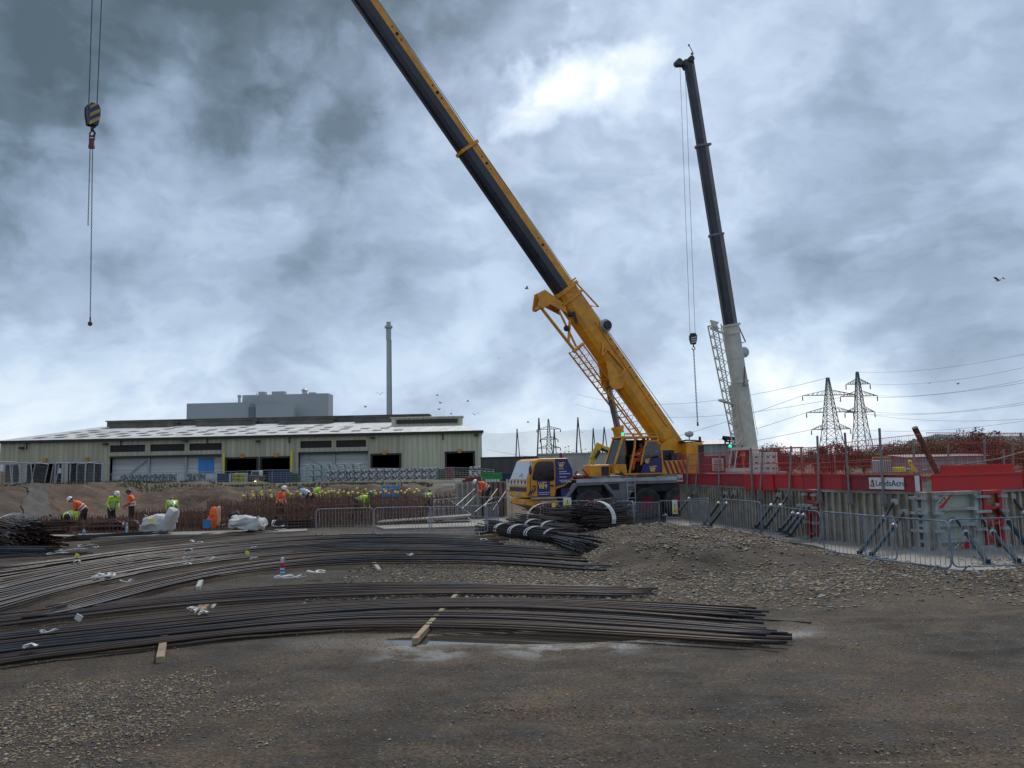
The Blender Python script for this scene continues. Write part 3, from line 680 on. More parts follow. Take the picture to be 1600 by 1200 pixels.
b = MB(); b.lathe([(.36, -.5), (.36, -.45), (.25, -.44), (.25, .44), (.36, .45), (.36, .5)], (-1.35, 0, 3.0), (0, 1, 0), 20); b.bb((-1.7, .6, 2.6), (-1.0, .75, 3.1)); b.bb((-1.4, .9, 2.62), (-1.95, 1.05, 2.95)); b.build('winch', BLK, cr)
b = MB()
for y in (-.6, .6): b.prism([(.0, 2.0), (-2.1, 2.0), (-2.1, 3.35), (-1.85, 3.72), (-1.3, 3.5), (-.4, 2.6)], .08, (0, y - .04, 0))
b.build('boom_foot', YEL, cr)
# boom -------------------------------------------------------------
Pv = W(1047, 692, 37.78)
tipY = 28.0
Tp = None
for k in range(400):        # follow the boom up the picture line until it stands over the hook
    s = k / 100 + .5
Tp = W(567, 0, 33.0)
# depth falls off linearly along the boom so that it ends at Y=28 above the hook
def line_pt(py):            # point of the boom axis seen in picture row py
    px = 1042 - (690 - py) * (1042 - 569) / 690
    lo, hi = 20, 45
    return px
best = None
for Yt in [28 + i * .05 for i in range(140)]:
    q = W(569, 0, Yt); d = (q - Pv); t = (28.0 - Pv.y) / d.y if abs(d.y) > 1e-3 else 0
    e = Pv + d * t
    hx = W(146, 180, 28.0).x
    if best is None or abs(e.x - hx) < best[0]: best = (abs(e.x - hx), Yt, e.copy(), d.copy())
TIP = best[2]; bd = (TIP - Pv).normalized(); BL = (TIP - Pv).length
print('boom tip', TIP, 'len', BL, 'angle', math.degrees(math.asin(bd.z)))
bn = V((0, 0, 1)); bn = (bn - bd * bn.dot(bd)).normalized(); bs = bd.cross(bn)      # up-normal and side
if bs.y > 0: bs = -bs                                                            # side towards the camera
def BP(s, n, l=0): return Pv + bd * s + bn * n + bs * l
def s_of(py):
    lo, hi = 0, BL
    Ri = CR.to_3x3().inverted()
    for _ in range(40):
        m_ = (lo + hi) / 2; c = Ri @ (BP(m_, 0) - V((0, 0, EYE))); y = 600 - c.y / -c.z * F * -1 * -1
        if 600 - (c.y / -c.z) * F > py: lo = m_
        else: hi = m_
    return lo
def boom_prism(s0, s1, prof, m, name, parent=cr, prof2=None):
    b = MB(); n = len(prof); P2 = prof2 or prof
    vs = [BP(s0, q[1], q[0]) for q in prof] + [BP(s1, q[1], q[0]) for q in P2]
    b.add(vs, [tuple(range(n)), tuple(reversed(range(n, 2 * n)))] + [(i, i + n, (i + 1) % n + n, (i + 1) % n) for i in range(n)])
    return b.build(name, m, parent, world=True)
def sect(w, t, bo):  # w half-width, t top height, bo bottom depth: flat top, rounded belly
    return [(-w, t), (-w, -bo * .45), (-w * .8, -bo * .8), (-w * .35, -bo), (w * .35, -bo), (w * .8, -bo * .8), (w, -bo * .45), (w, t)]
sA = s_of(452); sB = s_of(232)
bo_ = boom_prism(-.4, sA, sect(.38, .40, .66), YEL, 'boom_base_section')
boom_prism(.8, sA - 2, [(.385, .12), (.385, .16), (.42, .16), (.42, .12)], YEL, 'boom_rib', bo_)
b = MB()
for i in range(9):
    s = 2 + i * (sA - 4) / 9; p = BP(s, .3, .385); b.ball(p, .035, 6, 5)
b.build('access_hole', BLK, bo_, world=True)
def collar(s, w, t, bo, th, parent, m=YEL, nm='boom_collar'): return boom_prism(s, s + th, sect(w, t, bo), m, nm, parent)
collar(sA - .55, .50, .50, .88, .12, bo_); collar(sA - .12, .52, .52, .9, .16, bo_)
def telescopic(s0, s1, w, t, bo):
    """sleeve: yellow top strip over a black painted belly and side"""
    up = boom_prism(s0, s1, [(-w, t), (-w, t * .18), (w, t * .18), (w, t)], YEL, 'boom_sleeve_top')
    lo = boom_prism(s0, s1, [(-w, t * .18 - .002), (-w, -bo * .5), (-w * .75, -bo * .85), (-w * .3, -bo), (w * .3, -bo), (w * .75, -bo * .85), (w, -bo * .5), (w, t * .18 - .002)], SLEEVE, 'boom_sleeve', up)
    boom_prism(s0, s1, [(w * .2, t + .002), (w * .2, t + .02), (w * .95, t + .02), (w * .95, t + .002)], SLEEVE, 'rope_guard', up)
    return up
t1 = telescopic(sA, sB, .36, .36, .52); collar(sB - .1, .42, .46, .58, .14, t1)
t2 = telescopic(sB, sB + 8.5, .32, .32, .47); collar(sB + 8.4, .38, .4, .52, .14, t2)
t3 = telescopic(sB + 8.5, BL - .2, .28, .28, .40)
b = MB()
for s in (sA + 2.2, sA + 6.5, sB + 2.6, sB + 5.5):
    for d_, r in ((0, .07), (.35, .035), (-.3, .03)): b.ball(BP(s + d_, .2, .35), r, 8, 6)
b.build('locking_hole', BLK, t1, world=True)
b = MB()                                   # boom head with sheaves
b.add([BP(BL - .6, .3, .3), BP(BL - .6, .3, -.3), BP(BL - .6, -.6, -.3), BP(BL - .6, -.6, .3), BP(BL + .4, .2, .3), BP(BL + .4, .2, -.3), BP(BL + .2, -.9, -.3), BP(BL + .2, -.9, .3)], [(0, 1, 2, 3), (7, 6, 5, 4), (0, 4, 5, 1), (1, 5, 6, 2), (2, 6, 7, 3), (3, 7, 4, 0)])
b.build('boom_head', YEL, cr, world=True)
b = MB(); b.tube([BP(.6, .72, .05), BP(sA - .6, .60, .05), BP(BL, .42, .05)], .014, 5); b.build('hoist_rope', BLK, cr, world=True)
# rope guide posts on the collar
b = MB(); b.tube([BP(sA - 1.3, .5, .2), BP(sA - 1.6, .85, .2), BP(sA - .1, .6, .2)], .04); b.tube([BP(sA + .1, .4, .2), BP(sA + .1, .72, .2)], .04); b.build('rope_guide', YEL, bo_, world=True)
b = MB(); b.lathe([(.3, -.06), (.3, .06)], BP(s_of(520), .46, .42), bs, 20); b.lathe([(.26, .06), (.26, .14), (.1, .16)], BP(s_of(520), .46, .42), bs, 20); b.build('cable_drum', LGR, bo_, world=True)
b = MB(); b.lathe([(.2, 0), (.2, .1), (.07, .12)], BP(s_of(520), .46, .57), bs, 16); b.build('drum_hub', BLK, bo_, world=True)
# front bracket
b = MB()
for l in (-.3, .3):
    b.add([BP(sA - .5, -.6, l), BP(sA + .55, -1.0, l), BP(sA + .6, -1.25, l), BP(sA + .15, -1.75, l), BP(sA - .05, -1.7, l), BP(sA - .1, -1.2, l), BP(sA - .9, -.75, l)] + [BP(sA - .5, -.6, l + .06), BP(sA + .55, -1.0, l + .06), BP(sA + .6, -1.25, l + .06), BP(sA + .15, -1.75, l + .06), BP(sA - .05, -1.7, l + .06), BP(sA - .1, -1.2, l + .06), BP(sA - .9, -.75, l + .06)],
          [tuple(range(7)), tuple(reversed(range(7, 14)))] + [(i, i + 7, (i + 1) % 7 + 7, (i + 1) % 7) for i in range(7)])
b.beam(BP(sA + .4, -1.1, -.3), BP(sA + .4, -1.1, .35), .25); b.beam(BP(sA + .05, -1.65, -.45), BP(sA + .05, -1.65, .5), .12)
b.build('jib_bracket', YEL, bo_, world=True)
# stowed lattice jib
def lattice(s0, s1, nA, nB, wd, m, name, parent, steps=16, ch=.045, di=.022, P=BP, l0=.0):
    b = MB()
    q = lambda s, n, l: P(s, n, l)
    f = lambda t, a, c: a + (c - a) * t
    top = lambda t: f(t, nA[0], nB[0]); bot = lambda t: f(t, nA[1], nB[1]); S = lambda t: f(t, s0, s1)
    for l in (-wd, wd):
        b.tube([q(S(0), bot(0), l + l0), q(S(1), bot(1), l + l0)], ch, 6); b.tube([q(S(0), top(0), l + l0), q(S(1), top(1), l + l0)], ch * .8, 6)
        for i in range(steps):
            t, t2 = i / steps, (i + 1) / steps
            b.tube([q(S(t), bot(t), l + l0), q(S((t + t2) / 2), top((t + t2) / 2), l + l0), q(S(t2), bot(t2), l + l0)], di, 4)
    for i in range(steps + 1):
        t = i / steps; b.tube([q(S(t), bot(t), -wd + l0), q(S(t), bot(t), wd + l0)], di, 4)
    return b.build(name, m, parent, world=True)
jb = lattice(s_of(520), s_of(672), (-1.02, -1.55), (-.9, -1.25), .28, YEL, 'lattice_jib', bo_, 16, .04, .02, l0=.1)
b = MB(); b.tube([BP(sA + .05, -1.65, .3), BP(s_of(520), -1.5, .3)], .07); b.tube([BP(sA - .6, -1.0, .3), BP(s_of(520) + .1, -1.35, .35)], .05); b.tube([BP(sA - 1.2, -.8, .3), BP(sA - 1.9, -1.5, .35)], .07)
b.tube([BP(s_of(520), -.95, .32), BP(s_of(520), -1.6, .32)], .08); b.build('jib_mounting', YEL, bo_, world=True)
b = MB(); b.ball(BP(sA - 1.4, -1.25, .4), .14); b.ball(BP(sA - 1.0, -.75, .5), .12); b.beam(BP(sA - 1.0, -.5, .45), BP(sA - 1.5, -.7, .45), .1); b.build('jib_pin', BLK, bo_, world=True)
# bracket where the lift ram meets the boom
sR = s_of(585)
b = MB()
for l in (-.36, .36):
    P7 = [(sR + 1.1, -.55), (sR + .9, -.38), (sR - .2, -.38), (sR - .35, -.7), (sR - .12, -1.12), (sR + .15, -1.08)]
    b.add([BP(s, n, l) for s, n in P7] + [BP(s, n, l + .09) for s, n in P7], [tuple(range(6)), tuple(reversed(range(6, 12)))] + [(i, i + 6, (i + 1) % 6 + 6, (i + 1) % 6) for i in range(6)])
b.beam(BP(sR + 1.5, -.15, .42), BP(sR + .2, .0, .42), .10, .08); b.beam(BP(sR + 1.9, -.1, .42), BP(sR + 1.4, -.55, .42), .1, .08); b.beam(BP(sR + 1.5, -.15, .42), BP(sR + 1.4, -.55, .42), .08, .08); b.beam(BP(sR + .25, .0, .42), BP(sR + .1, -.5, .42), .12, .08)
b.build('ram_bracket', YEL, bo_, world=True)
rt = BP(sR, -1.0, 0); rb = WM[cr.name] @ V((.35, 0, 2.3)); rm = rt.lerp(rb, .48)
b = MB(); b.tube([rt, rm], .15, 14); b.build('ram_rod', CHROME, cr, world=True, smooth=False)
b = MB(); b.tube([rm, rb], .25, 16); b.lathe([(.29, 0), (.29, .14)], rm, (rb - rm), 16); b.build('lift_ram', YEL, cr, world=True)
# ------------------------------------------------------------------ hook block, slings
hb = thing('hook_block', 'blue and yellow striped hook block hanging on two ropes at upper left', 'crane hook', W(145, 200, 28.0))
c0 = W(145, 180, 28.0)
def block_prof(o, w, h, t, m, parent, nm='block_cheek', rot=0):
    b = MB(); Rz = Matrix.Rotation(rot, 3, 'Z')
    pf = [(-w * .32, h * .5), (w * .32, h * .5), (w * .5, h * .32), (w * .5, -h * .02), (w * .34, -h * .5), (-w * .34, -h * .5), (-w * .5, -h * .02), (-w * .5, h * .32)]
    b.prism(pf, t, o, (Rz @ V((1, 0, 0)), V((0, 0, 1))), Rz @ V((0, 1, 0))); return b.build(nm, m, parent, world=True)
rot = radians(50); Rz = Matrix.Rotation(rot, 3, 'Z')
ckk = block_prof(c0 - Rz @ V((0, .17, 0)), .40, .80,   .05, BLU, hb, rot=rot)
b = MB()
for i in range(-1, 2):
    z = i * .29; b.prism([(-.17, z - .17), (-.17, z - .03), (.17, z + .26), (.17, z + .12)] if i < 1 else [(-.17, .14), (-.17, .25), (0, .39), (.09, .39)], -.012, c0 - Rz @ V((0, .172, 0)), (Rz @ V((1, 0, 0)), V((0, 0, 1))), Rz @ V((0, 1, 0)))
b.build('stripe', mat('hook_yellow', (.42, .28, .02), .5), ckk, world=True)
block_prof(c0 - Rz @ V((0, .115, 0)), .42, .76, .23, BLK, hb, 'sheave_housing', rot)
block_prof(c0 + Rz @ V((0, .12, 0)), .46, .80, .05, BLK, hb, 'block_cheek', rot)
b = MB(); hk = c0 - V((0, 0, .46))
b.tube([hk + V((0, 0, .06)), hk - V((0, 0, .12))], .06, 8)
b.tube([hk + V((.0 + .10 * sin(t), 0, -.23 + .11 * cos(t))) for t in [i * .4 for i in range(0, 13)]], [.035] * 11 + [.025, .015], 8)
b.build('hook', BLK, hb, world=True)
for dx, tx in ((-.16, -.2), (.14, .32)):
    b = MB(); b.tube([c0 + V((dx, 0, .35)), V((c0.x + tx, 28.0, TIP.z - .6))], .018, 6); b.build('hoist_rope', WIRE, hb, world=True)
def chain(name, label, p, q, r=.013, pitch=.07, m=RUST, group=None, tail=True):
    t = thing(name, label, 'chain', p, 0, group); b = MB(); d = (q - p); L = d.length; d.normalize(); n = int(L / pitch)
    for i in range(n):
        c = p + d * (i * pitch + pitch / 2); s = V((1, 0, 0)) if i % 2 else V((0, 1, 0))
        w_ = r * 1.5; a = pitch * .66
        pts = [c + s * w_ * cos(x) + d * a * sin(x) for x in [j * pi / 3 for j in range(7)]]
        b.tube(pts, r * .62, 4, False)
    b.build('links', m, t, world=True)
    if tail:
        b = MB(); b.tube([q + V((0, 0, .05)), q - V((0, 0, .12))], r * 2.0, 8); b.lathe([(.03, 0), (.075, .05), (.075, .12), (.03, .16)], q - V((0, 0, .26)), n=10); b.build('end_hook', m, t, world=True)
    return t
ct = hk - V((0, 0, .46))
mr_ = thing('master_link', 'rusty red master link hung on the hook above the chains', 'lifting link', ct)
b = MB(); b.tube([ct + V((.09 * cos(t), 0, .14 + .18 * sin(t))) for t in [i * pi / 8 for i in range(17)]], .025, 6, False); b.bb((ct.x - .10, ct.y - .03, ct.z - .02), (ct.x + .10, ct.y + .03, ct.z + .04)); b.bb((ct.x - .10, ct.y - .05, ct.z - .34), (ct.x + .09, ct.y + .05, ct.z - .22))
b.bb((ct.x - .09, ct.y - .04, ct.z - .3), (ct.x + .07, ct.y + .04, ct.z)); b.build('shackle', HUBR, mr_, world=True)
chain('chain_sling', 'longest rusty chain hanging below the blue and yellow hook block', ct + V((.03, 0, -.2)), W(141, 498, 28.0))
chain('chain_sling', 'short rusty chain beside the longer one under the striped hook', ct + V((-.06, 0, -.2)), W(137.5, 355, 28.05), tail=False)
# ------------------------------------------------------------------ white mobile crane
B0 = WX(1180, 60, 0.0); az2 = atan2(W(1063, 85, 56).y - 60, W(1063, 85, 56).x - B0.x)
c2 = thing('mobile_crane', 'white and maroon mobile crane with dark upright boom behind the red fence', 'crane', B0, 0)
P2 = W(1171, 705, 60); T2 = W(1074, 92, 56.3)
d2 = (T2 - P2).normalized(); n2_ = V((0, 0, 1)); n2_ = V((1, .25, 0)); n2_ = (n2_ - d2 * n2_.dot(d2)).normalized(); s2_ = d2.cross(n2_)
if s2_.y > 0: s2_ = -s2_
L2 = (T2 - P2).length
def B2(s, n, l=0): return P2 + d2 * s + n2_ * n + s2_ * l
def s2_of(py):
    lo, hi = 0, L2; Ri = CR.to_3x3().inverted()
    for _ in range(40):
        m_ = (lo + hi) / 2; c = Ri @ (B2(m_, 0) - V((0, 0, EYE)))
        if 600 - (c.y / -c.z) * F > py: lo = m_
        else: hi = m_
    return lo
def prism2(s0, s1, prof, m, name, parent=c2, prof2=None):
    b = MB(); n = len(prof); Q = prof2 or prof
    b.add([B2(s0, q[1], q[0]) for q in prof] + [B2(s1, q[1], q[0]) for q in Q], [tuple(range(n)), tuple(reversed(range(n, 2 * n)))] + [(i, i + n, (i + 1) % n + n, (i + 1) % n) for i in range(n)])
    return b.build(name, m, parent, world=True)
q5 = s2_of(508); q3 = s2_of(367); q2 = s2_of(228)
w0 = prism2(-.3, q5, sect(.46, .50, .50), WHT, 'boom_base_section')
prism2(-.3, s2_of(600), [(.48, .05), (.48, -.1), (-.3, -.85), (-.46, -.85), (-.46, .05)], WHT, 'ram_cover', w0, [(.47, .05), (.47, -.1), (-.3, -.58), (-.46, -.58), (-.46, .05)])
for s, t_, e_ in ((q5 - .1, .16, .1), (q5 - .7, .1, .07), (s2_of(598), .12, .06), (s2_of(560), .06, .04)):
    prism2(s, s + t_, sect(.46 + e_, .50 + e_, .50 + e_), WHT, 'boom_collar', w0)
def tele2(s0, s1, w_, t, bo):
    a = prism2(s0, s1, [(-w_, t), (-w_, -bo * .7), (-w_ * .4, -bo), (w_ * .4, -bo), (w_, -bo * .7), (w_, t * .35)], SLEEVE, 'boom_sleeve')
    prism2(s0, s1, [(-w_ - .0, t + .002), (w_ + .004, t * .35), (w_ + .004, t + .03), (-w_, t + .03)], GRYC, 'boom_sleeve_edge', a); return a
a1 = tele2(q5, q3, .40, .42, .42); prism2(q3 - .1, q3 + .06, sect(.46, .5, .5), GRYC, 'boom_collar', a1)
a2 = tele2(q3, q2, .36, .37, .37); prism2(q2 - .1, q2 + .06, sect(.43, .62, .46), GRYC, 'boom_collar', a2)
a3 = tele2(q2, L2 - .5, .31, .31, .31)
b = MB(); b.beam(B2(L2 - .7, -.15), B2(L2 - .15, -.4), .5, .35); b.beam(B2(L2 - .4, .4), B2(L2 - .35, -.8), .4, .3)
b.lathe([(.24, -.3), (.24, .3)], B2(L2 - .25, -.8), s2_, 14); b.lathe([(.22, -.32), (.22, .32)], B2(L2 - .1, .2), s2_, 12); b.tube([B2(L2 - .2, .3), B2(L2 + .4, .55), B2(L2 + 1.0, .3)], .03); b.ball(B2(L2 + .35, .42), .09, 6, 5); b.ball(B2(L2 + 1.0, .3), .08, 6, 5)
b.build('boom_head', VENT, c2, world=True)
lattice(s2_of(690), s2_of(504), (-.62, -1.10), (-.85, -1.6), .30, WHT, 'lattice_jib', w0, 11, .055, .042, P=B2)
b = MB(); sx = s2_of(625); b.beam(B2(sx - .3, -.5), B2(sx + .3, -1.8), .3, .15); b.beam(B2(s2_of(520), -.5), B2(s2_of(508), -1.6), .12, .12); b.beam(B2(s2_of(512), -1.1), B2(s2_of(499), -1.3), .3, .25); b.beam(B2(s2_of(502), -.9), B2(s2_of(497), -1.5), .15, .15); b.build('jib_bracket', WHT, w0, world=True)
b = MB(); b.lathe([(.4, 0), (.4, .15), (.15, .2)], B2(s2_of(553), .72, .1), s2_, 18); b.build('cable_drum', LGR, w0, world=True)
b = MB(); b.tube([B2(q5 - .1, .7), B2(s2_of(538), 1.1), B2(s2_of(538), .75)], .05, 6); b.tube([B2(1, .9), B2(q5 - 1, .68)], .015, 5); b.build('rope_guide', GRYC, w0, world=True)
b = MB(); b.beam(B2(s2_of(603), .1, .52), B2(s2_of(575), .42, .52), .08, .05); b.beam(B2(s2_of(603), .0, .5), B2(s2_of(603), .45, .5), .1, .06); b.build('bracket_plate', GRYC, w0, world=True)
def wbox(x0, x1, y0, y1, Y, dep, m, name, parent, bevel=.03, tilt=0):
    """box whose near face fills picture columns x0..x1, rows y0..y1 at depth Y"""
    p = W((x0 + x1) / 2, (y0 + y1) / 2, Y); wd = (x1 - x0) / F * Y; hh_ = (y1 - y0) / F * Y
    b = MB(); b.box(p + V((0, dep / 2, 0)), (wd, dep, hh_)); return b.build(name, m, parent, world=True, bevel=bevel)
wbox(1098, 1222, 742, 762, 58, 3, MARO, 'carrier', c2)
wbox(1176, 1216, 707, 737, 58.4, 2, WHT, 'engine_housing', c2); b = MB()
for i in range(4):
    for j in range(3):
        p = W(1182 + i * 9, 714 + j * 9, 58.38); b.box(p, (.16, .03, .10))
b.build('vent_slot', MARO, c2, world=True)
wbox(1092, 1134, 712, 742, 58.4, 2, MARO, 'counterweight', c2)
lv = wbox(1113, 1131, 716, 736, 58.2, .1, WHT, 'louvre_panel', c2); b = MB()
for i in range(6): b.box(W(1122, 719 + i * 3, 58.17), (.6, .03, .05))
b.build('louvre_slot', MARO, lv, world=True)
kb = wbox(1137, 1174, 731, 737, 57.5, 1.2, WHT, 'upper_cab', c2)
b = MB()
for yy in (57.5, 58.7):
    pts = [W(1139, 732, yy), W(1143, 702, yy), W(1172, 701, yy), W(1172, 732, yy)]
    for p, q in zip(pts, pts[1:]): b.beam(p, q, .1, .1)
    b.beam(W(1152, 702, yy), W(1147, 732, yy), .09, .09)
b.beam(W(1143, 702, 57.5), W(1143, 702, 58.7), .1); b.beam(W(1172, 701, 57.5), W(1172, 701, 58.7), .1)
b.add([W(1143, 701, 57.45), W(1173, 700, 57.45), W(1173, 700, 58.75), W(1143, 701, 58.75), W(1143, 699.5, 57.45), W(1173, 698.5, 57.45), W(1173, 698.5, 58.75), W(1143, 699.5, 58.75)], [(0, 1, 2, 3), (7, 6, 5, 4), (0, 4, 5, 1), (1, 5, 6, 2), (2, 6, 7, 3), (3, 7, 4, 0)])
b.build('cab_frame', WHT, kb, world=True)
wbox(1140, 1148, 704, 728, 57.7, .04, GLS, 'cab_glass', kb, 0); wbox(1150, 1172, 703, 731, 58.72, .05, MARO, 'cab_back_wall', kb, 0)
b = MB(); b.lathe([(.11, 0), (.11, .16), (.05, .2)], W(1141, 699, 57.6), n=10); b.build('green_lamp', MATS['green_lamp'], kb, world=True)
wbox(1090, 1230, 738, 743, 57.4, .8, LGR, 'deck', c2)
for px in (1110, 1135, 1185, 1210):
    p = WX(px, 58.2, .72); b = MB(); b.lathe([(.35, -.2), (.72, -.2), (.72, .2), (.35, .2)], p, (0, 1, 0), 20); wh = b.build('wheel', TYRE, c2, world=True)
    b = MB(); b.lathe([(.34, -.18), (.1, -.2)], p, (0, 1, 0), 12); b.build('rim', HUBR, wh, world=True)
# its hook
h2 = W(1083, 530, 56.0)
hb2 = thing('hook_block', 'small dark hook block with red stripes hanging from the white crane', 'crane hook', h2)
b = MB(); b.prism([(-.16, .42), (.16, .42), (.26, .25), (.26, 0), (.17, -.36), (-.17, -.36), (-.26, 0), (-.26, .25)], .3, h2 + V((0, -.15, 0))); bc = b.build('block_cheek', BLK, hb2, world=True)
b = MB()
for i in range(3): z = -.3 + i * .16; b.prism([(-.17, z), (-.17, z + .08), (.2, z + .16), (.2, z + .08)], -.02, h2 + V((0, -.152, 0)))
b.build('stripe', WHT, bc, world=True)
b = MB(); b.tube([h2 - V((0, 0, .3)), h2 - V((0, 0, .55))], .05); b.tube([h2 + V((.1 * sin(t), 0, -.66 + .11 * cos(t))) for t in [i * .4 for i in range(14)]], .035, 6); b.build('hook', BLK, hb2, world=True)
for dx, px, py in ((-.2, 1062, 90), (.16, 1070, 92)):
    b = MB(); b.tube([h2 + V((dx, 0, .3)), W(px, py, 56.1)], .014, 5); b.build('hoist_rope', WIRE, hb2, world=True)
chain('chain_sling', 'thin chain hanging under the small dark hook near the white boom', h2 - V((0, 0, .75)), W(1090, 660, 56.0), .03, .12, VENT)
# ------------------------------------------------------------------ recycling shed
YW = 160.0
def wp(px, z=None, py=None, Y=YW):
    return W(px, py, Y) if py is not None else WX(px, Y, z)
def wx(px, Y=YW): return WX(px, Y, 5).x
X0, X1, ZB, ZE = -102.5, wx(753), .4, 10.2
sh = thing('warehouse', 'long low green-grey ribbed shed with dark loading doors and pale roof', 'warehouse', ((X0 + X1) / 2, YW, ZB))
opens = [(7, 33, 5.35), (41, 99, 5.35), (105, 161, 5.35), (353, 403, 5.5), (407, 454, 5.5), (580, 626, 5.6), (696, 741, 5.7)]
rec = [(171, 346, 6.3), (466, 575, 6.3)]
vents = [(171, 226), (234, 288), (295, 347), (469, 518), (525, 572)]
def wallbox(m, x0, x1, z0, z1, y0=YW, y1=YW + .3): m.bb((x0, y0, z0), (x1, y1, z1))
cuts = sorted([(wx(a), wx(b), h, 0) for a, b, h in opens] + [(wx(a), wx(b), h, 1) for a, b, h in rec])
w1 = MB(); w2 = MB(); cur = X0; xsplit = wx(618)
for a, b_, h, k in cuts:
    tgt = w2 if cur > xsplit else w1
    if a > cur: wallbox(tgt, cur, a, ZB, 8.9 if False else ZE - .2)
    tg = w2 if a > xsplit else w1
    if k == 0: wallbox(tg, a, b_, h, ZE - .2)
    cur = b_
wallbox(w2, cur, X1, ZB, ZE - .2)
for a, b_, h in rec:      # above the recess: louvred openings between sheets
    xa, xb = wx(a), wx(b_); wallbox(w1, xa, xb, h, 7.35); wallbox(w1, xa, xb, 8.75, ZE - .2)
    vs_ = [(wx(p), wx(q)) for p, q in vents if p >= a - 5 and q <= b_ + 5]; c_ = xa
    for p, q in vs_:
        if p > c_ + .05: wallbox(w1, c_, p, 7.35, 8.75)
        c_ = q
    if xb > c_ + .05: wallbox(w1, c_, xb, 7.35, 8.75)
w1.build('wall', CLAD, sh, world=True); w2.build('wall', CLADP, sh, world=True)['label'] = 'paler cleaner ribbed sheeting at the right end'
for a, b_, h in rec:
    m = MB(); wallbox(m, wx(a), wx(b_), ZB, h, YW + 1.2, YW + 1.4); m.build('recessed_wall', WPANEL, sh, world=True)
    m = MB(); m.bb((wx(a), YW + .3, h), (wx(b_), YW + 1.3, h + .12)); m.bb((wx(a), YW - .12, h - .1), (wx(b_), YW - .002, h + .25)); m.build('lintel', LOUV, sh, world=True)
    m = MB(); n = 3 if a < 200 else 2
    for i in range(1, n): x = wx(a) + (wx(b_) - wx(a)) * i / n; m.bb((x - .2, YW + .8, ZB), (x + .2, YW + 1.15, h))
    x = wx(a) + (wx(b_) - wx(a)) / n
    m.beam((x - .3, YW + .9, h - .3) if n == 3 else (wx(a) + 1, YW + .9, h - .2), (x - 5.5, YW + .9, 1.5) if n == 3 else (x - .5, YW + .9, 2.2), .15, .25)
    m.build('wind_brace', GALV, sh, world=True)
for p, q in vents:
    m = MB(); wallbox(m, wx(p), wx(q), 7.35, 8.75, YW + .35, YW + .5)
    for i in range(5): m.bb((wx(p), YW + .25, 7.45 + i * .27), (wx(q), YW + .36, 7.52 + i * .27))
    m.build('louvre', LOUV, sh, world=True)
for a, b_, h in opens:
    m = MB(); xa, xb = wx(a), wx(b_)
    m.bb((xa - .15, YW - .15, ZB), (xa + .25, YW - .003, h + .2)); m.bb((xb - .25, YW - .15, ZB), (xb + .15, YW - .003, h + .2)); m.bb((xa - .15, YW - .17, h + .003), (xb + .15, YW - .153, h + .35)); m.build('door_frame', LOUV if a > 300 else GALV, sh, world=True)
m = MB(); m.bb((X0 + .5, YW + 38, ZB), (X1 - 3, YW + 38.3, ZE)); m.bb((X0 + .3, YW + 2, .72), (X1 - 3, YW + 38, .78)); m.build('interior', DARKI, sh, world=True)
m = MB(); m.bb((X0 + .01, YW + .31, ZB), (X0 + .3, YW + 80, ZE - .2)); m.add([(X1 - .5, YW + .31, ZB), (X1 - .01, YW + .31, ZB), (X1 - 4.3, YW + 80, ZB), (X1 - 5, YW + 80, ZB), (X1 - .5, YW + .31, ZE - .2), (X1 - .01, YW + .31, ZE - .2), (X1 - 4.3, YW + 80, ZE - .2), (X1 - 5, YW + 80, ZE - .2)], [(0, 3, 2, 1), (4, 5, 6, 7), (0, 1, 5, 4), (1, 2, 6, 5), (2, 3, 7, 6), (3, 0, 4, 7)]); m.bb((X0 + .31, YW + 79.7, ZB), (X1 - 5.1, YW + 80, ZE - .2)); m.build('end_wall', CLAD, sh, world=True)
# the interior's black is shade put into its colour, seen through the doors
rf_m = bpy.data.materials.new('roof_sheeting'); rf_m.use_nodes = True; nt = rf_m.node_tree; b = nt.nodes['Principled BSDF']
o_ = nt.nodes.new('ShaderNodeTexCoord').outputs['Object']
f = noise(nt, o_, .35, 6, .65); mpx = nt.nodes.new('ShaderNodeMapping'); mpx.inputs['Scale'].default_value = (1.5, .06, 1); lk(nt, o_, mpx.inputs[0]); f2 = noise(nt, mpx.outputs[0], .6, 5, .6)
cc_ = mix(nt, mr(nt, f2, .3, .7), (.38, .38, .37), (.62, .62, .61)); cc_ = mix(nt, mth(nt, 'MULTIPLY', mr(nt, f, .5, .68), .7), cc_, (.20, .19, .18)); lk(nt, cc_, b.inputs['Base Color']); b.inputs['Roughness'].default_value = .6
YR, ZR = YW + 40, 15.0; XR1 = wx(690, YR); XR0 = X0
def roof_z(y): return ZE + (ZR - ZE) * (y - YW) / (YR - YW)
e0 = YW - .6
m = MB(); T = .25
vsr = [(X0 - .5, e0, ZE - .1), (X1 + .4, e0, ZE - .1), (X1 - 4.2, YW + 81, ZE - .1), (X0 - .5, YW + 81, ZE - .1), (XR0 - .5, YR, ZR), (XR1, YR, ZR)]
m.add([V(v) for v in vsr] + [V(v) - V((0, 0, T)) for v in vsr], [(0, 1, 5, 4), (1, 2, 5), (2, 3, 4, 5), (3, 0, 4), (6, 10, 11, 7), (7, 11, 8), (8, 11, 10, 9), (9, 10, 6), (0, 6, 7, 1), (1, 7, 8, 2), (2, 8, 9, 3), (3, 9, 6, 0)])
rf = m.build('roof', rf_m, sh, world=True)
m = MB(); m.bb((X0 - .55, e0 - .12, ZE - .62), (X1 + .45, e0 - .002, ZE - .12)); m.build('gutter', LOUV, sh, world=True)
SKYL = mat('skylight_strip', (.13, .13, .125), .6, n=.2, ns=.8)
cnt = 0; sk_o = None
sl_ = (ZR - ZE) / (YR - YW)
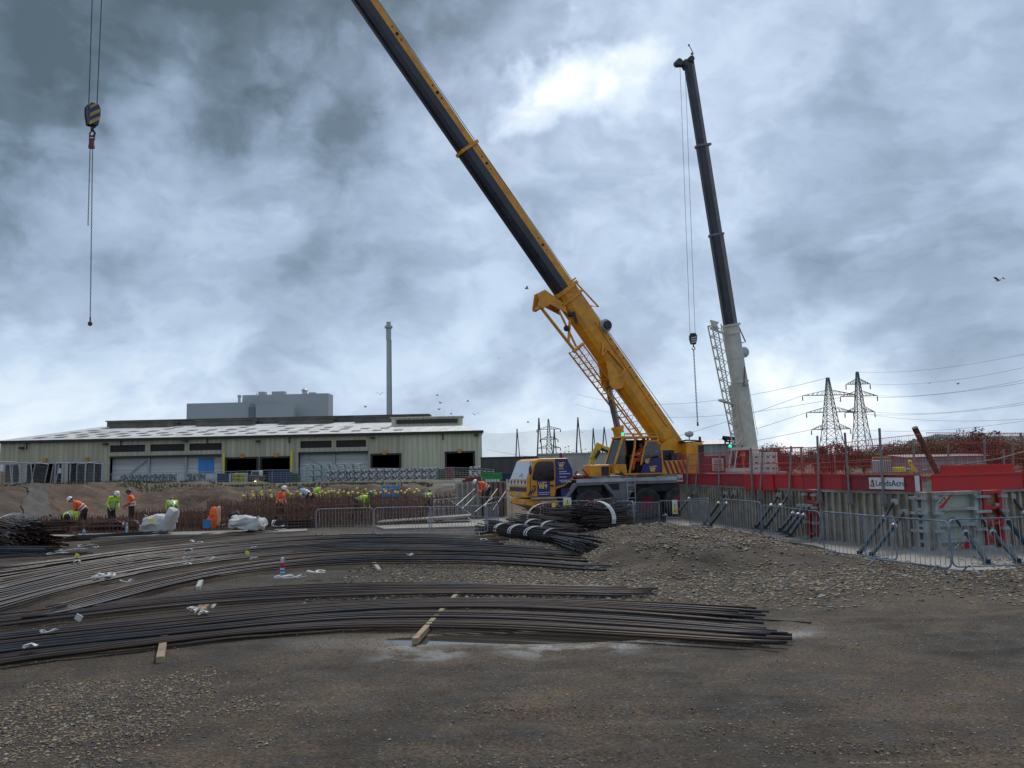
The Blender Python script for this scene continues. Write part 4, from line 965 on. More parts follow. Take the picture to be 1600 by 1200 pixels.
for j in range(5):
    y = YW + 4 + j * 6.6
    for i in range(22):
        if cnt >= 100: break
        x = X0 + 4 + i * 4.35 + (j % 2) * .6
        if x > X1 - 14 - j * 3 or (j > 2 and i % 2): continue
        if R() < .08: continue
        q = MB(); q.add([(x, y, roof_z(y) + .04 - .1 * 0), (x + 1.7, y, roof_z(y) + .04), (x + 1.7, y + 2.6, roof_z(y + 2.6) + .04), (x, y + 2.6, roof_z(y + 2.6) + .04)] , [(0, 1, 2, 3)])
        q.v += [v + V((0, 0, .05)) for v in q.v]; q.f += [(4, 5, 6, 7), (0, 1, 5, 4), (1, 2, 6, 5), (2, 3, 7, 6), (3, 0, 4, 7)]
        q.build('skylight', SKYL, rf, world=True); cnt += 1
def monitor(p0, p1, y0, y1, Y, m_, nm='roof_monitor', dep=4):
    xa, xb = wx(p0, Y), wx(p1, Y); za = W(400, y1, Y).z; 
    zt = (W(p0, y0, Y).z + W(p1, y0, Y).z) / 2; zb = roof_z(min(Y, YR)) - .6
    q = MB(); q.bb((xa, Y, zb), (xb, Y + dep, zt)); q.bb((xa - .3, Y - .3, zt + .003), (xb + .3, Y + dep + .3, zt + .25))
    return q.build(nm, m_, rf, world=True)
def zmon(p0, p1, Y, zt, m_, dep=4):
    xa, xb = wx(p0, Y), wx(p1, Y); zb = roof_z(min(Y, YR)) - .5
    q = MB(); q.bb((xa, Y, zb), (xb, Y + dep, zt)); q.bb((xa - .3, Y - .3, zt + .003), (xb + .3, Y + dep + .3, zt + .25)); return q.build('roof_monitor', m_, rf, world=True)
zmon(165, 670, YR - 2, 16.1, VENT, 5)
for p0, p1 in ((169, 265), (305, 392), (434, 517), (555, 636)): zmon(p0, p1, YR - 7, 15.45, VENT, 4.5)
mo = zmon(612, 722, YW + 17, 14.0, CLADP, 4)
q = MB(); q.bb((wx(620, YW + 17), YW + 16.7, 12.75), (wx(716, YW + 17), YW + 16.9, 13.65)); q.build('louvre', LOUV, mo, world=True)
# fittings on the front
m = MB()
OR_ = mat('door_lamp_orange', (.45, .2, .03), .5)
for px in (70, 135, 378, 432, 601, 718):
    m = MB(); p = WX(px, YW - .3, 6.1); m.box(p, (.7, .3, .8)); m.build('door_beacon', OR_, sh, world=True)
for px, z in ((33, 8.6), (164, 9.0), (289, 9.3), (403, 8.9), (582, 9.1), (744, 9.2)):
    m = MB(); p = WX(px, YW - .5, z); m.box(p, (.8, .5, .45)); m.beam(p + V((0, .4, .2)), p, .12); m.build('floodlight', BLK, sh, world=True)
for px in (349, 455):
    m = MB(); p = WX(px, YW - .9, ZB); m.tube([p, p + V((0, 0, 6.4))], .22, 8); m.build('guard_post', YTAG, sh, world=True)
for px in (42, 189, 324, 452, 692): m = MB(); p = WX(px, YW - .25, 10); m.tube([p, p - V((0, 0, 1.6))], .12, 6); m.build('downpipe', LOUV, sh, world=True)
p0, p1 = WX(310, YW + 1, 6), WX(334, YW + 1, 6)
tag(MB().bb((p0.x, YW + 1.05, 2.9), (p1.x, YW + 1.15, 5.9)).build('banner', BLUEP), 'bright blue sheet hung on the white wall of the shed', 'banner')
# ------------------------------------------------------------------ grey plant and chimney behind
YB = 300.0
pl = thing('plant_building', 'pale grey box-shaped plant building rising behind the shed roof', 'industrial building', WX(403, YB, 0))
def pbox(x0, x1, yt, Y, dep, m_, nm, zb=0, par=pl):
    a, c_ = WX(x0, Y, 20).x, WX(x1, Y, 20).x; zt = W((x0 + x1) / 2, yt, Y).z
    return MB().bb((a, Y, zb), (c_, Y + dep, zt)).build(nm, m_, par, world=True)
pbox(291, 388, 629.5, YB, 5, GREYB, 'low_block'); tw = pbox(378, 513, 616, YB + 6, 8, GREYB, 'main_block'); pbox(399.5, 456, 632, YB - 3, 5, GREYB, 'front_block'); pbox(388, 399.2, 636, YB - .5, .4, GREYD, 'recess')  # recess is a flat plate, its shade painted as dark grey
for a, c_, y in ((403, 413, 612), (424, 444, 611.5), (482, 492, 613), (497, 508, 614.5)): pbox(a, c_, y, YB + 10, 3, GREYB, 'roof_unit', 33, tw)
p = WX(476, YB + 12, W(476, 614, YB + 12).z); q = MB(); q.lathe([(1.0, -2), (1.0, .8), (1.3, .8), (1.3, 1.1), (.2, 2.0)], p, n=12); q.build('roof_vent', LGR, tw, world=True)
p = WX(374, YB + 2, W(374, 620, YB).z); q = MB(); q.lathe([(.5, -2.6), (.5, 0), (.7, 0), (.7, .8), (.2, 1.0)], p, n=10); q.build('roof_vent', LGR, tw, world=True)
p = WX(401, YB + 5, W(401, 612, YB).z); q = MB(); q.tube([p - V((0, 0, 4)), p], .12, 5); q.build('mast', LGR, tw, world=True)
p = WX(608.5, YB, 0); pt = W(605.3, 503, YB)
cm = thing('chimney', 'tall slim grey steel chimney rising behind the shed', 'chimney', p)
q = MB(); hgt = pt.z; q.lathe([(1.05, 0), (.85, hgt - 8), (.85, hgt - 2)], p, n=20); q.build('stack', GREYB, cm, world=True)
q = MB(); q.lathe([(.9, hgt - 7), (.98, hgt - 7), (.98, hgt - 2), (1.5, hgt - 2.4), (1.5, hgt - 1.6), (.9, hgt - 1.6), (.8, hgt), (.4, hgt + .1)], p, n=20); q.build('cap', GREYB, cm, world=True)
q = MB(); q.tube([p + V((1.15, -.2, 0)), p + V((.98, -.2, hgt - 7))], .12, 5); q.build('service_pipe', GREYD, cm, world=True)
# ------------------------------------------------------------------ concrete push walls
def cwall(x0, x1, yt, Y, nm, label, m_, zb=-.2, ribs=True):
    a, c_ = WX(x0, Y, 2), WX(x1, Y, 2); z = (W(x0, yt, Y).z + W(x1, yt, Y).z) / 2
    t = thing(nm, label, 'wall', ((a.x + c_.x) / 2, Y, 0)); MB().bb((a.x, Y, zb), (c_.x, Y + .6, z)).build('panels', m_, t, world=True)
    q = MB(); n = int((c_.x - a.x) / 1.6)
    for i in range(n + 1): x = a.x + (c_.x - a.x) * i / n; q.bb((x - .08, Y - .12, zb), (x + .08, Y - .003, z))
    q.bb((a.x - .1, Y - .15, z + .003), (c_.x + .1, Y + .7, z + .18)); q.build('ribs', m_, t, world=True)
cwall(842, 1010, 709, 110, 'concrete_wall', 'pale concrete panel wall behind the yellow crane', CONC)
cwall(752, 846, 715, 135, 'concrete_wall', 'dark stained low wall between shed and pale concrete wall', DCONC)
# ------------------------------------------------------------------ pale sheds on the right
def shed(x0, x1, yt, Y, dep, label, rise=1.2, m_=SHEDR, mr_=None):
    a, c_ = WX(x0, Y, 3), WX(x1, Y, 3); z = (W(x0, yt, Y).z + W(x1, yt, Y).z) / 2; t = thing('industrial_shed', label, 'building', ((a.x + c_.x) / 2, Y, 0))
    MB().bb((a.x, Y, -1), (c_.x, Y + dep, z)).build('wall', m_, t, world=True)
    q = MB(); q.prism([(Y - .6, z + .003), (Y + dep / 2, z + rise), (Y + dep + .6, z + .003)], c_.x - a.x + 1.2, (a.x - .6, 0, 0), ((0, 1, 0), (0, 0, 1)), (1, 0, 0)); q.build('roof', mr_ or LGR, t, world=True)
    return t
shed(1060, 1152, 694, 190, 40, 'grey-green shed behind the gap between the two cranes', 1.6)
shed(1530, 1680, 681, 330, 60, 'pale long shed on the skyline at the right edge', 2.5, WHT)
shed(1418, 1540, 713, 140, 14, 'low mauve-grey building seen through the red mesh', .5, SHEDR, GRYC)
t = thing('conveyor', 'dark conveyor gantry on the roof of the grey-green shed', 'conveyor', WX(1142, 186, 9)); q = MB(); q.beam(W(1129, 684, 186), W(1152, 686, 186), .5, .9); q.beam(W(1129, 684, 186), W(1136, 690, 186), .5, .5); q.beam(W(1136, 690, 186), W(1152, 691, 186), .3, .3)
for px in (1133, 1140, 1148): q.beam(W(px, 685, 186), W(px, 695, 186), .3, .3)
q.build('truss', BLK, t, world=True)
# ------------------------------------------------------------------ pylons
def pylon(px, ptop, ppx, Y, label, arms, hgt=None, bw=9.0, tw_=1.2, armw=None):
    base = WX(ppx, Y, 0); top = W(px, ptop, Y); Hh = top.z; t = thing('electricity_pylon', label, 'pylon', base)
    q = MB(); r = .24 * Y / 480
    def hw(z):
        k = z / Hh
        return (bw / 2) * (1 - k / .42) + (bw * .27) * (k / .42) if k < .42 else bw * .27 + (tw_ / 2 - bw * .27) * ((k - .42) / .58)
    lv_ = [0, .16, .3, .42, .5, .57, .64, .7, .76, .81, .86, .9, .94, .97, 1]
    for i, (k0, k1) in enumerate(zip(lv_, lv_[1:])):
        z0, z1 = k0 * Hh, k1 * Hh; a, c_ = hw(z0), hw(z1)
        C0 = [(-a, -a), (a, -a), (a, a), (-a, a)]; C1 = [(-c_, -c_), (c_, -c_), (c_, c_), (-c_, c_)]
        for j in range(4):
            P0, P1 = C0[j], C1[j]; N0, N1 = C0[(j + 1) % 4], C1[(j + 1) % 4]
            q.beam(base + V((*P0, z0)), base + V((*P1, z1)), r * 1.5)
            q.beam(base + V((*P0, z0)), base + V((*N1, z1)), r * .8); q.beam(base + V((*N0, z0)), base + V((*P1, z1)), r * .8); q.beam(base + V((*P1, z1)), base + V((*N1, z1)), r * .7)
    q.build('tower', LEAD, t, world=True); ends = []
    for k, wd in arms:
        z = k * Hh; a = hw(z); e_ = []
        for s in (-1, 1):
            q = MB()
            tip = base + V((s * wd, 0, z)); e_.append(tip)
            for y_ in (-a, a):
                q.beam(base + V((s * a, y_, z)), tip, r * 1.2); q.beam(base + V((s * a, y_, z + .055 * Hh)), tip, r)
                for i in range(1, 5):
                    u_ = i / 5; p = base + V((s * (a + (wd - a) * u_), y_ * (1 - u_), z)); p2 = base + V((s * (a + (wd - a) * (u_ - .1)), y_ * (1 - u_), z + .055 * Hh * (1 - u_ + .1))); q.beam(p, p2, r * .8)
            q.build('cross_arm', LEAD, t, world=True)
        ends.append(e_)
        for tip in e_:
            q = MB(); q.lathe([(.06 * Y / 480, 0), (.3 * Y / 480, -.4), (.3 * Y / 480, -.055 * Hh)], tip - V((0, 0, .2)) + V((0, 0, 0)), (0, 0, 1), 6); q.build('insulator', BLK, t, world=True)
    ends.append([top, top]); return ends
e1 = pylon(1295, 590, 1302, 470, 'nearest and darkest pylon, with three wide cross arms, right of the white crane', [(.80, 15.5), (.605, 13.8), (.41, 11.5)], bw=14)
e2 = pylon(1337, 581, 1349, 560, 'taller slimmer pylon just right of the darkest one', [(.865, 8.5), (.735, 13), (.56, 10.5)], bw=13)
e3 = pylon(856, 655, 859, 850, 'distant pylon seen over the pale wall between net masts', [(.80, 12.5), (.60, 9.5), (.43, 12)], bw=10, tw_=1)
def wire(p, q, sag, label, r=.05, group='overhead power lines'):
    pts = [p.lerp(q, t / 14) - V((0, 0, sag * 4 * (t / 14) * (1 - t / 14))) for t in range(15)]
    b = MB(); b.tube(pts, r, 4, False); tag(b.build('power_line', WIRE), label, 'power line', group)
LW = 'power line sweeping from the two right-hand pylons to the right edge'
for (pa, tg_) in ((e2[3][1], (1680, 536, 300)), (e2[0][1], (1680, 556, 300)), (e2[1][1], (1700, 570, 280)), (e2[1][0], (1700, 580, 280)), (e2[2][1], (1700, 610, 280)), (e2[2][0], (1700, 617, 280)), (e1[2][1], (1700, 640, 280)), (e1[1][1], (1700, 646, 280))):
    wire(pa, W(*tg_), 4, LW, .06)
LW2 = 'power line running down left from the darkest pylon behind the white crane'
for pa, tg_ in ((e1[0][0], (760, 760, 900)), (e1[1][0], (760, 775, 900)), (e1[2][0], (760, 742, 900)), (e1[0][1], (900, 672, 900)), (e1[3][0], (900, 655, 900))):
    wire(pa, W(tg_[0], tg_[1] - 40, tg_[2]), 14, LW2, .10)
# net masts
LM = {809: 'leftmost net mast pair, just right of the shed', 842: 'tall crossed net mast pair in front of the distant pylon', 866: 'thin net mast pair touching the distant pylon on its right', 903: 'tallest net mast pair in the middle of the netting', 927: 'net mast pair just left of the yellow ram', 944: 'net mast pair closest to the yellow boom', 962: 'net mast half hidden by the yellow boom'}
for px, yt, spread, Y in ((808, 670, 9, 230), (842, 653, 11, 200), (866, 670, 8, 230), (903, 652, 12, 200), (927, 669, 9, 230), (944, 667, 14, 230), (962, 662, 12, 220)):
    b0 = WX(px - spread * .35, Y, 0); b1 = WX(px + spread * .75, Y, 0); tp = W(px, yt, Y); key = min(LM, key=lambda k: abs(k - px))
    t = thing('net_mast', LM[key], 'mast', b0, 0, 'masts of the litter netting'); q = MB(); q.tube([b0, tp], .2, 6); q.build('pole', VENT, t, world=True); q = MB(); q.tube([b1, tp], .14, 6); q.build('stay', VENT, t, world=True)
net = bpy.data.materials.new('litter_net'); net.use_nodes = True; nn = net.node_tree; nb_ = nn.nodes['Principled BSDF']; nb_.inputs['Base Color'].default_value = (.12, .13, .14, 1); nb_.inputs['Alpha'].default_value = .11
def netsheet(a, c_, yt, yt2, Y, label):
    n = 14; q = MB()
    for i in range(n + 1):
        t_ = i / n; p = W(a + (c_ - a) * t_, yt + (yt2 - yt) * t_ + 3 * 4 * t_ * (1 - t_), Y); q.v += [V((p.x, Y, 0)), p, V((p.x, Y + .05, 0)), V((p.x, Y + .05, p.z))]
    for i in range(n): k = i * 4; q.f += [(k, k + 4, k + 5, k + 1), (k + 2, k + 3, k + 7, k + 6)]
    tag(q.build('netting', net), label, 'netting')
netsheet(752, 842, 676, 671, 226, 'sagging grey litter net between the shed and the first tall mast'); netsheet(842, 903, 672, 670, 226, 'grey litter net between the two tall mast pairs'); netsheet(903, 985, 671, 664, 226, 'grey litter net running behind the yellow boom')
# ------------------------------------------------------------------ trees
def tree(px, Y, h, w_, label, leaf=LEAF, n=900, name='broadleaf_tree', seed=0):
    rs = random.Random(seed); b = WX(px, Y, 0); b.z = H(b.x, b.y) if Y < 110 else 0
    t = thing(name, label, 'tree', b, 0, 'trees along the skyline')
    q = MB(); q.tube([b, b + V((.1, 0, h * .4)), b + V((0, 0, h * .85))], [.03 * h, .022 * h, .006 * h], 6)
    L = []
    for i in range(9):
        a = rs.random() * 6.28; z = h * rs.uniform(.2, .5); e_ = b + V((cos(a) * w_ * .38, sin(a) * w_ * .38, z + h * rs.uniform(.05, .25))); q.tube([b + V((0, 0, z)), e_], [.012 * h, .004 * h], 4); L.append(e_)
    q.build('trunk', BARK, t, world=True); q = MB(); cl = L + [b + V((rs.uniform(-.3, .3) * w_, rs.uniform(-.3, .3) * w_, h * rs.uniform(.15, .80))) for _ in range(16)]
    for c_ in cl:
        rr = w_ * rs.uniform(.12, .2)
        for _ in range(n // len(cl)):
            v = V((rs.gauss(0, 1), rs.gauss(0, 1), rs.gauss(0, .8))).normalized() * rr * rs.random() ** .4; p = c_ + v; s = h * rs.uniform(.012, .026)
            u1 = V((rs.uniform(-1, 1), rs.uniform(-1, 1), rs.uniform(-1, 1))).normalized() * s; u2 = V((rs.uniform(-1, 1), rs.uniform(-1, 1), rs.uniform(-1, 1))).normalized() * s
            q.add([p - u1, p + u2, p + u1, p - u2], [(0, 1, 2, 3)])
    q.build('crown', leaf, t, world=True)
TS = [(1205, 150, 6.8, 9, 1), (1232, 150, 6.0, 7, 1), (1187, 165, 6.5, 6, 1), (1275, 160, 6.4, 8, 1), (1300, 150, 7.4, 8, 1), (1322, 150, 6.2, 7, 1), (1350, 155, 5.2, 7, 0), (1385, 165, 7.2, 10, 0), (1410, 175, 7.6, 9, 0), (1432, 165, 7.0, 8, 0), (1453, 160, 9.3, 9, 0), (1478, 165, 8.2, 10, 0),
      (1500, 170, 8.6, 9, 0), (1524, 150, 9.8, 9, 1), (1545, 160, 8.0, 10, 0), (1572, 165, 7.6, 10, 0), (1600, 160, 8.0, 10, 0), (1632, 165, 8.2, 11, 0)]
TL = ['rusty-leaved tree right beside the white crane', 'low rusty tree left of the first tall fence post', 'sparse tree partly behind the white crane housing', 'rust-coloured tree left of the darkest pylon foot', 'largest rust-coloured tree at the foot of the darkest pylon', 'rusty tree between the two right-hand pylons', 'small green tree right of the slim pylon', 'green tree left of the leaning tube', 'thin green tree behind the leaning tube', 'green tree touching the leaning rusty tube',
      'dark tall green tree right of the leaning tube', 'mid green tree right of the dark tall one', 'broad green tree in the middle of the right skyline', 'brown-topped tallest tree of the right skyline', 'green tree left of the pale skyline shed', 'green tree in front of the pale skyline shed', 'green tree by the right picture edge', 'green tree cut by the right picture edge']
for i, (px, Y, h, w_, au) in enumerate(TS): tree(px, Y, h * (.88 if px > 1440 else .92), w_ * (1.25 if px > 1400 else .95), TL[i], LEAF2 if au else LEAF, 5600, 'autumn_tree' if au else 'broadleaf_tree', i)
for i, (px, Y, h, l) in enumerate(((757, 420, 9.5, 'tiny far tree nearest the shed corner'), (766, 420, 8.8, 'second tiny far tree from the shed corner'), (774, 425, 8.6, 'tiny far tree left of the first net mast'), (783, 420, 6.5, 'low far tree behind the first net mast'), (903, 125, 6.4, 'green bush showing over the pale concrete wall'), (895, 128, 5.8, 'small bush tip left of the taller one over the pale wall'))): tree(px, Y, h, h * (.8 if Y > 200 else 1.0), l, LEAF, 500, 'far_tree', 50 + i)
# far wooded skyline
m = MB()
for _ in range(26000):
    a = U(-1.0, 1.0); Y = U(700, 900); x = a * Y; h = 7 + 5 * mn.noise(V((x * .012, 0, 1))) + 3 * mn.noise(V((x * .05, 3, 1)))
    z = U(0, max(1.5, h)); s = U(.8, 1.8); m.add([(x - s, Y, z), (x + U(-1, 1), Y + U(-1, 1), z + s), (x + s, Y, z + U(-.6, .6))], [(0, 1, 2)])
tag(m.build('distant_woodland', LEAF), 'thin dark line of far-off trees along the horizon', 'woodland', kind='stuff')
# ------------------------------------------------------------------ bales
def bale_mat(nm, cols):
    m = bpy.data.materials.new(nm); m.use_nodes = True; nt = m.node_tree; b = nt.nodes['Principled BSDF']; o = nt.nodes.new('ShaderNodeTexCoord').outputs['Object']
    v = nt.nodes.new('ShaderNodeTexVoronoi'); v.inputs['Scale'].default_value = 4.2; lk(nt, o, v.inputs['Vector']); s = nt.nodes.new('ShaderNodeSeparateColor'); lk(nt, v.outputs['Color'], s.inputs[0])
    r = nt.nodes.new('ShaderNodeValToRGB'); lk(nt, s.outputs[0], r.inputs[0]); r.color_ramp.interpolation = 'CONSTANT'; e = r.color_ramp.elements; e[0].color = (*cols[0], 1); e[1].color = (*cols[-1], 1); e[1].position = .86
    for i, c in enumerate(cols[1:-1]): e.new((i + 1) * .86 / (len(cols) - 1)).color = (*c, 1)
    lk(nt, r.outputs[0], b.inputs['Base Color']); b.inputs['Roughness'].default_value = .55; return m
BM1 = bale_mat('baled_plastic_pale', [(.22, .26, .25), (.34, .38, .37), (.16, .2, .19), (.42, .45, .44), (.28, .33, .31)])
BM2 = bale_mat('baled_waste_mixed', [(.04, .042, .046), (.2, .2, .2), (.42, .42, .42), (.07, .06, .055), (.55, .55, .55)])
BM3 = bale_mat('baled_waste_dark', [(.05, .06, .07), (.12, .14, .16), (.24, .27, .3), (.08, .09, .1), (.3, .33, .36)])
def bale_src(m_):
    out_ = []
    for k in range(3): out_.append(MB().lumpy((0, 0, .55), (1.40, 1.1, 1.14), .07, 3.0, 5, None, k + 1, 0, .12).mesh('bale', m_))
    return out_
SRC = {1: bale_src(BM1), 2: bale_src(BM2), 3: bale_src(BM3)}
def stack(pa, pb, Y, levels, k, label, group, z0=None, drop=0):
    xa, xb = WX(pa, Y, 1).x, WX(pb, Y, 1).x; n = max(1, int((xb - xa) / 1.3))
    for lv_i in range(levels):
        for i in range(n):
            if lv_i == levels - 1 and drop and R() < drop: continue
            if lv_i and (i < (lv_i if drop else 0)): continue
            o = bpy.data.objects.new('waste_bale', random.choice(SRC[k])); COL.objects.link(o); z = .62 if z0 is None else z0
            o.location = (xa + (i + .5) * (xb - xa) / n + U(-.06, .06), Y + U(-.15, .15), z + lv_i * 1.1); o.rotation_euler = (0, 0, U(-.06, .06)); tag(o, label, 'waste bale', group)
stack(478, 565, 150, 3, 1, 'pale green-white bale in the tallest stack before the second white recess', 'pale plastic bales')
stack(512, 560, 148, 2, 2, 'grey and white bale in the long row below the pale stack', 'mixed waste bales')
stack(560, 690, 147.6, 2, 2, 'grey and white bale in the long row along the fence', 'mixed waste bales in the long row')
stack(178, 275, 149, 2, 3, 'dark grey-blue bale stacked against the left white recess', 'dark bales', drop=.1); stack(290, 322, 149, 2, 3, 'dark grey bale left of the navy containers', 'dark bales by the containers')
stack(733, 815, 138, 2, 2, 'grey and white bale stacked by the low dark wall', 'bales by the dark wall')
stack(565, 620, 151, 3, 1, 'pale bale behind the long mixed row', 'pale plastic bales behind', drop=.5)
# ------------------------------------------------------------------ containers and plant in the yard
def container(px0, px1, py0, py1, Y, dep, m_, nm, label, cat, open_=None, text_=None):
    a, c_ = W(px0, py0, Y), W(px1, py1, Y); t = thing(nm, label, cat, ((a.x + c_.x) / 2, Y, c_.z))
    x0, x1, z0, z1 = a.x, c_.x, c_.z, a.z; w_ = .08
    q = MB(); q.bb((x0, Y + dep - w_, z0), (x1, Y + dep, z1)); q.bb((x0, Y, z0), (x0 + w_, Y + dep - w_, z1)); q.bb((x1 - w_, Y, z0), (x1, Y + dep - w_, z1)); q.bb((x0 + w_, Y + .01, z0), (x1 - w_, Y + dep - w_, z0 + .1))
    if open_ is None: q.bb((x0 + w_, Y, z0 + .1), (x1 - w_, Y + w_, z1))
    else:
        xo0, xo1 = WX(open_[0], Y, 1).x, WX(open_[1], Y, 1).x; q.bb((x0 + w_, Y, z0 + .1), (xo0, Y + w_, z1)); q.bb((xo1, Y, z0 + .1), (x1 - w_, Y + w_, z1))
    q.build('body', m_, t, world=True)
    q = MB(); n = max(3, int((x1 - x0) / .5))
    for i in range(n + 1):
        x = x0 + (x1 - x0) * i / n
        if open_ and xo0 < x < xo1: continue
        q.bb((x - .05, Y - .07, z0), (x + .05, Y - .003, z1))
    q.bb((x0 - .05, Y - .1, z1 + .003), (x1 + .05, Y + .1, z1 + .13)); q.build('ribs', m_, t, world=True)
    if text_:
        q = MB(); 
        x = x0 + .35
        while x < x0 + 1.6: q.bb((x, Y - .09, z1 - .9), (x + .2, Y - .075, z1 - .5)); x += .28
        q.build('lettering', WTXT, t, world=True)
    return t
container(753, 784, 741, 756, 78, 2.4, GREEN, 'skip_container', 'bright green open-sided skip container left of the yellow crane cab', 'container', (770, 780), 'x')
container(785, 800, 741, 754, 79, 2.4, NAVY, 'skip_container', 'navy container half hidden behind the yellow crane cab', 'container', None, 'x')
container(340, 360, 741, 757, 142, 3, NAVY, 'waste_container', 'left navy container before the white recess', 'container'); container(362, 385, 740, 757, 142, 3, NAVY, 'waste_container', 'right navy container beside the yellow bale pile', 'container')
container(419, 450, 738, 757, 140, 3, NAVY, 'waste_container', 'wide navy container in the dark doorway', 'container'); container(456, 465, 741, 757, 140, 2, DGREEN, 'wheelie_bin', 'dark green bin beside the yellow guard post', 'bin')
container(685, 696, 734, 749, 140, 2, DGREEN, 'wheelie_bin', 'dark green bin left of the right-hand doorway', 'bin'); container(698, 707, 731, 749, 139, 2, MARO, 'cupboard', 'maroon upright box standing in the right-hand doorway', 'cabinet')
container(360, 384, 739, 757.5, 130, 2, YTAG, 'bin', 'yellow slatted bin of bales next to the lit lamp', 'bin') if False else None
t = thing('bale_rack', 'yellow wrapped bales in a pale frame beside the lit lamp', 'rack', WX(371, 132, .8))
for i in range(3):
    q = MB()
    for j in range(2): a = W(361 + j * 12, 756 - i * 5.5, 132); q.lumpy(a + V((.6, .6, .3)), (1.15, 1, .56), .06, 2.5, 4, None, i * 2 + j)
    q.build('wrapped_bale', mat('wrap_yellow', (.36, .34, .04), .5, n=.3, ns=3) if 'wrap_yellow' not in MATS else MATS['wrap_yellow'], t, world=True)
q = MB()
for px in (359.5, 385): q.bb((W(px, 738, 131.6).x - .12, 131.5, .6), (W(px, 738, 131.6).x + .12, 131.8, 2.6))
q.build('frame', LGR, t, world=True)
# loader with one lit lamp, in the doorway
lp = WX(397, 128, H(WX(397, 128, 0).x, 128)); t = thing('wheel_loader', 'dark loader with one bright orange lamp in front of the doorways', 'loader', lp)
q = MB(); q.bb((lp.x - 1.1, 128, lp.z + .5), (lp.x + .9, 131, lp.z + 1.3)); q.build('body', BLK, t, world=True, bevel=.1); q = MB(); q.bb((lp.x - .8, 129, lp.z + 1.302), (lp.x + .6, 130.5, lp.z + 2.1)); q.build('cab', WHT, t, world=True, bevel=.1)
q = MB(); q.bb((lp.x - .65, 128.95, lp.z + 1.4), (lp.x + .45, 128.99, lp.z + 2.0)); q.build('windscreen', GLS, t, world=True)
for s in (-1, .8): q = MB(); q.lathe([(.3, -.2), (.55, -.2), (.55, .2), (.3, .2)], (lp.x + s, 129, lp.z + .55), (1, 0, 0), 14); q.build('wheel', TYRE, t, world=True)
pl_ = W(399, 755, 127.4); q = MB(); q.ball(pl_, .34, 12, 8); q.build('lamp', emis('lit_lamp', (1, .62, .3), 9), t, world=True)
# red site van and green / IBC
t = thing('site_van', 'red and white van parked on the bank near the green skip', 'van', WX(738, 66, .8))
q = MB(); a, c_ = W(723, 746, 66), W(752, 768, 66)
q.prism([(0, 0), (c_.x - a.x, 0), (c_.x - a.x, 1.15), (.25, 1.15), (0, .6)], 2.2, (a.x, 66, c_.z)); q.build('body', WHT, t, world=True, bevel=.08)
q = MB(); q.bb((a.x + .2, 65.98, c_.z + .82), (c_.x + .02, 66.9, c_.z + 1.2)); q.bb((a.x - .03, 65.98, c_.z + .1), (a.x + .25, 66.5, c_.z + 1.0)); q.build('red_trim', HUBR, t, world=True)
q = MB(); q.bb((a.x + .35, 65.96, c_.z + .45), (a.x + .6, 65.99, c_.z + .8)); q.build('side_window', GLS, t, world=True)
for x in (a.x + .4, c_.x - .4): q = MB(); q.lathe([(.1, -.1), (.32, -.1), (.32, .1), (.1, .1)], (x, 66.1, c_.z + .1), (0, 1, 0), 14); q.build('wheel', TYRE, t, world=True)
t = thing('ibc_tank', 'white caged liquid tank standing on the brown bank', 'tank', WX(702, 60, .9))
q = MB(); a = W(702, 762, 60); q.box(a, (.8 * 1.05, .9, .42 * 1.2)); q.build('bottle', WHT, t, world=True, bevel=.05); q = MB()
for i in range(7): x = a.x - .45 + i * .15; q.tube([(x, 59.5, a.z - .28), (x, 59.5, a.z + .28)], .012, 4)
for i in range(4): q.tube([(a.x - .46, 59.5, a.z - .28 + i * .18), (a.x + .46, 59.5, a.z - .28 + i * .18)], .012, 4)
q.build('cage', LGR, t, world=True)
# yellow excavator behind the crane
ex = thing('excavator', 'bright yellow excavator with folded arm behind the yellow crane', 'excavator', WX(925, 52, 0))
q = MB(); P = [W(921, 741, 52), W(932, 702, 52), W(938, 692, 52)]
for p, r0 in ((P[0], 0),): pass
q.beam(W(917, 742, 52), W(927, 716, 52), .35, .30); q.beam(W(926, 718, 52), W(937, 693, 52), .38, .42); q.build('arm', XYEL, ex, world=True, bevel=.04)
q = MB(); q.beam(W(936, 699, 52), W(958, 705, 52.6), .35, .32); q.beam(W(956, 704, 52.6), W(985, 722, 53.2), .4, .45); q.build('boom', XYEL, ex, world=True, bevel=.04)
q = MB(); q.tube([W(930, 716, 51.6), W(937, 704, 51.6)], .1, 8); q.tube([W(940, 701, 51.6), W(962, 712, 52)], .09, 8); q.build('ram', BLK, ex, world=True)
q = MB(); c_ = WX(985, 54, 1.0); q.bb((c_.x - .6, 53, .9), (c_.x + 2.2, 55.6, 2.3)); q.build('body', XYEL, ex, world=True, bevel=.1); q = MB(); q.bb((c_.x - .5, 53, 2.3), (c_.x + .6, 54.2, 3.0)); q.build('cab', GLS, ex, world=True, bevel=.05)
q = MB()
for y in (53, 55): q.bb((c_.x - 2, y, 0), (c_.x + 1.8, y + .6, .85))
q.build('track', BLK, ex, world=True, bevel=.2)
q = MB(); a = W(917, 744, 52); q.prism([(0, .3), (.9, .35), (.8, -.3), (.3, -.5), (-.1, -.2)], .9, (a.x - .3, 51.6, a.z - .1)); q.build('bucket', BLK, ex, world=True)
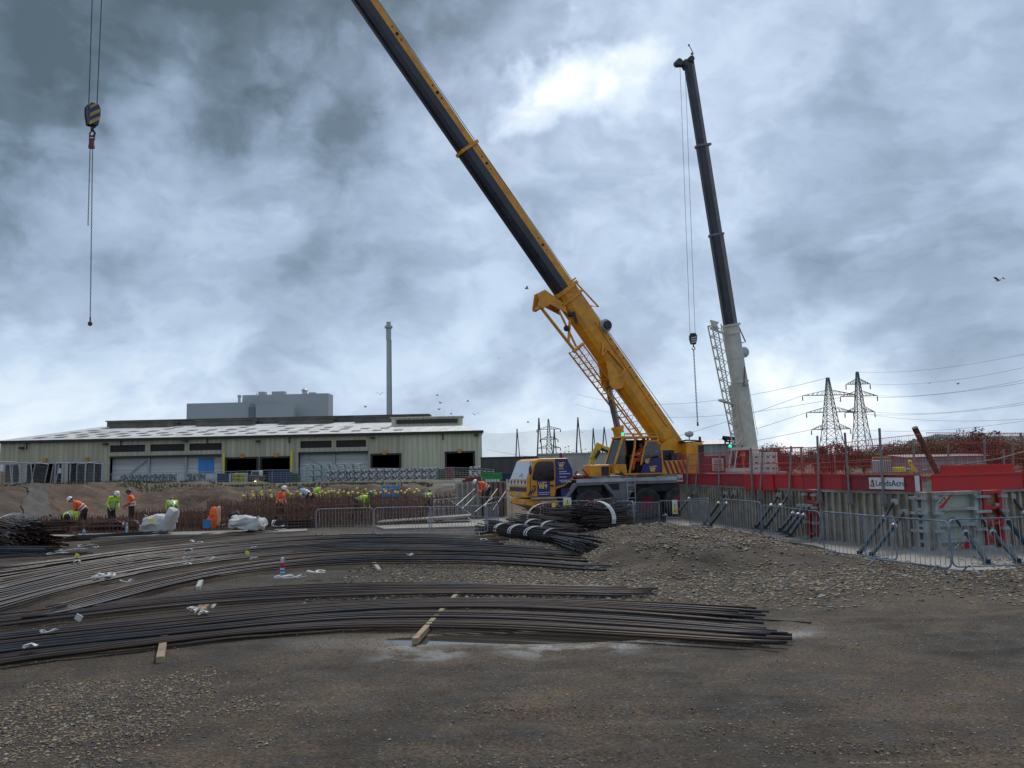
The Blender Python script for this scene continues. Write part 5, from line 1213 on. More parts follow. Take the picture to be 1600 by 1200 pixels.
# gulls
GUL = mat('gull_grey', (.25, .25, .26), .7)
for i, (px, py, Y) in enumerate(((594, 616, 110), (688, 630, 140), (686, 640, 150), (731, 627, 140), (742, 648, 110), (705, 647, 160), (1560, 438, 60), (1452, 599, 150), (1497, 600, 150), (823, 451, 90), (571, 636, 150), (825, 660, 160), (683, 618, 140), (910, 676, 150), (780, 560, 130), (950, 560, 140))):
    p = W(px, py, Y); t = thing('gull', 'small gull wheeling in the grey sky', 'bird', p, U(0, 6.28), 'gulls'); q = MB(); q.ball((0, 0, 0), (.26, .07, .07), 6, 5); q.build('body', GUL, t); q = MB()
    for s in (-1, 1): q.add([(.1, 0, .02), (-.1, 0, .02), (-.12, s * .35, .22), (.0, s * .7, .1), (.1, s * .35, .24)], [(0, 1, 2, 4), (4, 2, 3)])
    q.build('wings', GUL if i % 2 else BLK, t)
# ------------------------------------------------------------------ formwork wall on the right
ZT, ZBW = 1.56, -.12
def gpt(px, Y): p = WX(px, Y, .5); return V((p.x, p.y, 0))
C_ = [gpt(1066, 35.5), gpt(1268, 24.8), gpt(1284, 24.2), gpt(1440, 21.0), gpt(1454, 20.7), gpt(1700, 22.2)]
def along(a, b, t): return a.lerp(b, t)
def seg_frame(a, b):
    d = (b - a).normalized(); n = V((d.y, -d.x, 0))     # towards the camera side
    if n.y > 0: n = -n
    return d, n
def wallpanel(a, b, label, m_rib=FORM, ribs=.24, fr=True):
    d, n = seg_frame(a, b); L = (b - a).length
    t = thing('formwork_shutter', label, 'formwork', a, 0, 'formwork panels of the wall')
    q = MB(); mid = (a + b) / 2
    def bx(s0, s1, n0, n1, z0, z1, m):
        vs = [a + d * s + n * k + V((0, 0, z)) for s in (s0, s1) for k in (n0, n1) for z in (z0, z1)]
        m.add(vs, [(0, 1, 3, 2), (4, 6, 7, 5), (0, 4, 5, 1), (2, 3, 7, 6), (0, 2, 6, 4), (1, 5, 7, 3)])
    bx(0.01, L - .01, -.14, -.02, ZBW, ZT, q); q.build('face', m_rib, t, world=True)
    q = MB(); k = max(1, int(L / ribs))
    for i in range(k + 1): s = .03 + (L - .1) * i / k; bx(s, s + .07, -.018, .09, ZBW + .03, ZT - .06, q)
    q.build('ribs', m_rib, t, world=True)
    q = MB(); bx(0, L, -.14, .11, ZT - .055, ZT + .017, q); q.build('edge_rail', FRAME, t, world=True); q = MB(); bx(0, L, -.02, .11, ZBW, ZBW + .028, q); q.build('edge_rail', FRAME, t, world=True)
    return t, bx, L
def waler(t, bx, L, z, m=FRAME): q = MB(); bx(0, L, .10, .2, z, z + .12, q); q.build('waler', m, t, world=True)
SEG1 = 5
PL1 = ['far-end ribbed formwork panel beside the crane wheels', 'ribbed formwork panel second from the crane', 'ribbed formwork panel behind the middle barriers', 'ribbed formwork panel under the bright red board', 'ribbed formwork panel just left of the red corner frame']
for i in range(SEG1):
    a, b_ = along(C_[0], C_[1], i / SEG1), along(C_[0], C_[1], (i + 1) / SEG1); wallpanel(a, b_, PL1[i])
PL2 = ['ribbed formwork panel right of the red corner frame', 'ribbed formwork panel under the white name board', 'narrow ribbed panel left of the grey corner panels']
for i in range(3): a, b_ = along(C_[2], C_[3], i / 3), along(C_[2], C_[3], (i + 1) / 3); wallpanel(a, b_, PL2[i])
# red corner frame
def framepanel(a, b, label, fm, pm, rows, name='framed_shutter', tilt=0, couplers=True):
    d, n = seg_frame(a, b); L = (b - a).length; t = thing(name, label, 'formwork', a)
    def bx(s0, s1, n0, n1, z0, z1, m):
        vs = [a + d * s + n * k + V((0, 0, z)) for s in (s0, s1) for k in (n0, n1) for z in (z0, z1)]
        m.add(vs, [(0, 1, 3, 2), (4, 6, 7, 5), (0, 4, 5, 1), (2, 3, 7, 6), (0, 2, 6, 4), (1, 5, 7, 3)])
    q = MB(); bx(.02, L - .02, -.12, .0, ZBW, ZT, q); q.build('face', pm, t, world=True)
    q = MB(); bx(0, .09, .003, .14, ZBW, ZT, q); bx(L - .09, L, .003, .14, ZBW, ZT, q)
    for i in range(rows + 1): z = ZBW + (ZT - ZBW - .08) * i / rows; bx(.09, L - .09, .006, .135, z, z + .08, q)
    q.build('frame', fm, t, world=True)
    if couplers:
        for z in (.1, .55, 1.0, 1.38):
            for s in (-.02, L - .06): q = MB(); bx(s - .08, s + .16, .14, .24, z, z + .07, q); q.build('clamp', FRAME, t, world=True)
    return t, bx, L, d, n
framepanel(C_[1], C_[2], 'narrow faded red corner frame at the bend of the wall', REDF, FORM, 5)
framepanel(C_[3], C_[4], 'narrow dark grey corner frame with clamps left of the pale panel', FRAME, FORM, 4)
e0_, e1_ = C_[4], C_[5]; sg = [gpt(1459, 20.73), gpt(1524, 21.05), gpt(1534, 21.1), gpt(1563, 21.25), gpt(1568, 21.3), gpt(1640, 21.8), gpt(1720, 22.3)]
t, bx, L, d, n = framepanel(sg[0], sg[1], 'pale green framed panel carrying two red and white labels', FRAME, PLY, 4)
fp_t = t
def decal(t, a, d, n, s, z, flip, ww=.52, hh=.36):
    o = a + d * s + n * .012 + V((0, 0, z))
    q = MB(); q.prism([(0, 0), (ww, 0), (ww, hh), (0, hh)] if False else ([(0, 0), (0, hh), (ww * 1.0, hh), (ww * .35, 0)] if not flip else [(0, 0), (ww * .6, hh), (ww * 1.15, hh), (ww * 1.15, 0)]), .006, o, (d, V((0, 0, 1))), n); q.build('label_red', HUBR if False else REDB, t, world=True)
    ang = radians(38); xd = d * cos(ang) + V((0, 0, sin(ang))); yd = -d * sin(ang) + V((0, 0, cos(ang)))
    o2 = o + n * .008 + (d * .02 + V((0, 0, .02)) if not flip else d * .14 + V((0, 0, -.0)))
    q = MB(); q.prism([(0, 0), (.54, 0), (.54, .13), (0, .13)], .004, o2, (xd, yd), n); q.build('label_band', WHT, t, world=True)
    text('meva', .17, o2 + n * .007 + xd * .05 + yd * .015, xd, yd, BLK, t)
decal(t, sg[0], d, n, .10, 1.10, False); decal(t, sg[0], d, n, .48, .0, True)
framepanel(sg[2], sg[3], 'bright red narrow frame with timber infill near the right edge', REDB, WOOD, 4)
t, bx, L = wallpanel(sg[4], sg[5], 'ochre stained panel with round holes at the right edge'); wallpanel(sg[5], sg[6], 'ochre stained panel cut by the right picture edge')
wallpanel(sg[1], sg[2], 'thin closing strip between pale and red frames', FRAME, .3); wallpanel(sg[3], sg[4], 'thin closing strip right of the bright red frame', FRAME, .3)
# concrete inside the formwork, and pad in front of it
q = MB()
for a, b_ in zip([C_[0], C_[2], C_[4]], [C_[1], C_[3], C_[5]]):
    d, n = seg_frame(a, b_); q.add([a - n * .2 + V((0, 0, ZBW)), b_ - n * .2 + V((0, 0, ZBW)), b_ - n * .7 + V((0, 0, ZBW)), a - n * .7 + V((0, 0, ZBW)), a - n * .2 + V((0, 0, ZT - .15)), b_ - n * .2 + V((0, 0, ZT - .15)), b_ - n * .7 + V((0, 0, ZT - .15)), a - n * .7 + V((0, 0, ZT - .15))], [(0, 1, 2, 3), (7, 6, 5, 4), (0, 4, 5, 1), (1, 5, 6, 2), (2, 6, 7, 3), (3, 7, 4, 0)])
tag(q.build('concrete_wall', CONC), 'fresh concrete wall cast inside the formwork', 'wall')
pp = [gpt(1040, 36.5), gpt(1066, 36), gpt(1268, 25), gpt(1450, 21.2), gpt(1720, 22.8), gpt(1720, 17.0), gpt(1500, 16.9), gpt(1400, 18.4), gpt(1330, 19.9), gpt(1270, 22.6), gpt(1190, 25), gpt(1100, 28.5), gpt(1040, 33)]
struct(MB().prism([(p.x, p.y) for p in pp], .30, (0, 0, -.20), ((1, 0, 0), (0, 1, 0)), (0, 0, 1)).build('concrete_pad', PAD))
# kickboards: red boards with white name signs
def board(a, b_, z0, z1, label, off=.16, tilt=0, m_=REDB):
    d, n = seg_frame(a, b_); v0 = a + n * off; v1 = b_ + n * off; q = MB()
    q.add([v0 + V((0, 0, z0)), v1 + V((0, 0, z0 + tilt)), v1 + V((0, 0, z1 + tilt)), v0 + V((0, 0, z1)), v0 + n * .04 + V((0, 0, z0)), v1 + n * .04 + V((0, 0, z0 + tilt)), v1 + n * .04 + V((0, 0, z1 + tilt)), v0 + n * .04 + V((0, 0, z1))], [(0, 1, 2, 3), (7, 6, 5, 4), (0, 4, 5, 1), (1, 5, 6, 2), (2, 6, 7, 3), (3, 7, 4, 0)])
    q.add([v0 + n * .041 + V((0, 0, z1 - .04)), v1 + n * .041 + V((0, 0, z1 - .04 + tilt)), v1 + n * .041 + V((0, 0, z1 + .02 + tilt)), v0 + n * .041 + V((0, 0, z1 + .02)), v0 + n * .07 + V((0, 0, z1 - .04)), v1 + n * .07 + V((0, 0, z1 - .04 + tilt)), v1 + n * .07 + V((0, 0, z1 + .02 + tilt)), v0 + n * .07 + V((0, 0, z1 + .02))], [(0, 1, 2, 3), (7, 6, 5, 4), (0, 4, 5, 1), (1, 5, 6, 2), (2, 6, 7, 3), (3, 7, 4, 0)])
    o = q.build('toe_board', m_); tag(o, label, 'toe board', 'red boards along the wall top'); return o, d, n
BLs = ['red board with small white sign at the far crane end of the wall', 'dull red board second from the crane', 'dull red board above the raking props', 'brighter red board dropped lower than its neighbours', 'red board above the red corner frame']
P1 = [along(C_[0], C_[1], t) for t in (0, .2, .42, .63, .83, 1.0)]
zb_ = ZT + .02; sgn = []
for i in range(5): sgn.append(board(P1[i], P1[i + 1], zb_ - (.1 if i in (3,) else 0), zb_ + .43, BLs[i], .16 if i != 3 else .20, 0, REDB if i > 2 else REDD))
P2b = [C_[1], along(C_[2], C_[3], .32), along(C_[2], C_[3], .86), C_[4]]
b2 = [board(P2b[0], P2b[1], zb_, zb_ + .44, 'red board left of the name board'), board(P2b[1], P2b[2], zb_, zb_ + .42, 'red board carrying the large white name sign', .16, 0, REDD), board(P2b[2], P2b[3], zb_, zb_ + .42, 'short red board ending in a white strip at the corner', .16, 0, REDD)]
board(C_[4], gpt(1594, 21.5), zb_, zb_ + .42, 'brightest red board facing front at the right'); board(gpt(1596, 21.5), gpt(1720, 22.3), zb_, zb_ + .46, 'red board cut by the right picture edge')
board(gpt(1476, 22.6), gpt(1590, 22.9), zb_ + .30, zb_ + .62, 'second red board standing behind the brightest one', 0)
def sign(a, b_, d, n, s, z, w_, h, t_, size, parent):
    o = a + n * .235 + d * s + V((0, 0, z)); q = MB(); q.prism([(0, 0), (w_, 0), (w_, h), (0, h)], .012, o, (d, V((0, 0, 1))), n); sn = q.build('sign_plate', WTXT, parent, world=False)
    q = MB(); q.prism([(.03, .06), (.03 + h * .5, .06), (.03 + h * .4, h - .06), (.10, h - .06)], .004, o + n * .014, (d, V((0, 0, 1))), n); q.build('emblem', HUBR, sn)
    q = MB(); q.prism([(.03 + h * .2, .08), (.03 + h * .32, .08), (.03 + h * .30, h * .6), (.03 + h * .22, h * .6)], .004, o + n * .02, (d, V((0, 0, 1))), n); q.build('emblem_inset', WTXT, sn)
    WM[parent.name] = Matrix.Identity(4); text(t_, size, o + n * .016 + d * (.06 + h * .52) + V((0, 0, h * .27)), d, (0, 0, 1), BLK, sn)
o, d, n = b2[1]; sign(P2b[1], P2b[2], d, n, 1.0, zb_ + .05, 1.14, .31, 'LeedsAcro', .225, o)
o, d, n = sgn[0]; sign(P1[0], P1[1], d, n, .15, zb_ + .1, .7, .3, 'LeedsAcro', .13, o)
o, d, n = b2[2]; q = MB(); L = (P2b[3] - P2b[2]).length; q.prism([(L - .14, 0), (L, 0), (L, .4), (L - .14, .4)], .01, P2b[2] + n * .232 + V((0, 0, zb_ + .01)), (d, V((0, 0, 1))), n); q.build('white_strip', WTXT, o)
# posts
POST = [(1075, 712, 1.0), (1091, 708, 1.0), (1125, 706, 1.0), (1173, 700, 1.0), (1192, 698, 1.0), (1236, 697, 1.1), (1277, 681, 1.2), (1320, 676, 1.3), (1374, 669, 1.4), (1594, 676, 1.2)]
def wallY(px):
    x = px - 800
    for a, b_ in ((C_[0], C_[1]), (C_[1], C_[3]), (C_[3], C_[4]), (C_[4], C_[5])):
        for i in range(60):
            p = along(a, b_, i / 60)
            if abs(p.x / p.y * F - x) < 2.2: return p, a, b_
    return C_[2], C_[1], C_[3]
PLB = ['fence post nearest the crane ladder', 'fence post second from the crane', 'fence post in front of the white louvre panel', 'fence post in front of the orange-clad operator', 'fence post right of the white crane housing', 'fence post above the red corner frame', 'tilted fence post left of the darkest pylon', 'tilted fence post between the two right pylons', 'tallest fence post crossing the white name sign', 'fence post at the right picture edge']
for i, (px, yt, h) in enumerate(POST):
    bpx = {1075: 1079, 1091: 1093, 1125: 1128, 1173: 1181, 1192: 1195, 1277: 1285, 1320: 1331, 1374: 1385, 1236: 1240, 1594: 1598}[px]
    p, a, b_ = wallY(bpx); d, n = seg_frame(a, b_); f = p + n * .30; top = W(px, yt, f.y - .1)
    t = thing('fence_post', PLB[i], 'post', f + V((0, 0, ZT - .3)), 0, 'scaffold tube posts along the wall top'); q = MB(); q.tube([f + V((0, 0, ZT - .32)), top], .035, 8); q.build('tube', TUBE, t, world=True)
    q = MB(); q.box(f + V((0, 0, ZT - .2)), (.12, .14, .26)); q.box(f + V((0, 0, ZT - .36)), (.2, .1, .06)); q.build('clamp', PROP if False else TUBE, t, world=True)
# mesh panels: steel guard mesh above the boards
def meshpanel(a, b_, z0, z1a, z1b, label, sx=.085, r=.0042, off=.12, m_=REDM, rails=(0, .12, .55, .93, 1)):
    d, n = seg_frame(a, b_); L = (b_ - a).length; t = thing('guard_mesh', label, 'fence', a + V((0, 0, z0)), 0, 'red mesh guards on the wall'); a_ = a + n * off
    q = MB(); k = int(L / sx)
    for i in range(k + 1):
        s = L * i / k; zt = z1a + (z1b - z1a) * i / k; q.tube([a_ + d * s + V((0, 0, z0)), a_ + d * s + V((0, 0, zt))], r, 4, False)
    q.build('upright_wires', m_, t, world=True); q = MB()
    for f in [0, .18, .36, .5, .75, 1]: q.tube([a_ + V((0, 0, z0 + (z1a - z0) * f)), a_ + d * L + V((0, 0, z0 + (z1b - z0) * f))], r * (2.0 if f in (0, 1, .5) else 1.0), 4, False)
    q.build('cross_wires', m_, t, world=True)
netm = bpy.data.materials.new('red_debris_net'); netm.use_nodes = True; nn = netm.node_tree; nb_ = nn.nodes['Principled BSDF']; nb_.inputs['Base Color'].default_value = (.38, .018, .022, 1)
oo = nn.nodes.new('ShaderNodeTexCoord').outputs['Object']; lk(nn, mr(nn, noise(nn, oo, .9, 4), .35, .65, .04, .30), nb_.inputs['Alpha'])
def netpanel(a, b_, z0, z1, label, off=.05):
    d, n = seg_frame(a, b_); q = MB(); k = 10
    for i in range(k + 1):
        t_ = i / k; p = a.lerp(b_, t_) + n * (off + .04 * sin(i * 2.1)); q.v += [p + V((0, 0, z0)), p + V((0, 0, z1 - .05 * sin(pi * ((i * 3) % k) / k)))]
    for i in range(k): j = i * 2; q.f.append((j, j + 2, j + 3, j + 1))
    tag(q.build('debris_netting', netm), label, 'netting')
MP = [(0, .25, 2.84, 2.84), (.25, .5, 2.86, 2.86), (.5, .76, 2.88, 2.86), (.76, 1.0, 2.9, 2.86)]
ML = ['red mesh guard in front of the crane counterweight', 'red mesh guard in front of the white crane cab', 'red mesh guard in front of the white crane engine', 'red mesh guard left of the darkest pylon']
for i, (t0, t1, za, zb2) in enumerate(MP): meshpanel(along(C_[0], C_[1], t0), along(C_[0], C_[1], t1), zb_ + .3, za, zb2, ML[i], .11, .006)
meshpanel(C_[1], along(C_[2], C_[3], .45), zb_ + .3, 2.78, 2.95, 'red mesh guard left of the tallest fence post', .07, .0042); meshpanel(along(C_[2], C_[3], .46), C_[4], zb_ + .3, 2.95, 3.05, 'red mesh guard behind the leaning rusty tube', .07, .004); meshpanel(C_[4], gpt(1720, 22.3), zb_ + .4, 3.08, 3.0, 'longest red mesh guard at the right edge', .07, .004)
netpanel(along(C_[0], C_[1], .02), along(C_[0], C_[1], .5), zb_ + .4, zb_ + .86, 'red debris net low in front of the white crane', .02); netpanel(along(C_[0], C_[1], .72), C_[3].lerp(C_[2], .7), zb_ + .4, zb_ + 1.0, 'dense red debris net left of the tallest post', .02)
# the far side of the enclosure
FS = [gpt(1215, 44), gpt(1330, 42), gpt(1430, 40), gpt(1520, 39), gpt(1610, 38), gpt(1720, 37)]
FL = ['far red mesh guard below the rusty trees', 'far red mesh guard behind the grey block', 'far red mesh guard behind the leaning tube', 'far red mesh guard below the dark tree', 'far red mesh guard at the right edge']
for i in range(5):
    meshpanel(FS[i], FS[i + 1], 1.5, 3.15, 3.2, FL[i], .13, .009, 0); netpanel(FS[i], FS[i + 1], 1.3, (2.4, 2.0, 2.2, 2.1, 2.1)[i], FL[i].replace('mesh guard', 'debris net'), .05)
q = MB()
for a, b_ in zip(FS, FS[1:]): q.beam(a + V((0, .2, .8)), b_ + V((0, .2, .8)), .25, 1.6)
tag(q.build('concrete_wall', FORM), 'far wall of the enclosure under the red netting', 'wall')
for i, (px, yt, Y) in enumerate(((1427, 686, 39.8), (1481, 693, 39.3), (1538, 686, 38.6), (1568, 702, 38.2), (1582, 690, 38), (1252, 700, 43.3), (1304, 706, 42.5))):
    p = WX(px + 2, Y, 1.5); t = thing('far_post', ('far post left of the leaning tube', 'far post right of the leaning tube', 'far post under the brown-topped tree', 'short bent far post near the right edge', 'far post at the right edge', 'far post below the rusty trees', 'far post between the right pylons')[i], 'post', p, 0, 'posts of the far guard rail')
    MB().tube([p, W(px, yt, Y)], .05, 6).build('tube', TUBE, t, world=True)
q = MB(); q.tube([WX(1440, 36, 1.9) + V((0, 0, .0)), W(1470, 731, 36), W(1560, 717, 37), W(1620, 700, 38)], .035, 6); tag(q.build('handrail', TUBE), 'pale sagging handrail tube inside the red enclosure', 'rail')
# leaning rusty tube
q = MB(); pa, pb = W(1469, 748, 22.4), W(1429, 668, 22.0); q.tube([pa, pb], .078, 14, False); q.tube([pb, pb.lerp(pa, .02)], .078, 14); tag(q.build('steel_tube', RUST), 'thick rusty steel tube leaning over the red boards', 'tube')
# things inside the enclosure
p = W(1378, 729, 37); t = thing('block_pallet', 'grey cube-shaped load with orange cap behind the red mesh', 'pallet load', p); q = MB(); q.box(p, (.68, .6, .6)); q.build('load', LGR, t, world=True, bevel=.03); q = MB(); q.tube([p + V((-.4, 0, .36)), p + V((-.38, 0, .42)), p + V((.38, 0, .42)), p + V((.4, 0, .36))], .04, 6); q.build('cap', OR_, t, world=True)
q = MB()
for i in range(7): q.box(p + V((-.3 + i * .1, -.32, 0)), (.02, .02, .58))
q.build('slats', GRYC, t, world=True)
p = W(1401, 734, 37); t = thing('compressor', 'yellow ribbed machine low behind the red mesh', 'machine', p); q = MB()
for i in range(6): q.box(p + V((-.26 + i * .105, 0, 0)), (.09, .4, .24))
q.build('ribbed_body', YTAG, t, world=True, bevel=.02); q = MB(); q.box(p + V((.55, 0, .03)), (.2, .3, .06)); q.build('shelf', WHT, t, world=True)
p = W(1424, 733, 37); t = thing('digger_arm', 'small yellow bent digger arm beside the ribbed machine', 'digger', p); q = MB(); q.beam(p + V((-.15, 0, -.12)), p + V((.2, 0, .0)), .12, .14); q.beam(p + V((.2, 0, -.15)), p + V((-.05, 0, .3)), .1, .12); q.ball(p + V((-.04, 0, .33)), .1); q.build('arm', XYEL, t, world=True)
# raking props
def prop(px0, y0, px1, y1, label, Ya=None, Yb=None):
    p, a, b_ = wallY(px0); d, n = seg_frame(a, b_); Y0 = p.y - .15; top = W(px0, y0, Ya or Y0); foot = W(px1, y1, Yb or (Y0 - 1.2))
    g_ = G(px1, y1, .13); foot = g_ if g_.y < Y0 else foot
    t = thing('raking_prop', label, 'prop', foot, 0, 'teal push-pull props bracing the wall'); q = MB(); q.tube([foot, foot.lerp(top, .66)], .052, 10); q.build('outer_tube', PROP, t, world=True)
    q = MB(); q.tube([foot.lerp(top, .66), top], .036, 8); q.build('inner_tube', BLK, t, world=True); q = MB(); q.lathe([(.06, -.05), (.075, -.04), (.075, .04), (.06, .05)], foot.lerp(top, .66), (top - foot), 10); q.build('collar', LGR, t, world=True)
    q = MB(); q.box(foot - V((0, 0, .02)), (.22, .16, .03)); q.box(foot + V((0, 0, .03)), (.05, .12, .1)); q.build('foot_plate', PROP, t, world=True)
    q = MB(); q.box(top, (.12, .2, .14)); q.build('head_bracket', FRAME, t, world=True)
PR = [(1085, 770, 1060, 800, 'prop nearest the crane wheels'), (1134, 771, 1100, 819, 'left prop of the pair behind the middle barriers'), (1148, 771, 1109, 821, 'right prop of the pair behind the middle barriers'), (1217, 774, 1181, 824, 'left prop of the pair under the bright red board'), (1232, 774, 1195, 825, 'right prop of the pair under the bright red board'),
      (1249, 791, 1218, 829, 'first of three close props beside the red corner frame'), (1258, 791, 1226, 833, 'second of three close props beside the red corner frame'), (1266, 791, 1234, 837, 'third of three close props touching the red corner frame'), (1398, 784, 1342, 866, 'left prop of the pair under the name sign'), (1414, 800, 1361, 868, 'right prop of the pair under the name sign')]
for r_ in PR: prop(*r_)
prop(1494, 812, 1545, 880, 'prop crossing the lower red label, leaning right', 20.7); prop(1534, 812, 1592, 878, 'prop in front of the bright red frame, leaning right', 21); prop(1556, 790, 1612, 862, 'prop from the red frame leaving the right edge', 21.2, 19.6); prop(1580, 775, 1640, 855, 'prop highest at the right edge', 21.4, 19.8)
# ------------------------------------------------------------------ crowd barriers
def barrier_src(m_, L=2.2, nm='crowd_barrier'):
    fr = MB(); h0, h1, rc = .14, 1.08, .12
    pts = []
    for cx_, cz, a0 in ((L - rc, h1 - rc, 90), (L - rc, h0 + rc, 0), (rc, h0 + rc, -90), (rc, h1 - rc, -180)):
        for k in range(5): a = radians(a0 - 22.5 * k); pts.append(V((cx_ + rc * cos(a), 0, cz + rc * sin(a))))
    pts.append(pts[0]); fr.tube(pts, .019, 6, False)
    bars = MB(); n = 18
    for i in range(1, n): x = L * i / n; bars.tube([(x, 0, h0), (x, 0, h1)], .0065, 5, False)
    ft = []
    for x in (.32, L - .32):
        f = MB(); f.tube([(x, -.28, .01), (x, -.03, .16), (x, .03, .16), (x, .28, .01)], .016, 5); ft.append(f)
    return fr.mesh('frame', m_), bars.mesh('bars', GALV), [f.mesh('foot', m_) for f in ft]
BS = {0: barrier_src(GALV), 1: barrier_src(BGAL)}
def barrier(p, q, label, m_=0, group='crowd barriers', lean=0.0, mesh=False):
    p, q = V(p), V(q); d = q - p; L = sqrt(d.x ** 2 + d.y ** 2); rz = atan2(d.y, d.x); z = H((p.x + q.x) / 2, (p.y + q.y) / 2)
    fr, br, ft = BS[m_]; t = thing('crowd_barrier', label, 'barrier', (p.x, p.y, max(z, p.z)), rz, group)
    sl = (H(q.x, q.y) - H(p.x, p.y)) / max(L, .1) * .7
    t.rotation_euler = (lean, -sl, rz); t.scale = (L / 2.2, 1, 1)
    for nm, me_ in [('frame', fr), ('bars', br)] + [('foot', f) for f in ft]:
        o = bpy.data.objects.new(nm, me_); COL.objects.link(o); o.parent = t
    return t
def bpx(px, Y): p = WX(px, Y, .3); return V((p.x, p.y, 0))
barrier(bpx(494, 29.5), bpx(583, 29.8), 'galvanised barrier at the left end of the row, small white tag on it', 0)
barrier(bpx(585, 29.6), bpx(674, 29.4), 'galvanised barrier second from left in the row before the rebar cage', 0)
barrier(bpx(671, 29.2), bpx(762, 29.3), 'galvanised barrier third from left, overlapping its neighbour', 0)
barrier(bpx(759, 29.8), bpx(779, 31.5), 'short-looking barrier turned edge-on at the row end', 0)
barrier(bpx(678, 36), bpx(737, 39), 'pale barrier behind the row, by the grey ramp', 0); barrier(bpx(735, 39), bpx(800, 37), 'barrier behind the row touching the crane bumper', 0)
barrier(bpx(640, 42), bpx(700, 43), 'far barrier behind the blue-edged frame', 1); barrier(bpx(560, 44), bpx(628, 43), 'far blue-edged barrier behind the bent worker in yellow', 1)
barrier(bpx(845, 31.2), bpx(924, 31.4), 'barrier in front of the crane outrigger with yellow warning sign', 0); barrier(bpx(929, 32.0), bpx(960, 33.6), 'slanting barrier in front of the grey tank box', 0)
barrier(bpx(958, 31.0), bpx(991, 28.9), 'barrier joining behind the strapped rebar bundle', 0); barrier(bpx(991, 28.7), bpx(1031, 30.2), 'barrier in front of the middle crane wheel', 1); barrier(bpx(1031, 30.2), bpx(1108, 29.0), 'barrier with warning sign in front of the last wheel', 1)
barrier(bpx(1078, 29.6), bpx(1110, 28.1), 'narrow-looking barrier right of the warning sign', 1); barrier(bpx(1129, 27.2), bpx(1190, 25.1), 'blue-topped barrier left of the mound crest', 1); barrier(bpx(1190, 25.0), bpx(1281, 22.9), 'blue-topped barrier in front of the red corner frame', 1)
barrier(bpx(1288, 19.7), bpx(1402, 18.0), 'leaning blue-topped barrier with a gap to its left', 1, lean=.05); barrier(bpx(1352, 18.4), bpx(1486, 16.4), 'blue-topped barrier under the two red and white labels', 1); barrier(bpx(1489, 16.4), bpx(1668, 16.6), 'nearest blue-topped barrier at the right edge', 1, lean=-.04)
# warning signs on barriers
def wsign(px, py, Y, w_, h, label):
    p = W(px, py, Y); t = thing('warning_sign', label, 'sign', p); q = MB(); q.box(p, (w_, .012, h)); q.build('plate', WTXT, t, world=True)
    q = MB(); q.prism([(-w_ * .38, -h * .12), (w_ * .38, -h * .12), (0, h * .36)], -.006, p - V((0, .007, 0))); q.box(p + V((0, -.009, -h * .3)), (w_ * .85, .006, h * .3)); q.build('yellow_field', YTAG, t, world=True)
    q = MB(); q.box(p + V((0, -.016, .06)), (w_ * .10, .004, h * .16)); q.box(p + V((0, -.016, -.05 * h)), (w_ * .2, .004, h * .05))
    for k in range(3): q.box(p + V((0, -.016, -h * (.22 + k * .08))), (w_ * (.7 - .1 * k), .004, h * .03))
    q.build('symbol', BLK, t, world=True)
wsign(886.5, 786, 31.1, .30, .42, 'yellow triangle warning sign hung on the barrier by the outrigger'); wsign(1054.5, 792, 29.3, .18, .5, 'narrow yellow and white warning sign hung on the barrier by the last wheel')
wsign(503, 790, 29.3, .12, .1, 'tiny white tag on the leftmost barrier of the row') if False else None
# ------------------------------------------------------------------ temporary fences
def heras(p, q, h, label, group, lean=0.0, m_=GALV, zb=None):
    p, q = V(p), V(q); d = q - p; d.z = 0; L = d.length; d.normalize(); n = V((-d.y, d.x, 0)); z0 = H(p.x, p.y) if zb is None else zb; z1 = H(q.x, q.y) if zb is None else zb
    t = thing('mesh_fence', label, 'fence', (p.x, p.y, z0), 0, group); a = V((p.x, p.y, z0)); b_ = V((q.x, q.y, z1)); up = V((0, 0, h)) + n * lean + d * lean * .4
    q_ = MB(); r = .035 if p.y < 80 else .05
    q_.tube([a, a + up, b_ + up, b_], r, 6); q_.tube([a + up * .08, b_ + up * .08], r * .7, 5); q_.build('frame', m_, t, world=True)
    q_ = MB(); k = max(4, int(L / .35)); rr = .005 if p.y < 80 else .010
    for i in range(1, k): u = i / k; q_.tube([a.lerp(b_, u), a.lerp(b_, u) + up], rr, 3, False)
    for i in range(1, 7): q_.tube([a + up * i / 7, b_ + up * i / 7], rr, 3, False)
    q_.build('mesh_wires', m_, t, world=True)
fx = [165, 200, 231, 262, 300, 335, 360, 386, 425, 470, 505, 540, 583, 626, 667, 710, 747, 772]
for i in range(len(fx) - 1): heras(WX(fx[i], 106, 0), WX(fx[i + 1], 106, 0), 2.0, 'galvanised mesh fence panel in the long line before the shed', 'long mesh fence before the shed')
LF = [(-12, 55, 17, 62, 0), (17, 60, 31, 64, .25), (31, 64, 50, 60, -.2), (46, 60, 67, 64, -.3), (76, 64, 85, 60, .2), (84, 60, 107, 63, 0), (107, 63, 131, 60, .05), (118, 66, 145, 62, 0), (131, 60, 160, 68, 0)]
LFL = ['leftmost tall mesh fence panel on the bank', 'tilted fence panel second from the left edge', 'fence panel leaning left in front of the first doorway', 'strongly leaning fence panel in front of the pale pillar', 'bent narrow fence panel mid bank', 'fence panel with the white notice on it', 'fence panel before the third doorway', 'low fence panel behind the third doorway ones', 'fence panel running back towards the white recess']
for (a, Ya, b_, Yb, ln), l in zip(LF, LFL): heras(WX(a, Ya, 0), WX(b_, Yb, 0), 1.75, l, 'battered fence panels on the left bank', ln)
p = WX(93, 60.5, H(WX(93, 60, 0).x, 60) + 1.15); tag(MB().box(p, (.22, .03, .38)).build('notice', WTXT), 'white notice hung on a bank fence panel', 'notice')
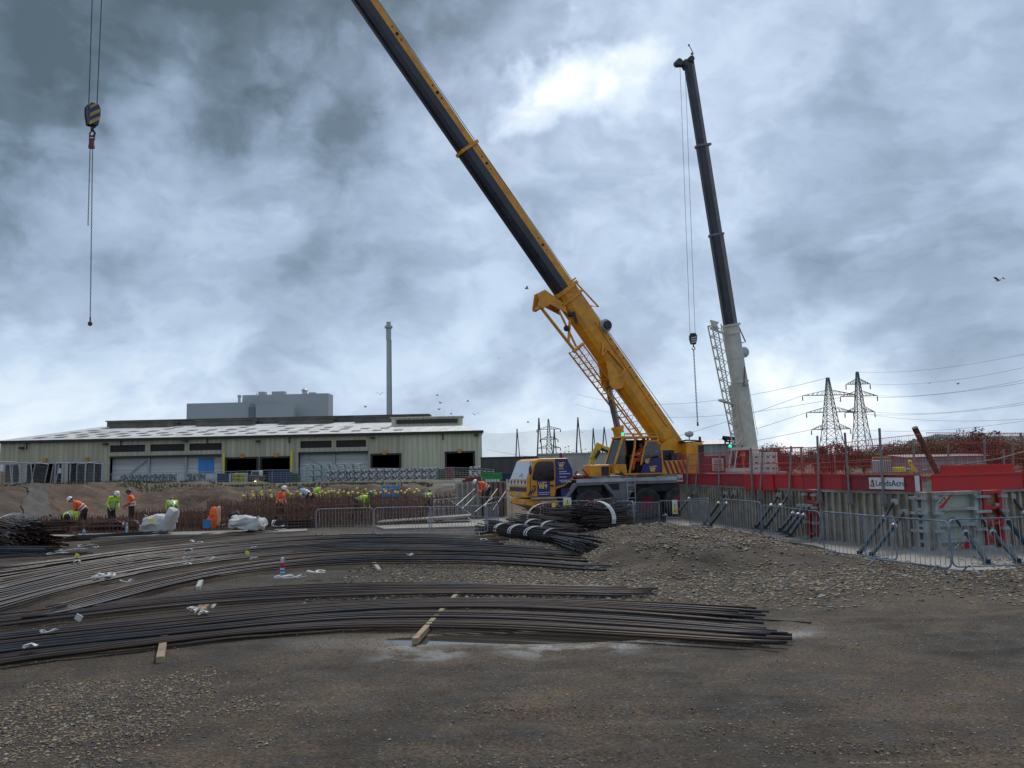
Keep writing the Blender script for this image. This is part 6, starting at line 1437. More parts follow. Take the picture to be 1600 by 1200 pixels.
p = WX(4, 54, H(WX(4, 54, 0).x, 54)); t = thing('notice_post', 'timber post carrying a white notice at the left edge', 'post', p); MB().box(p + V((0, 0, .5)), (.2, .15, 1.0)).build('post', WOOD, t, world=True); MB().box(p + V((-.05, -.1, 1.25)), (.2, .03, .45)).build('notice', WTXT, t, world=True)
# geotextile on the left slope
q = MB(); n_x, n_y = 40, 46; geo = mat('geotextile', (.022, .0215, .022), .8, n=.35, ns=2.5, dirt=(.045, .03, .02), da=.95, ds=.7, bump=.6, bs=6)
def sheet_pt(i, j):
    Y = 33.0 + 15 * j / n_y; x = WX(0, Y, 0).x + .6 + 3.0 * i / n_x + .35 * sin(j * .21) + .03 * (48 - Y); zz_ = H(x, Y) + .06 + .07 * mn.noise(V((x * 1.3, Y * 3.5, 0))) + .05 * abs(mn.noise(V((x * 4, Y * .6, 2))))
    return V((x, Y, zz_))
for j in range(n_y + 1):
    for i in range(n_x + 1): q.v.append(sheet_pt(i, j))
for j in range(n_y):
    for i in range(n_x):
        e_l = 6 + 7 * mn.noise(V((j * .12, 1, 0))) + (14 if j < 10 else 0); e_r = n_x * .55 + 8 * mn.noise(V((j * .15, 5, 0)))
        if e_l < i < e_r and j > 3 + 2 * sin(i * .5): k = j * (n_x + 1) + i; q.f.append((k, k + 1, k + n_x + 2, k + n_x + 1))
o = q.build('ground_sheet', geo, smooth=True); tag(o, 'grey plastic sheet lying over the left excavation slope', 'sheet')
# ------------------------------------------------------------------ rebar cages
VB = MB().tube([(0, 0, 0), (.01, 0, .6), (0, 0, 1.0)], .016, 5).mesh('upright_bar', CAGE)
VBC = MB().tube([(0, 0, 0), (0, 0, 1.0)], .010, 4).mesh('upright_bar', CAGE)
CAPM = MB().lathe([(.02, 0), (.035, .01), (.035, .04), (.055, .045), (.05, .07), (.01, .085)], (0, 0, 0), n=8).mesh('cap', YTAG)
def cage(pa, pb, Y0, Y1, sx, sy, h, label, z=None, caps=False, hvar=.1, lower=True):
    A, B = WX(pa, Y0, 0), WX(pb, Y0, 0); A2, B2_ = WX(pa, Y1, 0), WX(pb, Y1, 0); t = thing('rebar_cage', label, 'rebar cage', (A.x, Y0, 0)); cnt = 0; cc = 0; st = MB(); loc0 = V((A.x, Y0, 0)); rows = int((Y1 - Y0) / sy) + 1; hz = MB(); spots = []
    for r_ in range(rows):
        Y = Y0 + r_ * sy; k = r_ / max(1, rows - 1); xa = A.x + (A2.x - A.x) * k; xb = B.x + (B2_.x - B.x) * k; n = int((xb - xa) / sx)
        for i in range(n + 1):
            x = xa + i * sx + U(-.03, .03); zz_ = (H(x, Y) if z is None else z); hh_ = h * U(1 - hvar, 1 + hvar); ly = U(-.04, .04)
            if cnt < 100:
                o = bpy.data.objects.new('upright_bar', VB); COL.objects.link(o); o.parent = t; o.location = V((x, Y, zz_)) - loc0; o.scale = (1, 1, hh_); o.rotation_euler = (ly, U(-.04, .04), 0); cnt += 1
            else: st.tube([(x, Y, zz_), (x + U(-.03, .03), Y + ly, zz_ + hh_)], .012, 4, False)
            if caps and r_ % 2 == 0 and i % 2 == 0 and cc < 100:
                o = bpy.data.objects.new('cap', CAPM); COL.objects.link(o); o.parent = t; o.location = V((x, Y, zz_ + hh_ - .02)) - loc0; o.scale = (1.5, 1.5, 1.5); cc += 1
        for hz_ in (.08, .38, .62) if lower else (.1, .5, .8):
            P_l = [V((xa + (xb - xa) * j / 12, Y, (H(xa + (xb - xa) * j / 12, Y) if z is None else z) + hz_ * h / .8)) for j in range(13)]; hz.tube(P_l, .014, 4, False)
    if st.v: tag(st.build('upright_bars', CAGE, t, world=True), None, None, None, 'stuff')
    for i in range(int((B.x - A.x) / .5) + 1):
        x = A.x + i * .5
        for hz_ in (.12, .66): hz.tube([(x, Y0, (H(x, Y0) if z is None else z) + hz_ * h / .8), (x + (A2.x - A.x), Y1, (H(x, Y1) if z is None else z) + hz_ * h / .8)], .012, 4, False)
    hz.build('tie_bars', CAGE, t, world=True); return t
cage(58, 215, 34.6, 38.5, .17, .65, .62, 'rusty rebar cage at the left, in front of the bent workers')
cage(215, 330, 34.8, 41, .16, .7, .78, 'rusty rebar cage behind the left white bulk bag')
cage(330, 500, 35.0, 40.5, .15, .7, 1.15, 'tallest rusty rebar cage behind the crumpled white bag')
cage(500, 668, 35.5, 41, .17, .8, 1.2, 'rusty rebar cage behind the row of barriers')
cage(380, 660, 42.5, 47, .25, .9, 1.25, 'far rebar mat topped with yellow safety caps', caps=True)
cage(660, 790, 41, 46, .25, 1.0, 1.1, 'rebar starter bars behind the grey ramp')
struct(MB().prism([(p.x, p.y) for p in (bpx(50, 33.6), bpx(250, 33.8), bpx(250, 32.0), bpx(95, 31.2))], .12, (0, 0, -.03), ((1, 0, 0), (0, 1, 0)), (0, 0, 1)).build('blinding_strip', PAD))
struct(MB().prism([(p.x, p.y) for p in (bpx(250, 33.9), bpx(480, 34.2), bpx(480, 33.0), bpx(380, 32.2), bpx(250, 32.4))], .1, (0, 0, -.03), ((1, 0, 0), (0, 1, 0)), (0, 0, 1)).build('blinding_strip', PAD))
struct(MB().prism([(p.x, p.y) for p in (bpx(585, 34.8), bpx(790, 38.5), bpx(800, 33.5), bpx(600, 33.0))], .10, (0, 0, -.02), ((1, 0, 0), (0, 1, 0)), (0, 0, 1)).build('concrete_pad', PAD))
# shutters with pale raking props left of the crane
for i, (a, Ya, b_, Yb, l) in enumerate(((712, 40.5, 752, 41.0, 'grey shutter left of the bent orange worker'), (752, 41.2, 792, 41.4, 'grey shutter beside the crane windscreen'))):
    A, B = bpx(a, Ya), bpx(b_, Yb); t = thing('wall_shutter', l, 'formwork', A); q = MB(); q.add([A - V((0, 0, .1)), B - V((0, 0, .1)), B + V((0, .1, -.1)), A + V((0, .1, -.1)), A + V((0, 0, 1.75)), B + V((0, 0, 1.75)), B + V((0, .1, 1.75)), A + V((0, .1, 1.75))], [(0, 1, 2, 3), (7, 6, 5, 4), (0, 4, 5, 1), (1, 5, 6, 2), (2, 6, 7, 3), (3, 7, 4, 0)]); q.build('face', FORM, t, world=True); q = MB()
    for j in range(5): p = A.lerp(B, (j + .2) / 5); q.bb((p.x, p.y - .1, -.05), (p.x + .09, p.y - .003, 1.72))
    q.build('ribs', FRAME if i == 0 else RUST, t, world=True)
for i, (x0, y0, x1, y1) in enumerate(((742, 764, 713, 790), (750, 768, 722, 795), (777, 764, 757, 790), (790, 768, 770, 797), (700, 780, 735, 803), (770, 778, 742, 800))):
    a, b_ = W(x0, y0, 39.5), G(x1, y1, .05); b_ = W(x1, y1, 37); tag(MB().tube([a, b_], .024, 8).build('shutter_prop', TUBE), ('pale prop highest at the grey shutter', 'pale prop right of the highest one', 'pale prop under the bent orange worker', 'pale prop next to the crane windscreen', 'pale tube crossing the ramp', 'pale tube low behind the barriers')[i], 'prop', 'pale props beside the shutters')
t = thing('guard_rail', 'blue-edged guard frame standing on the far rebar', 'barrier', bpx(600, 43)); q = MB(); A, B = bpx(598, 43), bpx(624, 43)
for z in (.6, 1.1, 1.55): q.beam(A + V((0, 0, z)), B + V((0, 0, z)), .05, .1)
for i in range(4): p = A.lerp(B, i / 3); q.beam(p + V((0, 0, .2)), p + V((0, 0, 1.7)), .06, .06)
q.build('frame', MATS['container_navy'] if False else BLUEP, t, world=True)
# ramp of boards
q = MB(); a, b_ = G(590, 816, .2), G(735, 806, .35)
for i in range(5): q.beam(a + V((0, i * .26, 0)), b_ + V((0, i * .26, 0)), .24, .05)
tag(q.build('scaffold_boards', PAD), 'pale grey boards laid as a ramp behind the barriers', 'boards')
# ------------------------------------------------------------------ long loose rebar in the foreground
def interp(P, x):
    for (a, b), (c, d) in zip(P, P[1:]):
        if x <= c: return b + (d - b) * max(0, (x - a)) / (c - a)
    return P[-1][1]
def smoothline(P, x, w=60): return sum(interp(P, x + k) for k in (-w, -w / 2, 0, w / 2, w)) / 5
def strip(up, lo, N, label, group, x0, x1, z, rust=.25, r=.021, jit=3.0, endj=40):
    for i in range(N):
        t = (i + U(-.35, .35)) / max(1, N - 1); t = max(0, min(1, t)); a = x0 + U(-endj, endj) * (1 if x0 > 0 else 0); b = x1 + U(-endj, endj * .7); ph = U(0, 6.28); am = U(.2, 1) * jit; n = 26; pts = []; cr = U(-.5, .5) * .55
        for k in range(n + 1):
            u = k / n; px = a + (b - a) * u; tt = t + cr * (u - .5) * (.6 if N > 3 else .2); tt = max(-.05, min(1.08, tt)); yu, yl = smoothline(up, px), smoothline(lo, px)
            py = yu + (yl - yu) * tt + am * sin(ph + u * 5) * .35; zz_ = z + U(0, .002) + .05 * ((i * 7) % 5) / 5
            p = G(px, py, zz_ + max(-.02, mn.noise(V((px * .004, py * .01, 2))) * .03)); pts.append(p)
        o = MB().tube(pts, r * U(.85, 1.15), 6).build('rebar', BARR if R() < rust else BAR, smooth=True); tag(o, label, 'steel bar', group)
A1u = [(-60, 999), (0, 990), (265, 964), (400, 950), (530, 940), (650, 935), (800, 934), (900, 936), (1030, 941), (1180, 949), (1260, 955)]; A1l = [(-60, 1019), (0, 1008), (265, 980), (400, 965), (530, 953), (650, 948), (800, 948), (900, 953), (1030, 963), (1188, 976), (1260, 983)]
A2u = [(-60, 1018), (0, 1009), (265, 982), (400, 968), (530, 958), (650, 954), (800, 956), (900, 960), (1030, 968), (1228, 986)]; A2l = [(-60, 1029), (0, 1018), (265, 990), (400, 976), (530, 966), (650, 963), (800, 965), (900, 972), (1030, 980), (1220, 994)]
A3u = [(-60, 1034), (0, 1023), (265, 994), (400, 980), (530, 971), (650, 969), (800, 971), (900, 976), (1030, 984), (1225, 997)]; A3l = [(-60, 1049), (0, 1036), (265, 1003), (400, 988), (530, 980), (650, 979), (800, 982), (900, 988), (1030, 995), (1219, 1007)]
Bu = [(-60, 968), (0, 960), (130, 946), (265, 930), (400, 918), (530, 912), (660, 911), (800, 914), (1025, 918)]; Bl = [(-60, 986), (0, 977), (130, 962), (265, 947), (400, 937), (530, 931), (650, 927), (800, 927), (1025, 931)]
C1u = [(40, 960), (180, 920), (300, 893), (420, 874), (530, 864), (660, 861), (800, 865), (950, 877)]; C1l = [(60, 968), (200, 933), (300, 905), (420, 888), (530, 880), (660, 878), (800, 881), (950, 893)]
C2u = [(-60, 932), (60, 905), (180, 880), (300, 864), (420, 853), (530, 847), (660, 847), (800, 853), (920, 863)]; C2l = [(-60, 968), (60, 930), (180, 903), (300, 881), (420, 868), (530, 861), (660, 859), (800, 863), (920, 871)]
C3u = [(-60, 888), (60, 880), (180, 862), (300, 850), (420, 840), (530, 835), (660, 834), (760, 839)]; C3l = [(-60, 938), (60, 905), (180, 880), (300, 863), (420, 853), (530, 846), (660, 844), (780, 851)]
strip(A1u, A1l, 15, 'long dark bar in the upper layer of the nearest arc', 'nearest arc, upper layer', -60, 1175, .10)
strip(A2u, A2l, 8, 'long dark bar in the middle layer of the nearest arc', 'nearest arc, middle layer', -60, 1215, .08, .3)
strip(A3u, A3l, 10, 'long bar in the lowest, closest layer of the nearest arc', 'nearest arc, lowest layer', -60, 1212, .06, .5, .022)
strip(Bu, Bl, 18, 'long brownish bar in the second arc, behind the nearest one', 'second arc of long bars', -60, 1000, .08, .6, .021)
strip(C1u, C1l, 14, 'long bar on the front edge of the third, widest arc', 'third arc, front edge', 60, 935, .10, .15, .020, 3, 30)
strip(C2u, C2l, 20, 'long bar in the middle of the third, widest arc', 'third arc, middle', -60, 885, .10, .15, .023, 4, 35)
strip(C3u, C3l, 24, 'long bar at the back of the third, widest arc', 'third arc, back edge', -60, 770, .10, .2, .026, 4, 40)
tag(MB().tube([G(900, 953, .09), G(1050, 958, .08), G(1160, 966, .05), G(1268, 973, .02)], .014, 6).build('rebar', BAR), 'single bar sticking out furthest right from the nearest arc', 'steel bar')
# stray bars further back, left
for (x0, y0, x1, y1, N) in ((-30, 868, 130, 862, 6), (130, 850, 300, 834, 6), (250, 846, 420, 826, 5), (0, 848, 70, 862, 4), (400, 824, 540, 816, 6)):
    for i in range(N): a, b = G(x0 + U(-20, 20), y0 + U(-3, 3) + i, .1), G(x1 + U(-20, 20), y1 + U(-3, 3) + i, .1); m_ = (a + b) / 2 + V((0, U(-.3, .3), .02)); tag(MB().tube([a, m_, b], .018, 5).build('rebar', BAR if R() < .6 else BARR), 'loose bar lying behind the third arc', 'steel bar', 'loose bars behind the arcs')
# ------------------------------------------------------------------ timber bearers
def bearer(x0, y0, x1, y1, w_, label, m_=WOOD, h=.09):
    a, b = G(x0, y0, .04), G(x1, y1, .04); a.z = b.z = H((a.x + b.x) / 2, (a.y + b.y) / 2) + h / 2; o = MB().beam(a, b, w_, h).build('timber_bearer', m_, bevel=.008); tag(o, label, 'timber')
bearer(648, 1004, 717, 928, .085, 'longest timber baulk running under the nearest arc, rotten at its near end'); bearer(250, 1032, 259, 985, .10, 'short pale timber poking out under the nearest arc at left', WOOD); bearer(294, 988, 318, 940, .08, 'timber under the nearest arc right of the short pale one'); bearer(296, 974, 332, 940, .09, 'stubby timber end between the second and nearest arcs')
bearer(309, 921, 318, 900, .09, 'pale timber under the front edge of the third arc', CONC); bearer(593, 893, 582, 878, .09, 'pale timber end sticking out below the third arc', CONC); bearer(331, 948, 338, 939, .06, 'small white board piece on the second arc', STRAP, .03)
bearer(755, 838, 785, 836, .12, 'orange-brown timber block left of the strapped bundles', mat('timber_orange', (.3, .14, .05), .8, n=.2))
# ------------------------------------------------------------------ tied bundles
def bundle(P, N, rad, label, straps=(), ends=0.0, flat=.6, r=.016, m_=BAR, rust=.2, group=None, fan=0.0, tags=()):
    """P: list of world points of the axis; bars packed round it, held by white straps"""
    t = thing('rebar_bundle', label, 'rebar bundle', P[0], 0, group)
    def axis(u):
        k = u * (len(P) - 1); i = min(int(k), len(P) - 2); return P[i].lerp(P[i + 1], k - i)
    d = (P[-1] - P[0]); d.z = 0; d.normalize(); s = V((-d.y, d.x, 0))
    for j in range(min(N, 95)):
        a = U(0, 6.28); q = sqrt(R()); oy, oz = cos(a) * q * rad, sin(a) * q * rad * flat; u0 = U(0, ends); u1 = 1 - U(0, ends); pts = []; ph = U(-1, 1)
        for k in range(9):
            u = u0 + (u1 - u0) * k / 8; sp = 1 + fan * abs(u - .5) * 2; pts.append(axis(u) + s * (oy * sp + .03 * ph * sin(u * 6)) + V((0, 0, max(.01, oz * sp * (1 if fan < 1 else .8) + rad * flat))))
        MB().tube(pts, r * U(.85, 1.1), 5).build('bar', BARR if R() < rust else m_, t, world=True)
    for u in straps:
        for du in (0, .02):
            c_ = axis(min(1, u + du)); b = MB(); n = 14; w_ = .035; vs_ = []
            for k in range(n + 1):
                a = pi * k / n * 1.15 - .2; e_ = c_ + s * cos(a) * rad * 1.12 + V((0, 0, rad * flat + sin(a) * rad * flat * 1.16 + .02)); vs_.append(e_)
            for p, q in zip(vs_, vs_[1:]): b.beam(p, q, w_ * 1.5, .012, up=(0, 0, 1))
            b.build('strap', STRAP, t, world=True)
    for (u, dz) in tags: c_ = axis(u); MB().box(c_ + V((0, -rad * .9, rad * flat + dz)), (.14, .03, .16), Matrix.Rotation(U(-.6, .6), 3, 'Y')).build('tag', YTAG, t, world=True)
    return t
def GP(px, py, z=0.0): return G(px, py, z)
def g0(px, py): p = G(px, py, 0); p = G(px, py, H(p.x, p.y)); return p
bundle([g0(838, 824), g0(872, 828), g0(915, 834)], 80, .74, 'left half of the tall bundle pair in front of the crane, yellow tag on top', (.25,), .12, .62, .022, BAR, .35, None, .35, ((.4, .5), (.12, .1)))
bundle([g0(905, 834), g0(945, 833), g0(985, 828)], 80, .76, 'right half of the tall bundle pair with a doubled white strap', (.35, .38), .12, .68, .022, BAR, .35, None, .4)
bundle([g0(756, 832), g0(800, 838), g0(858, 846), g0(900, 850)], 70, .40, 'wide strapped bundle fanning out left of the tall pair', (.25, .4, .55), .1, .5, .020, BAR, .1, None, .5)
bundle([g0(800, 826), g0(850, 832), g0(905, 842)], 55, .34, 'middle strapped bundle between the wide one and the tall pair', (.35, .6), .1, .6, .020, BAR, .15, None, .4)
bundle([g0(842, 840), g0(880, 850), g0(925, 862)], 55, .36, 'lowest strapped bundle pointing at the mound', (.35,), .12, .55, .020, BAR, .1, None, .4)
bundle([g0(860, 820), g0(915, 824), g0(975, 824)], 40, .4, 'dark bundle lying behind the tall strapped pair', (), .1, .8, .022, BLK, 0, None, .3)
bundle([g0(-30, 855), g0(-5, 848), g0(22, 838)], 60, .55, 'dark bundle cut by the left picture edge', (), .1, .8, .022, BAR, .1, None, .3)
bundle([g0(14, 846), g0(40, 856), g0(84, 858)], 90, .72, 'rusty tall bundle bending round at far left with tangled white strap', (.12,), .1, .68, .024, BARR, .6, None, .3)
bundle([g0(20, 842), g0(30, 852), g0(52, 862)], 60, .6, 'dark bundle squeezed between the two at far left', (.1,), .1, .8, .022, BAR, .1, None, .3)
bundle([g0(-40, 868), g0(20, 866), g0(85, 868)], 40, .4, 'flat dark bundle under the rusty one at far left', (), .15, .3, .020, BLK, .2, None, .3)
bundle([g0(140, 831), g0(190, 829), g0(248, 822)], 60, .34, 'dark bundle with doubled straps left of the white bulk bag', (.42, .47, .62), .12, .55, .020, BAR, .1, None, .3)
bundle([g0(378, 828), g0(420, 826), g0(495, 824)], 60, .32, 'dark bundle in front of the crumpled white bag', (.55,), .12, .5, .020, BLK, .1, None, .3)
bundle([g0(100, 846), g0(160, 842), g0(240, 838)], 35, .3, 'thin greyish bundle behind the third arc at left', (), .2, .3, .016, BAR, .3, None, .4)
# strap ribbons and tags dropped on the bars
def ribbon(px, py, L, label, z=.2, col=STRAP, w_=.06, ang=0.0, curl=.08):
    p = G(px, py, z); b = MB(); n = 10; pts = [p + V((cos(ang) * L * (k / n - .5) + curl * sin(k * 1.3), sin(ang) * L * (k / n - .5) * .5 + curl * cos(k * .9), .03 + .06 * abs(sin(k * .8 + px)))) for k in range(n + 1)]
    for q0, q1 in zip(pts, pts[1:]): b.beam(q0, q1, w_, .008)
    tag(b.build('strap_offcut', col), label, 'strap', 'loose strap offcuts and labels on the bars')
RB = [(110, 862, 1.0), (135, 855, .8), (88, 868, .7), (160, 905, .5), (165, 902, .45), (197, 912, .3), (293, 862, .3), (312, 850, .2), (150, 858, .14), (292, 875, .3), (293, 885, .25), (329, 876, .2), (396, 876, .22), (396, 859, .16), (443, 905, .5), (455, 906, .6), (492, 898, .4), (500, 897, .3), (75, 993, .28), (48, 1016, .15), (330, 824, .5), (345, 822, .5), (436, 824, .7), (437, 830, .5), (300, 848, .15), (120, 881, .2), (318, 963, .12), (755, 846, .25), (640, 870, .2), (300, 957, .12), (46, 968, .0)]
for px, py, L in RB:
    if L: ribbon(px, py, L, 'scrap of white strap caught on the bars', .13, STRAP, .04 if L < .4 else .055, U(-.6, .6), .05 if L < .4 else .12)
for i, (px, py, l) in enumerate(((120, 868, 'yellow tag beside the long white strap at left'), (386, 864, 'yellow tag on the back bars of the third arc'), (123, 965, 'cream label on the left end of the second arc'))):
    p = G(px, py, .2); tag(MB().box(p, (.11, .02, .09), Matrix.Rotation(.5, 3, 'Y')).build('tag', YTAG if i < 2 else BAG), l, 'tag')
# marker spray can
p = g0(441, 897); t = thing('spray_can', 'blue and red marker spray can with white cap standing by the third arc', 'spray can', p)
q = MB(); q.lathe([(.05, 0), (.053, .01), (.053, .15)], p, n=16); q.build('lower_body', BLUEP, t, world=True, smooth=False); q = MB(); q.lathe([(.0535, .15), (.0535, .24), (.045, .27)], p, n=16); q.build('upper_body', REDB, t, world=True); q = MB(); q.lathe([(.047, .27), (.04, .38), (.02, .39)], p, n=14); q.build('cap', LGR, t, world=True); q = MB(); q.lathe([(.054, .03), (.054, .06)], p, n=16); q.lathe([(.0545, .11), (.0545, .14)], p, n=16); q.build('band', WTXT, t, world=True)
# bulk bags, bucket, orange sack
def bag(px, py, Y, w_, h, label, seed, lean=0):
    p = W(px, py, Y); t = thing('bulk_bag', label, 'bag', p); g_ = H(p.x, p.y) if True else 0
    q = MB(); q.lumpy((p.x, Y, p.z + h / 2), (w_, 1.0, h), .16, 2.6, 16, Matrix.Rotation(lean, 3, 'Y'), seed, .3); q.v = [v + mn.noise_vector(v * 6) * .06 for v in q.v]; q.build('sack', BAG, t, world=True, smooth=True)
    q = MB()
    for s in (-1, 1): q.tube([(p.x + s * w_ * .35, Y - .2, p.z + h * .8), (p.x + s * w_ * .42, Y - .25, p.z + h * 1.12), (p.x + s * w_ * .28, Y - .1, p.z + h * .9)], .03, 5)
    q.build('loop', BAG, t, world=True); return t
b1 = bag(248, 830, 33.2, 1.15, .62, 'open white bulk bag slumped in front of the rebar cage, yellow patch on it', 3); p = W(237, 813, 32.6); MB().box(p, (.16, .03, .14)).build('patch', YTAG, b1, world=True)
q = MB(); a = W(268, 828, 33.0); q.lumpy(a + V((-.05, 0, .45)), (.3, .7, .9), .1, 2, 6, Matrix.Rotation(.35, 3, 'Y'), 8); q.build('flap', BAG, b1, world=True)
bag(386, 826, 32.8, 1.35, .45, 'crumpled white bag lying flat right of the blue bucket', 5, .1)
q = MB(); p = W(370, 812, 33.4); q.lumpy(p, (.5, .4, .6), .12, 2.5, 6, Matrix.Rotation(-.5, 3, 'Y'), 9); tag(q.build('dark_sack', BLK), 'black sack leaning behind the crumpled white bag', 'sack')
p = W(323.5, 825, 32.6); t = thing('bucket', 'bright blue bucket beside the upright orange sack', 'bucket', p); q = MB(); q.lathe([(.13, 0), (.16, .30), (.17, .30), (.17, .33), (.15, .33), (.12, .03)], p, n=18); q.build('pail', BLUEP, t, world=True); q = MB(); q.tube([p + V((.16 * cos(a), -.02, .31 - .14 * sin(a))) for a in [k * pi / 8 for k in range(9)]], .008, 4); q.build('handle', LGR, t, world=True)
p = W(335, 822, 33.2); t = thing('orange_sack', 'upright orange and white sack standing before the tall rebar cage', 'sack', p); q = MB(); q.lumpy(p + V((-.05, 0, .38)), (.36, .32, .84), .09, 4, 10, None, 4, 1.2, 1.0); q.build('sack', ORNG, t, world=True); q = MB(); q.lumpy(p + V((.13, .02, .42)), (.18, .26, .78), .06, 4, 8, None, 6, 0, 1.0); q.build('pale_side', mat('pale_orange', (.6, .3, .18), .7), t, world=True)
for px, py, l in ((198, 832, 'pale blue bottle on the dark bundle left of the bulk bag'), (131, 838, 'pale bottle lying by the blinding strip')):
    p = G(px, py, .15); tag(MB().lathe([(.05, 0), (.055, .2), (.02, .26), (.02, .3)], p, n=10).build('bottle', mat('bottle_blue', (.25, .38, .48), .3) if 'bottle_blue' not in MATS else MATS['bottle_blue']), l, 'bottle')
for px, py, m_, l in ((456, 1084, BLUEP, 'small scrap of pale blue plastic in the mud'), (631, 1149, STRAP, 'small white scrap pressed in the near mud')): p = G(px, py, .01); tag(MB().lumpy(p, (.07, .05, .015), .02, 20, 3, None, 2).build('plastic_scrap', m_), l, 'litter')
# ------------------------------------------------------------------ people
def remesh(mb, name, m, vox, parent):
    me = mb.mesh(name); o = bpy.data.objects.new('tmp', me); COL.objects.link(o); r = o.modifiers.new('r', 'REMESH'); r.mode = 'VOXEL'; r.voxel_size = vox; r.use_smooth_shade = True
    sm_ = o.modifiers.new('s', 'SMOOTH'); sm_.iterations = 2
    dg = bpy.context.evaluated_depsgraph_get(); me2 = bpy.data.meshes.new_from_object(o.evaluated_get(dg)); bpy.data.objects.remove(o); bpy.data.meshes.remove(me); me2.name = name; me2.materials.clear(); me2.materials.append(m)
    o = bpy.data.objects.new(name, me2); COL.objects.link(o); o.parent = parent; return o
def rotp(p, a, c): x, z = p[0] - c[0], p[2] - c[2]; return V((c[0] + x * cos(a) + z * sin(a), p[1], c[2] - x * sin(a) + z * cos(a)))
def person(loc, rz, label, bend=0, hands=None, legs='stand', top=ORNG, bottom=TROU, helmet=HELM, hy=0.0, sit=False, head_dn=0, sc_=1.0):
    """x forward, y left; hands: two targets in local metres"""
    t = thing('person', label, 'person', loc, rz); t.scale = (sc_,) * 3; WM[t.name] = WM[t.name]
    hip = V((0, 0, .93 if not sit else .52)); a = radians(bend)
    T = lambda x, y, z: rotp((x, y, z + hip.z - .93), a, hip)
    chest = T(0, 0, 1.30); neck = T(0, 0, 1.50); sh = [T(0, s * .19, 1.43) for s in (1, -1)]; hc = T(.02, 0, 1.50); ah = a * .6 + radians(head_dn)
    head = hc + V((sin(ah) * .16 + .02, 0, cos(ah) * .16)); hu = V((sin(ah), 0, cos(ah))); hf = V((cos(ah), 0, -sin(ah)))
    if hands is None: hands = [(.08, .30, .82), (.08, -.30, .82)]
    hd = [V(h) for h in hands]; el = []
    for s, h, si in zip(sh, hd, (1, -1)):
        d = h - s; L = d.length; h2 = s + d.normalized() * min(L, .56); m_ = (s + h2) / 2; off = sqrt(max(.0, .29 ** 2 - (min(L, .56) / 2) ** 2)); e = m_ + V((-.6, si * .6, -.4)).normalized() * off; el.append(e); h.x, h.y, h.z = h2
    if sit: hips = [hip + V((0, s * .10, 0)) for s in (1, -1)]; kn = [hip + V((.42, s * .14, .06)) for s in (1, -1)]; an = [hip + V((.5, s * .14, -.40)) for s in (1, -1)]
    else:
        hips = [hip + V((0, s * .09, 0)) for s in (1, -1)]
        st = {'stand': ((.0, .0), (.0, .0)), 'walk': ((.16, .34), (-.02, -.30)), 'wide': ((.12, .16), (-.06, -.2)), 'bent': ((.10, -.02), (.08, -.05))}[legs]
        kn = [V((st[i][0] + .03, (1, -1)[i] * .11, .5)) for i in (0, 1)]; an = [V((st[i][1], (1, -1)[i] * .12, .09 if not (legs == 'walk' and i) else .14)) for i in (0, 1)]
    b = MB(); b.caps(hip, chest, .125, .14); b.caps(chest + V((0, .06, 0)), chest + V((0, -.06, 0)), .13, .13); b.caps(sh[0], sh[1], .075, .075); b.caps(neck - hu * .06, neck + hu * .08, .058, .052)
    Mh = Matrix((hf, V((0, 1, 0)), hu)).transposed(); b.ball(head, (.098, .078, .118), 14, 10, Mh); b.caps(head + hf * .07 - hu * .07, head + hf * .03 - hu * .08, .035, .05); b.caps(head + hf * .098 - hu * .005, head + hf * .108 - hu * .035, .011, .015)
    for s in (1, -1): b.ball(head + V((0, s * .08, 0)), (.025, .012, .035), 8, 6, Mh)
    for i in (0, 1):
        si = (1, -1)[i]; b.caps(sh[i], el[i], .055, .042); b.caps(el[i], hd[i], .042, .028); d = (hd[i] - el[i]).normalized(); pc = hd[i] + d * .05; b.caps(hd[i], pc, .030, .036); side_ = V((0, 1, 0)); side_ = (side_ - d * side_.dot(d)).normalized(); up_ = d.cross(side_)
        for k in range(4):
            f0 = pc + side_ * (k - 1.5) * .021 + d * .02; l = (.065, .078, .072, .055)[k]; f1 = f0 + d * l * .55; f2 = f1 + (d * .6 + up_ * .5 * si) * l * .5; b.caps(f0, f1, .0105, .010); b.caps(f1, f2, .010, .008)
        th = hd[i] + side_ * .03 + d * .02; b.caps(th, th + (d * .6 + side_ * .5) * .06, .013, .010)
        b.caps(hips[i], kn[i], .088, .058); b.caps(kn[i], an[i], .056, .040); b.caps(an[i] + V((-.03, 0, -.03)), an[i] + V((.15, 0, -.045)), .04, .034)
    remesh(b, 'body', SKIN, .011, t)
    j = MB(); j.caps(hip + (chest - hip) * .02, chest, .158, .172); j.caps(chest + V((0, .07, 0)), chest + V((0, -.07, 0)), .158, .158); j.caps(sh[0], sh[1], .092, .092)
    for i in (0, 1): j.caps(sh[i], el[i], .078, .062); j.caps(el[i], el[i].lerp(hd[i], .86), .060, .045)
    jk = remesh(j, 'jacket', top, .016, t)
    k = MB(); k.caps(hip + V((0, .05, 0)), hip + V((0, -.05, 0)), .145, .145)
    for i in (0, 1): k.caps(hips[i], kn[i], .115, .08); k.caps(kn[i], an[i] + V((0, 0, .05)), .078, .064)
    remesh(k, 'trousers', bottom, .016, t)
    for i in (0, 1): q = MB(); q.caps(an[i] + V((-.04, 0, -.02)), an[i] + V((.05, 0, -.035)), .055, .05); q.caps(an[i] + V((.05, 0, -.04)), an[i] + V((.18, 0, -.05)), .048, .040); q.caps(an[i], an[i] + V((0, 0, .08)), .052, .056); remesh(q, 'boot', BLK, .016, t)
    q = MB(); ax = (chest - hip).normalized()
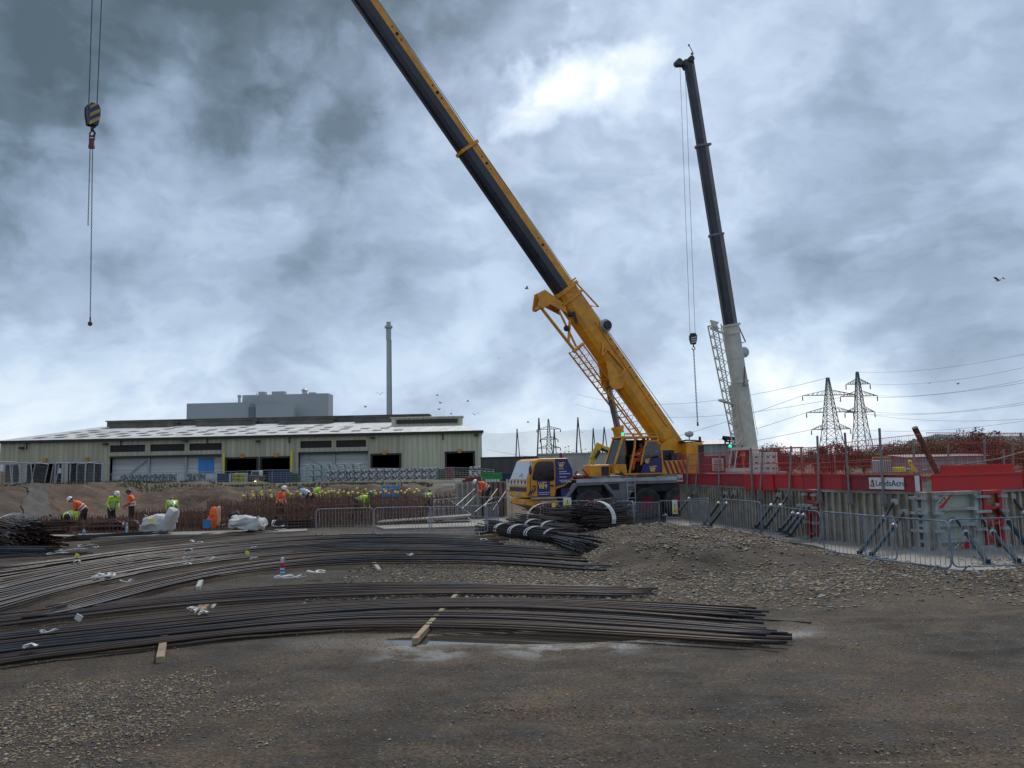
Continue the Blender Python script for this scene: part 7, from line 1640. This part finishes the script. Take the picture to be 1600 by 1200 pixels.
    for f in (.25, .62):
        c_ = hip.lerp(chest, f); q.lathe([(.176 + .008 * f, -.025), (.18 + .008 * f, -.025), (.18 + .008 * f, .025), (.176 + .008 * f, .025)], c_, ax, 18)
    for i in (0, 1): c_ = el[i].lerp(hd[i], .3); q.lathe([(.060, -.02), (.064, -.02), (.064, .02), (.06, .02)], c_, hd[i] - el[i], 12)
    for s in (1, -1):
        for xs_ in (1, -1): q.beam(chest + V((0, s * .09, 0)) + ax * .13 + V((cos(a), 0, -sin(a))) * xs_ * .09, hip.lerp(chest, .3) + V((0, s * .09, 0)) + V((cos(a), 0, -sin(a))) * xs_ * .165, .045, .012, up=V((cos(a), 0, -sin(a))))
    q.build('reflective_bands', SILV, jk)
    if helmet:
        q = MB(); c_ = head + hu * .03
        prof = [(.128, -.015), (.132, .0), (.125, .05), (.10, .095), (.055, .125), (.01, .13)]; q.lathe(prof, c_, hu, 18); q.lathe([(.10, -.012), (.15, -.012), (.15, -.002), (.10, -.002)], c_ + hf * .02, hu, 18); q.build('helmet', helmet, t, smooth=True)
    q = MB(); q.ball(head - hf * .025 + hu * .01, (.09, .083, .112), 12, 8, Mh); q.build('hair', HDRK, t, smooth=True)
    q = MB()
    for s in (1, -1): q.ball(head + hf * .088 + V((0, s * .032, 0)) + hu * .005, .012, 6, 5)
    q.build('eyes', HDRK, t)
    q = MB(); q.ball(head + hf * .092 - hu * .058, (.008, .024, .006), 8, 5, Mh); q.build('mouth', HUBR, t); return t
def gp(px, Y, dz=0): p = WX(px, Y, 0); p.z = H(p.x, p.y) + dz; return p
person(gp(101, 35.6, -.25), radians(85), 'worker in yellow top bent double, seen from behind at far left', 75, [(.45, .15, .35), (.45, -.15, .35)], 'bent', LIME, TROU, None)
pw = person(gp(131, 36.4), radians(205), 'worker in orange jacket and white helmet bent over a long-handled tool', 48, [(.52, .10, .72), (.42, -.10, .86)], 'wide', ORNG, TROU, HELM, head_dn=20)
p = WM[pw.name]; tl = thing('hand_tool', 'long yellow-handled tool held by the bent orange worker', 'tool', p @ V((.6, 0, .1))); MB().tube([p @ V((.30, -.12, 1.05)), p @ V((.72, .12, .06))], .018, 6).build('handle', YTAG, tl, world=True); MB().beam(p @ V((.66, .02, .06)), p @ V((.80, .2, .04)), .06, .04).build('head', GALV, tl, world=True)
person(gp(173, 38.5), radians(-25), 'worker in yellow jacket and white helmet looking down to the right', 18, [(.35, .12, .95), (.2, -.25, .9)], 'stand', LIME, TROU, HELM, head_dn=35)
person(gp(205, 38.8), radians(190), 'upright worker in orange jacket and dark helmet', 6, [(.3, .12, 1.0), (.3, -.12, 1.0)], 'stand', ORNG, TROU, HDRK, head_dn=15)
person(gp(270, 38.0), radians(120), 'worker in yellow top and grey trousers bent over the cage', 62, [(.5, .2, .6), (.5, -.15, .62)], 'bent', LIME, GTROU, None, head_dn=20)
person(gp(437, 37.2, .05), radians(-15), 'worker in orange vest and white helmet walking right', 8, [(.22, .2, .92), (.25, -.18, .98)], 'walk', ORNG, TROU, HELM, head_dn=25)
person(gp(558, 38.5, .1), radians(-5), 'worker in yellow jacket and green helmet bent behind the barriers', 72, [(.62, .15, .45), (.5, -.2, .4)], 'wide', LIME, TROU, HGRN, head_dn=-15)
person(gp(764, 39.5, .55), radians(195), 'worker in orange stooping behind the pale props', 55, [(.5, .15, .5), (.5, -.15, .5)], 'bent', ORNG, TROU, HELM, head_dn=40, sc_=.95)
person(gp(483, 44, .35), radians(170), 'worker in pale blue top crouched behind the yellow caps', 60, [(.45, .15, .4), (.45, -.15, .4)], 'bent', mat('pale_blue_cloth', (.35, .45, .55), .7), TROU, None, sc_=.95)
person(gp(470, 44.6, .1), radians(10), 'worker in orange mostly hidden behind the yellow caps', 55, [(.5, .15, .4), (.5, -.15, .4)], 'bent', ORNG, TROU, None)
person(gp(487, 45.5, .3), radians(10), 'worker in bright yellow mostly hidden behind the yellow caps', 60, [(.5, .15, .4), (.5, -.15, .4)], 'bent', LIME, TROU, None)
person(gp(667, 46, -.2), radians(80), 'worker in yellow half hidden by the far cage and ramp', 55, [(.5, .15, .4), (.5, -.15, .4)], 'bent', LIME, TROU, None)
person(WM['mobile_crane'] @ V((.0, .80, 2.12)), pi + A1 , 'crane operator in orange overalls sitting in the open yellow cab', -6, [(.48, .2, .72), (.48, -.12, .74)], top=ORNG, bottom=ORNG, helmet=HDRK, sit=True)
person(WM['mobile_crane'] @ V((-.45, .78, 2.05)), pi + A1, 'second man in white helmet behind the cab door glass', 0, None, 'stand', TROU, TROU, HELM, sc_=.82)
person(V((W(1163, 733, 58).x, 58.1, W(1163, 733, 58).z + .0)), pi - .2, 'operator in bright orange inside the white crane cab', 5, [(.4, .2, .8), (.4, -.15, .8)], 'stand', ORNG, ORNG, None, sc_=.97)
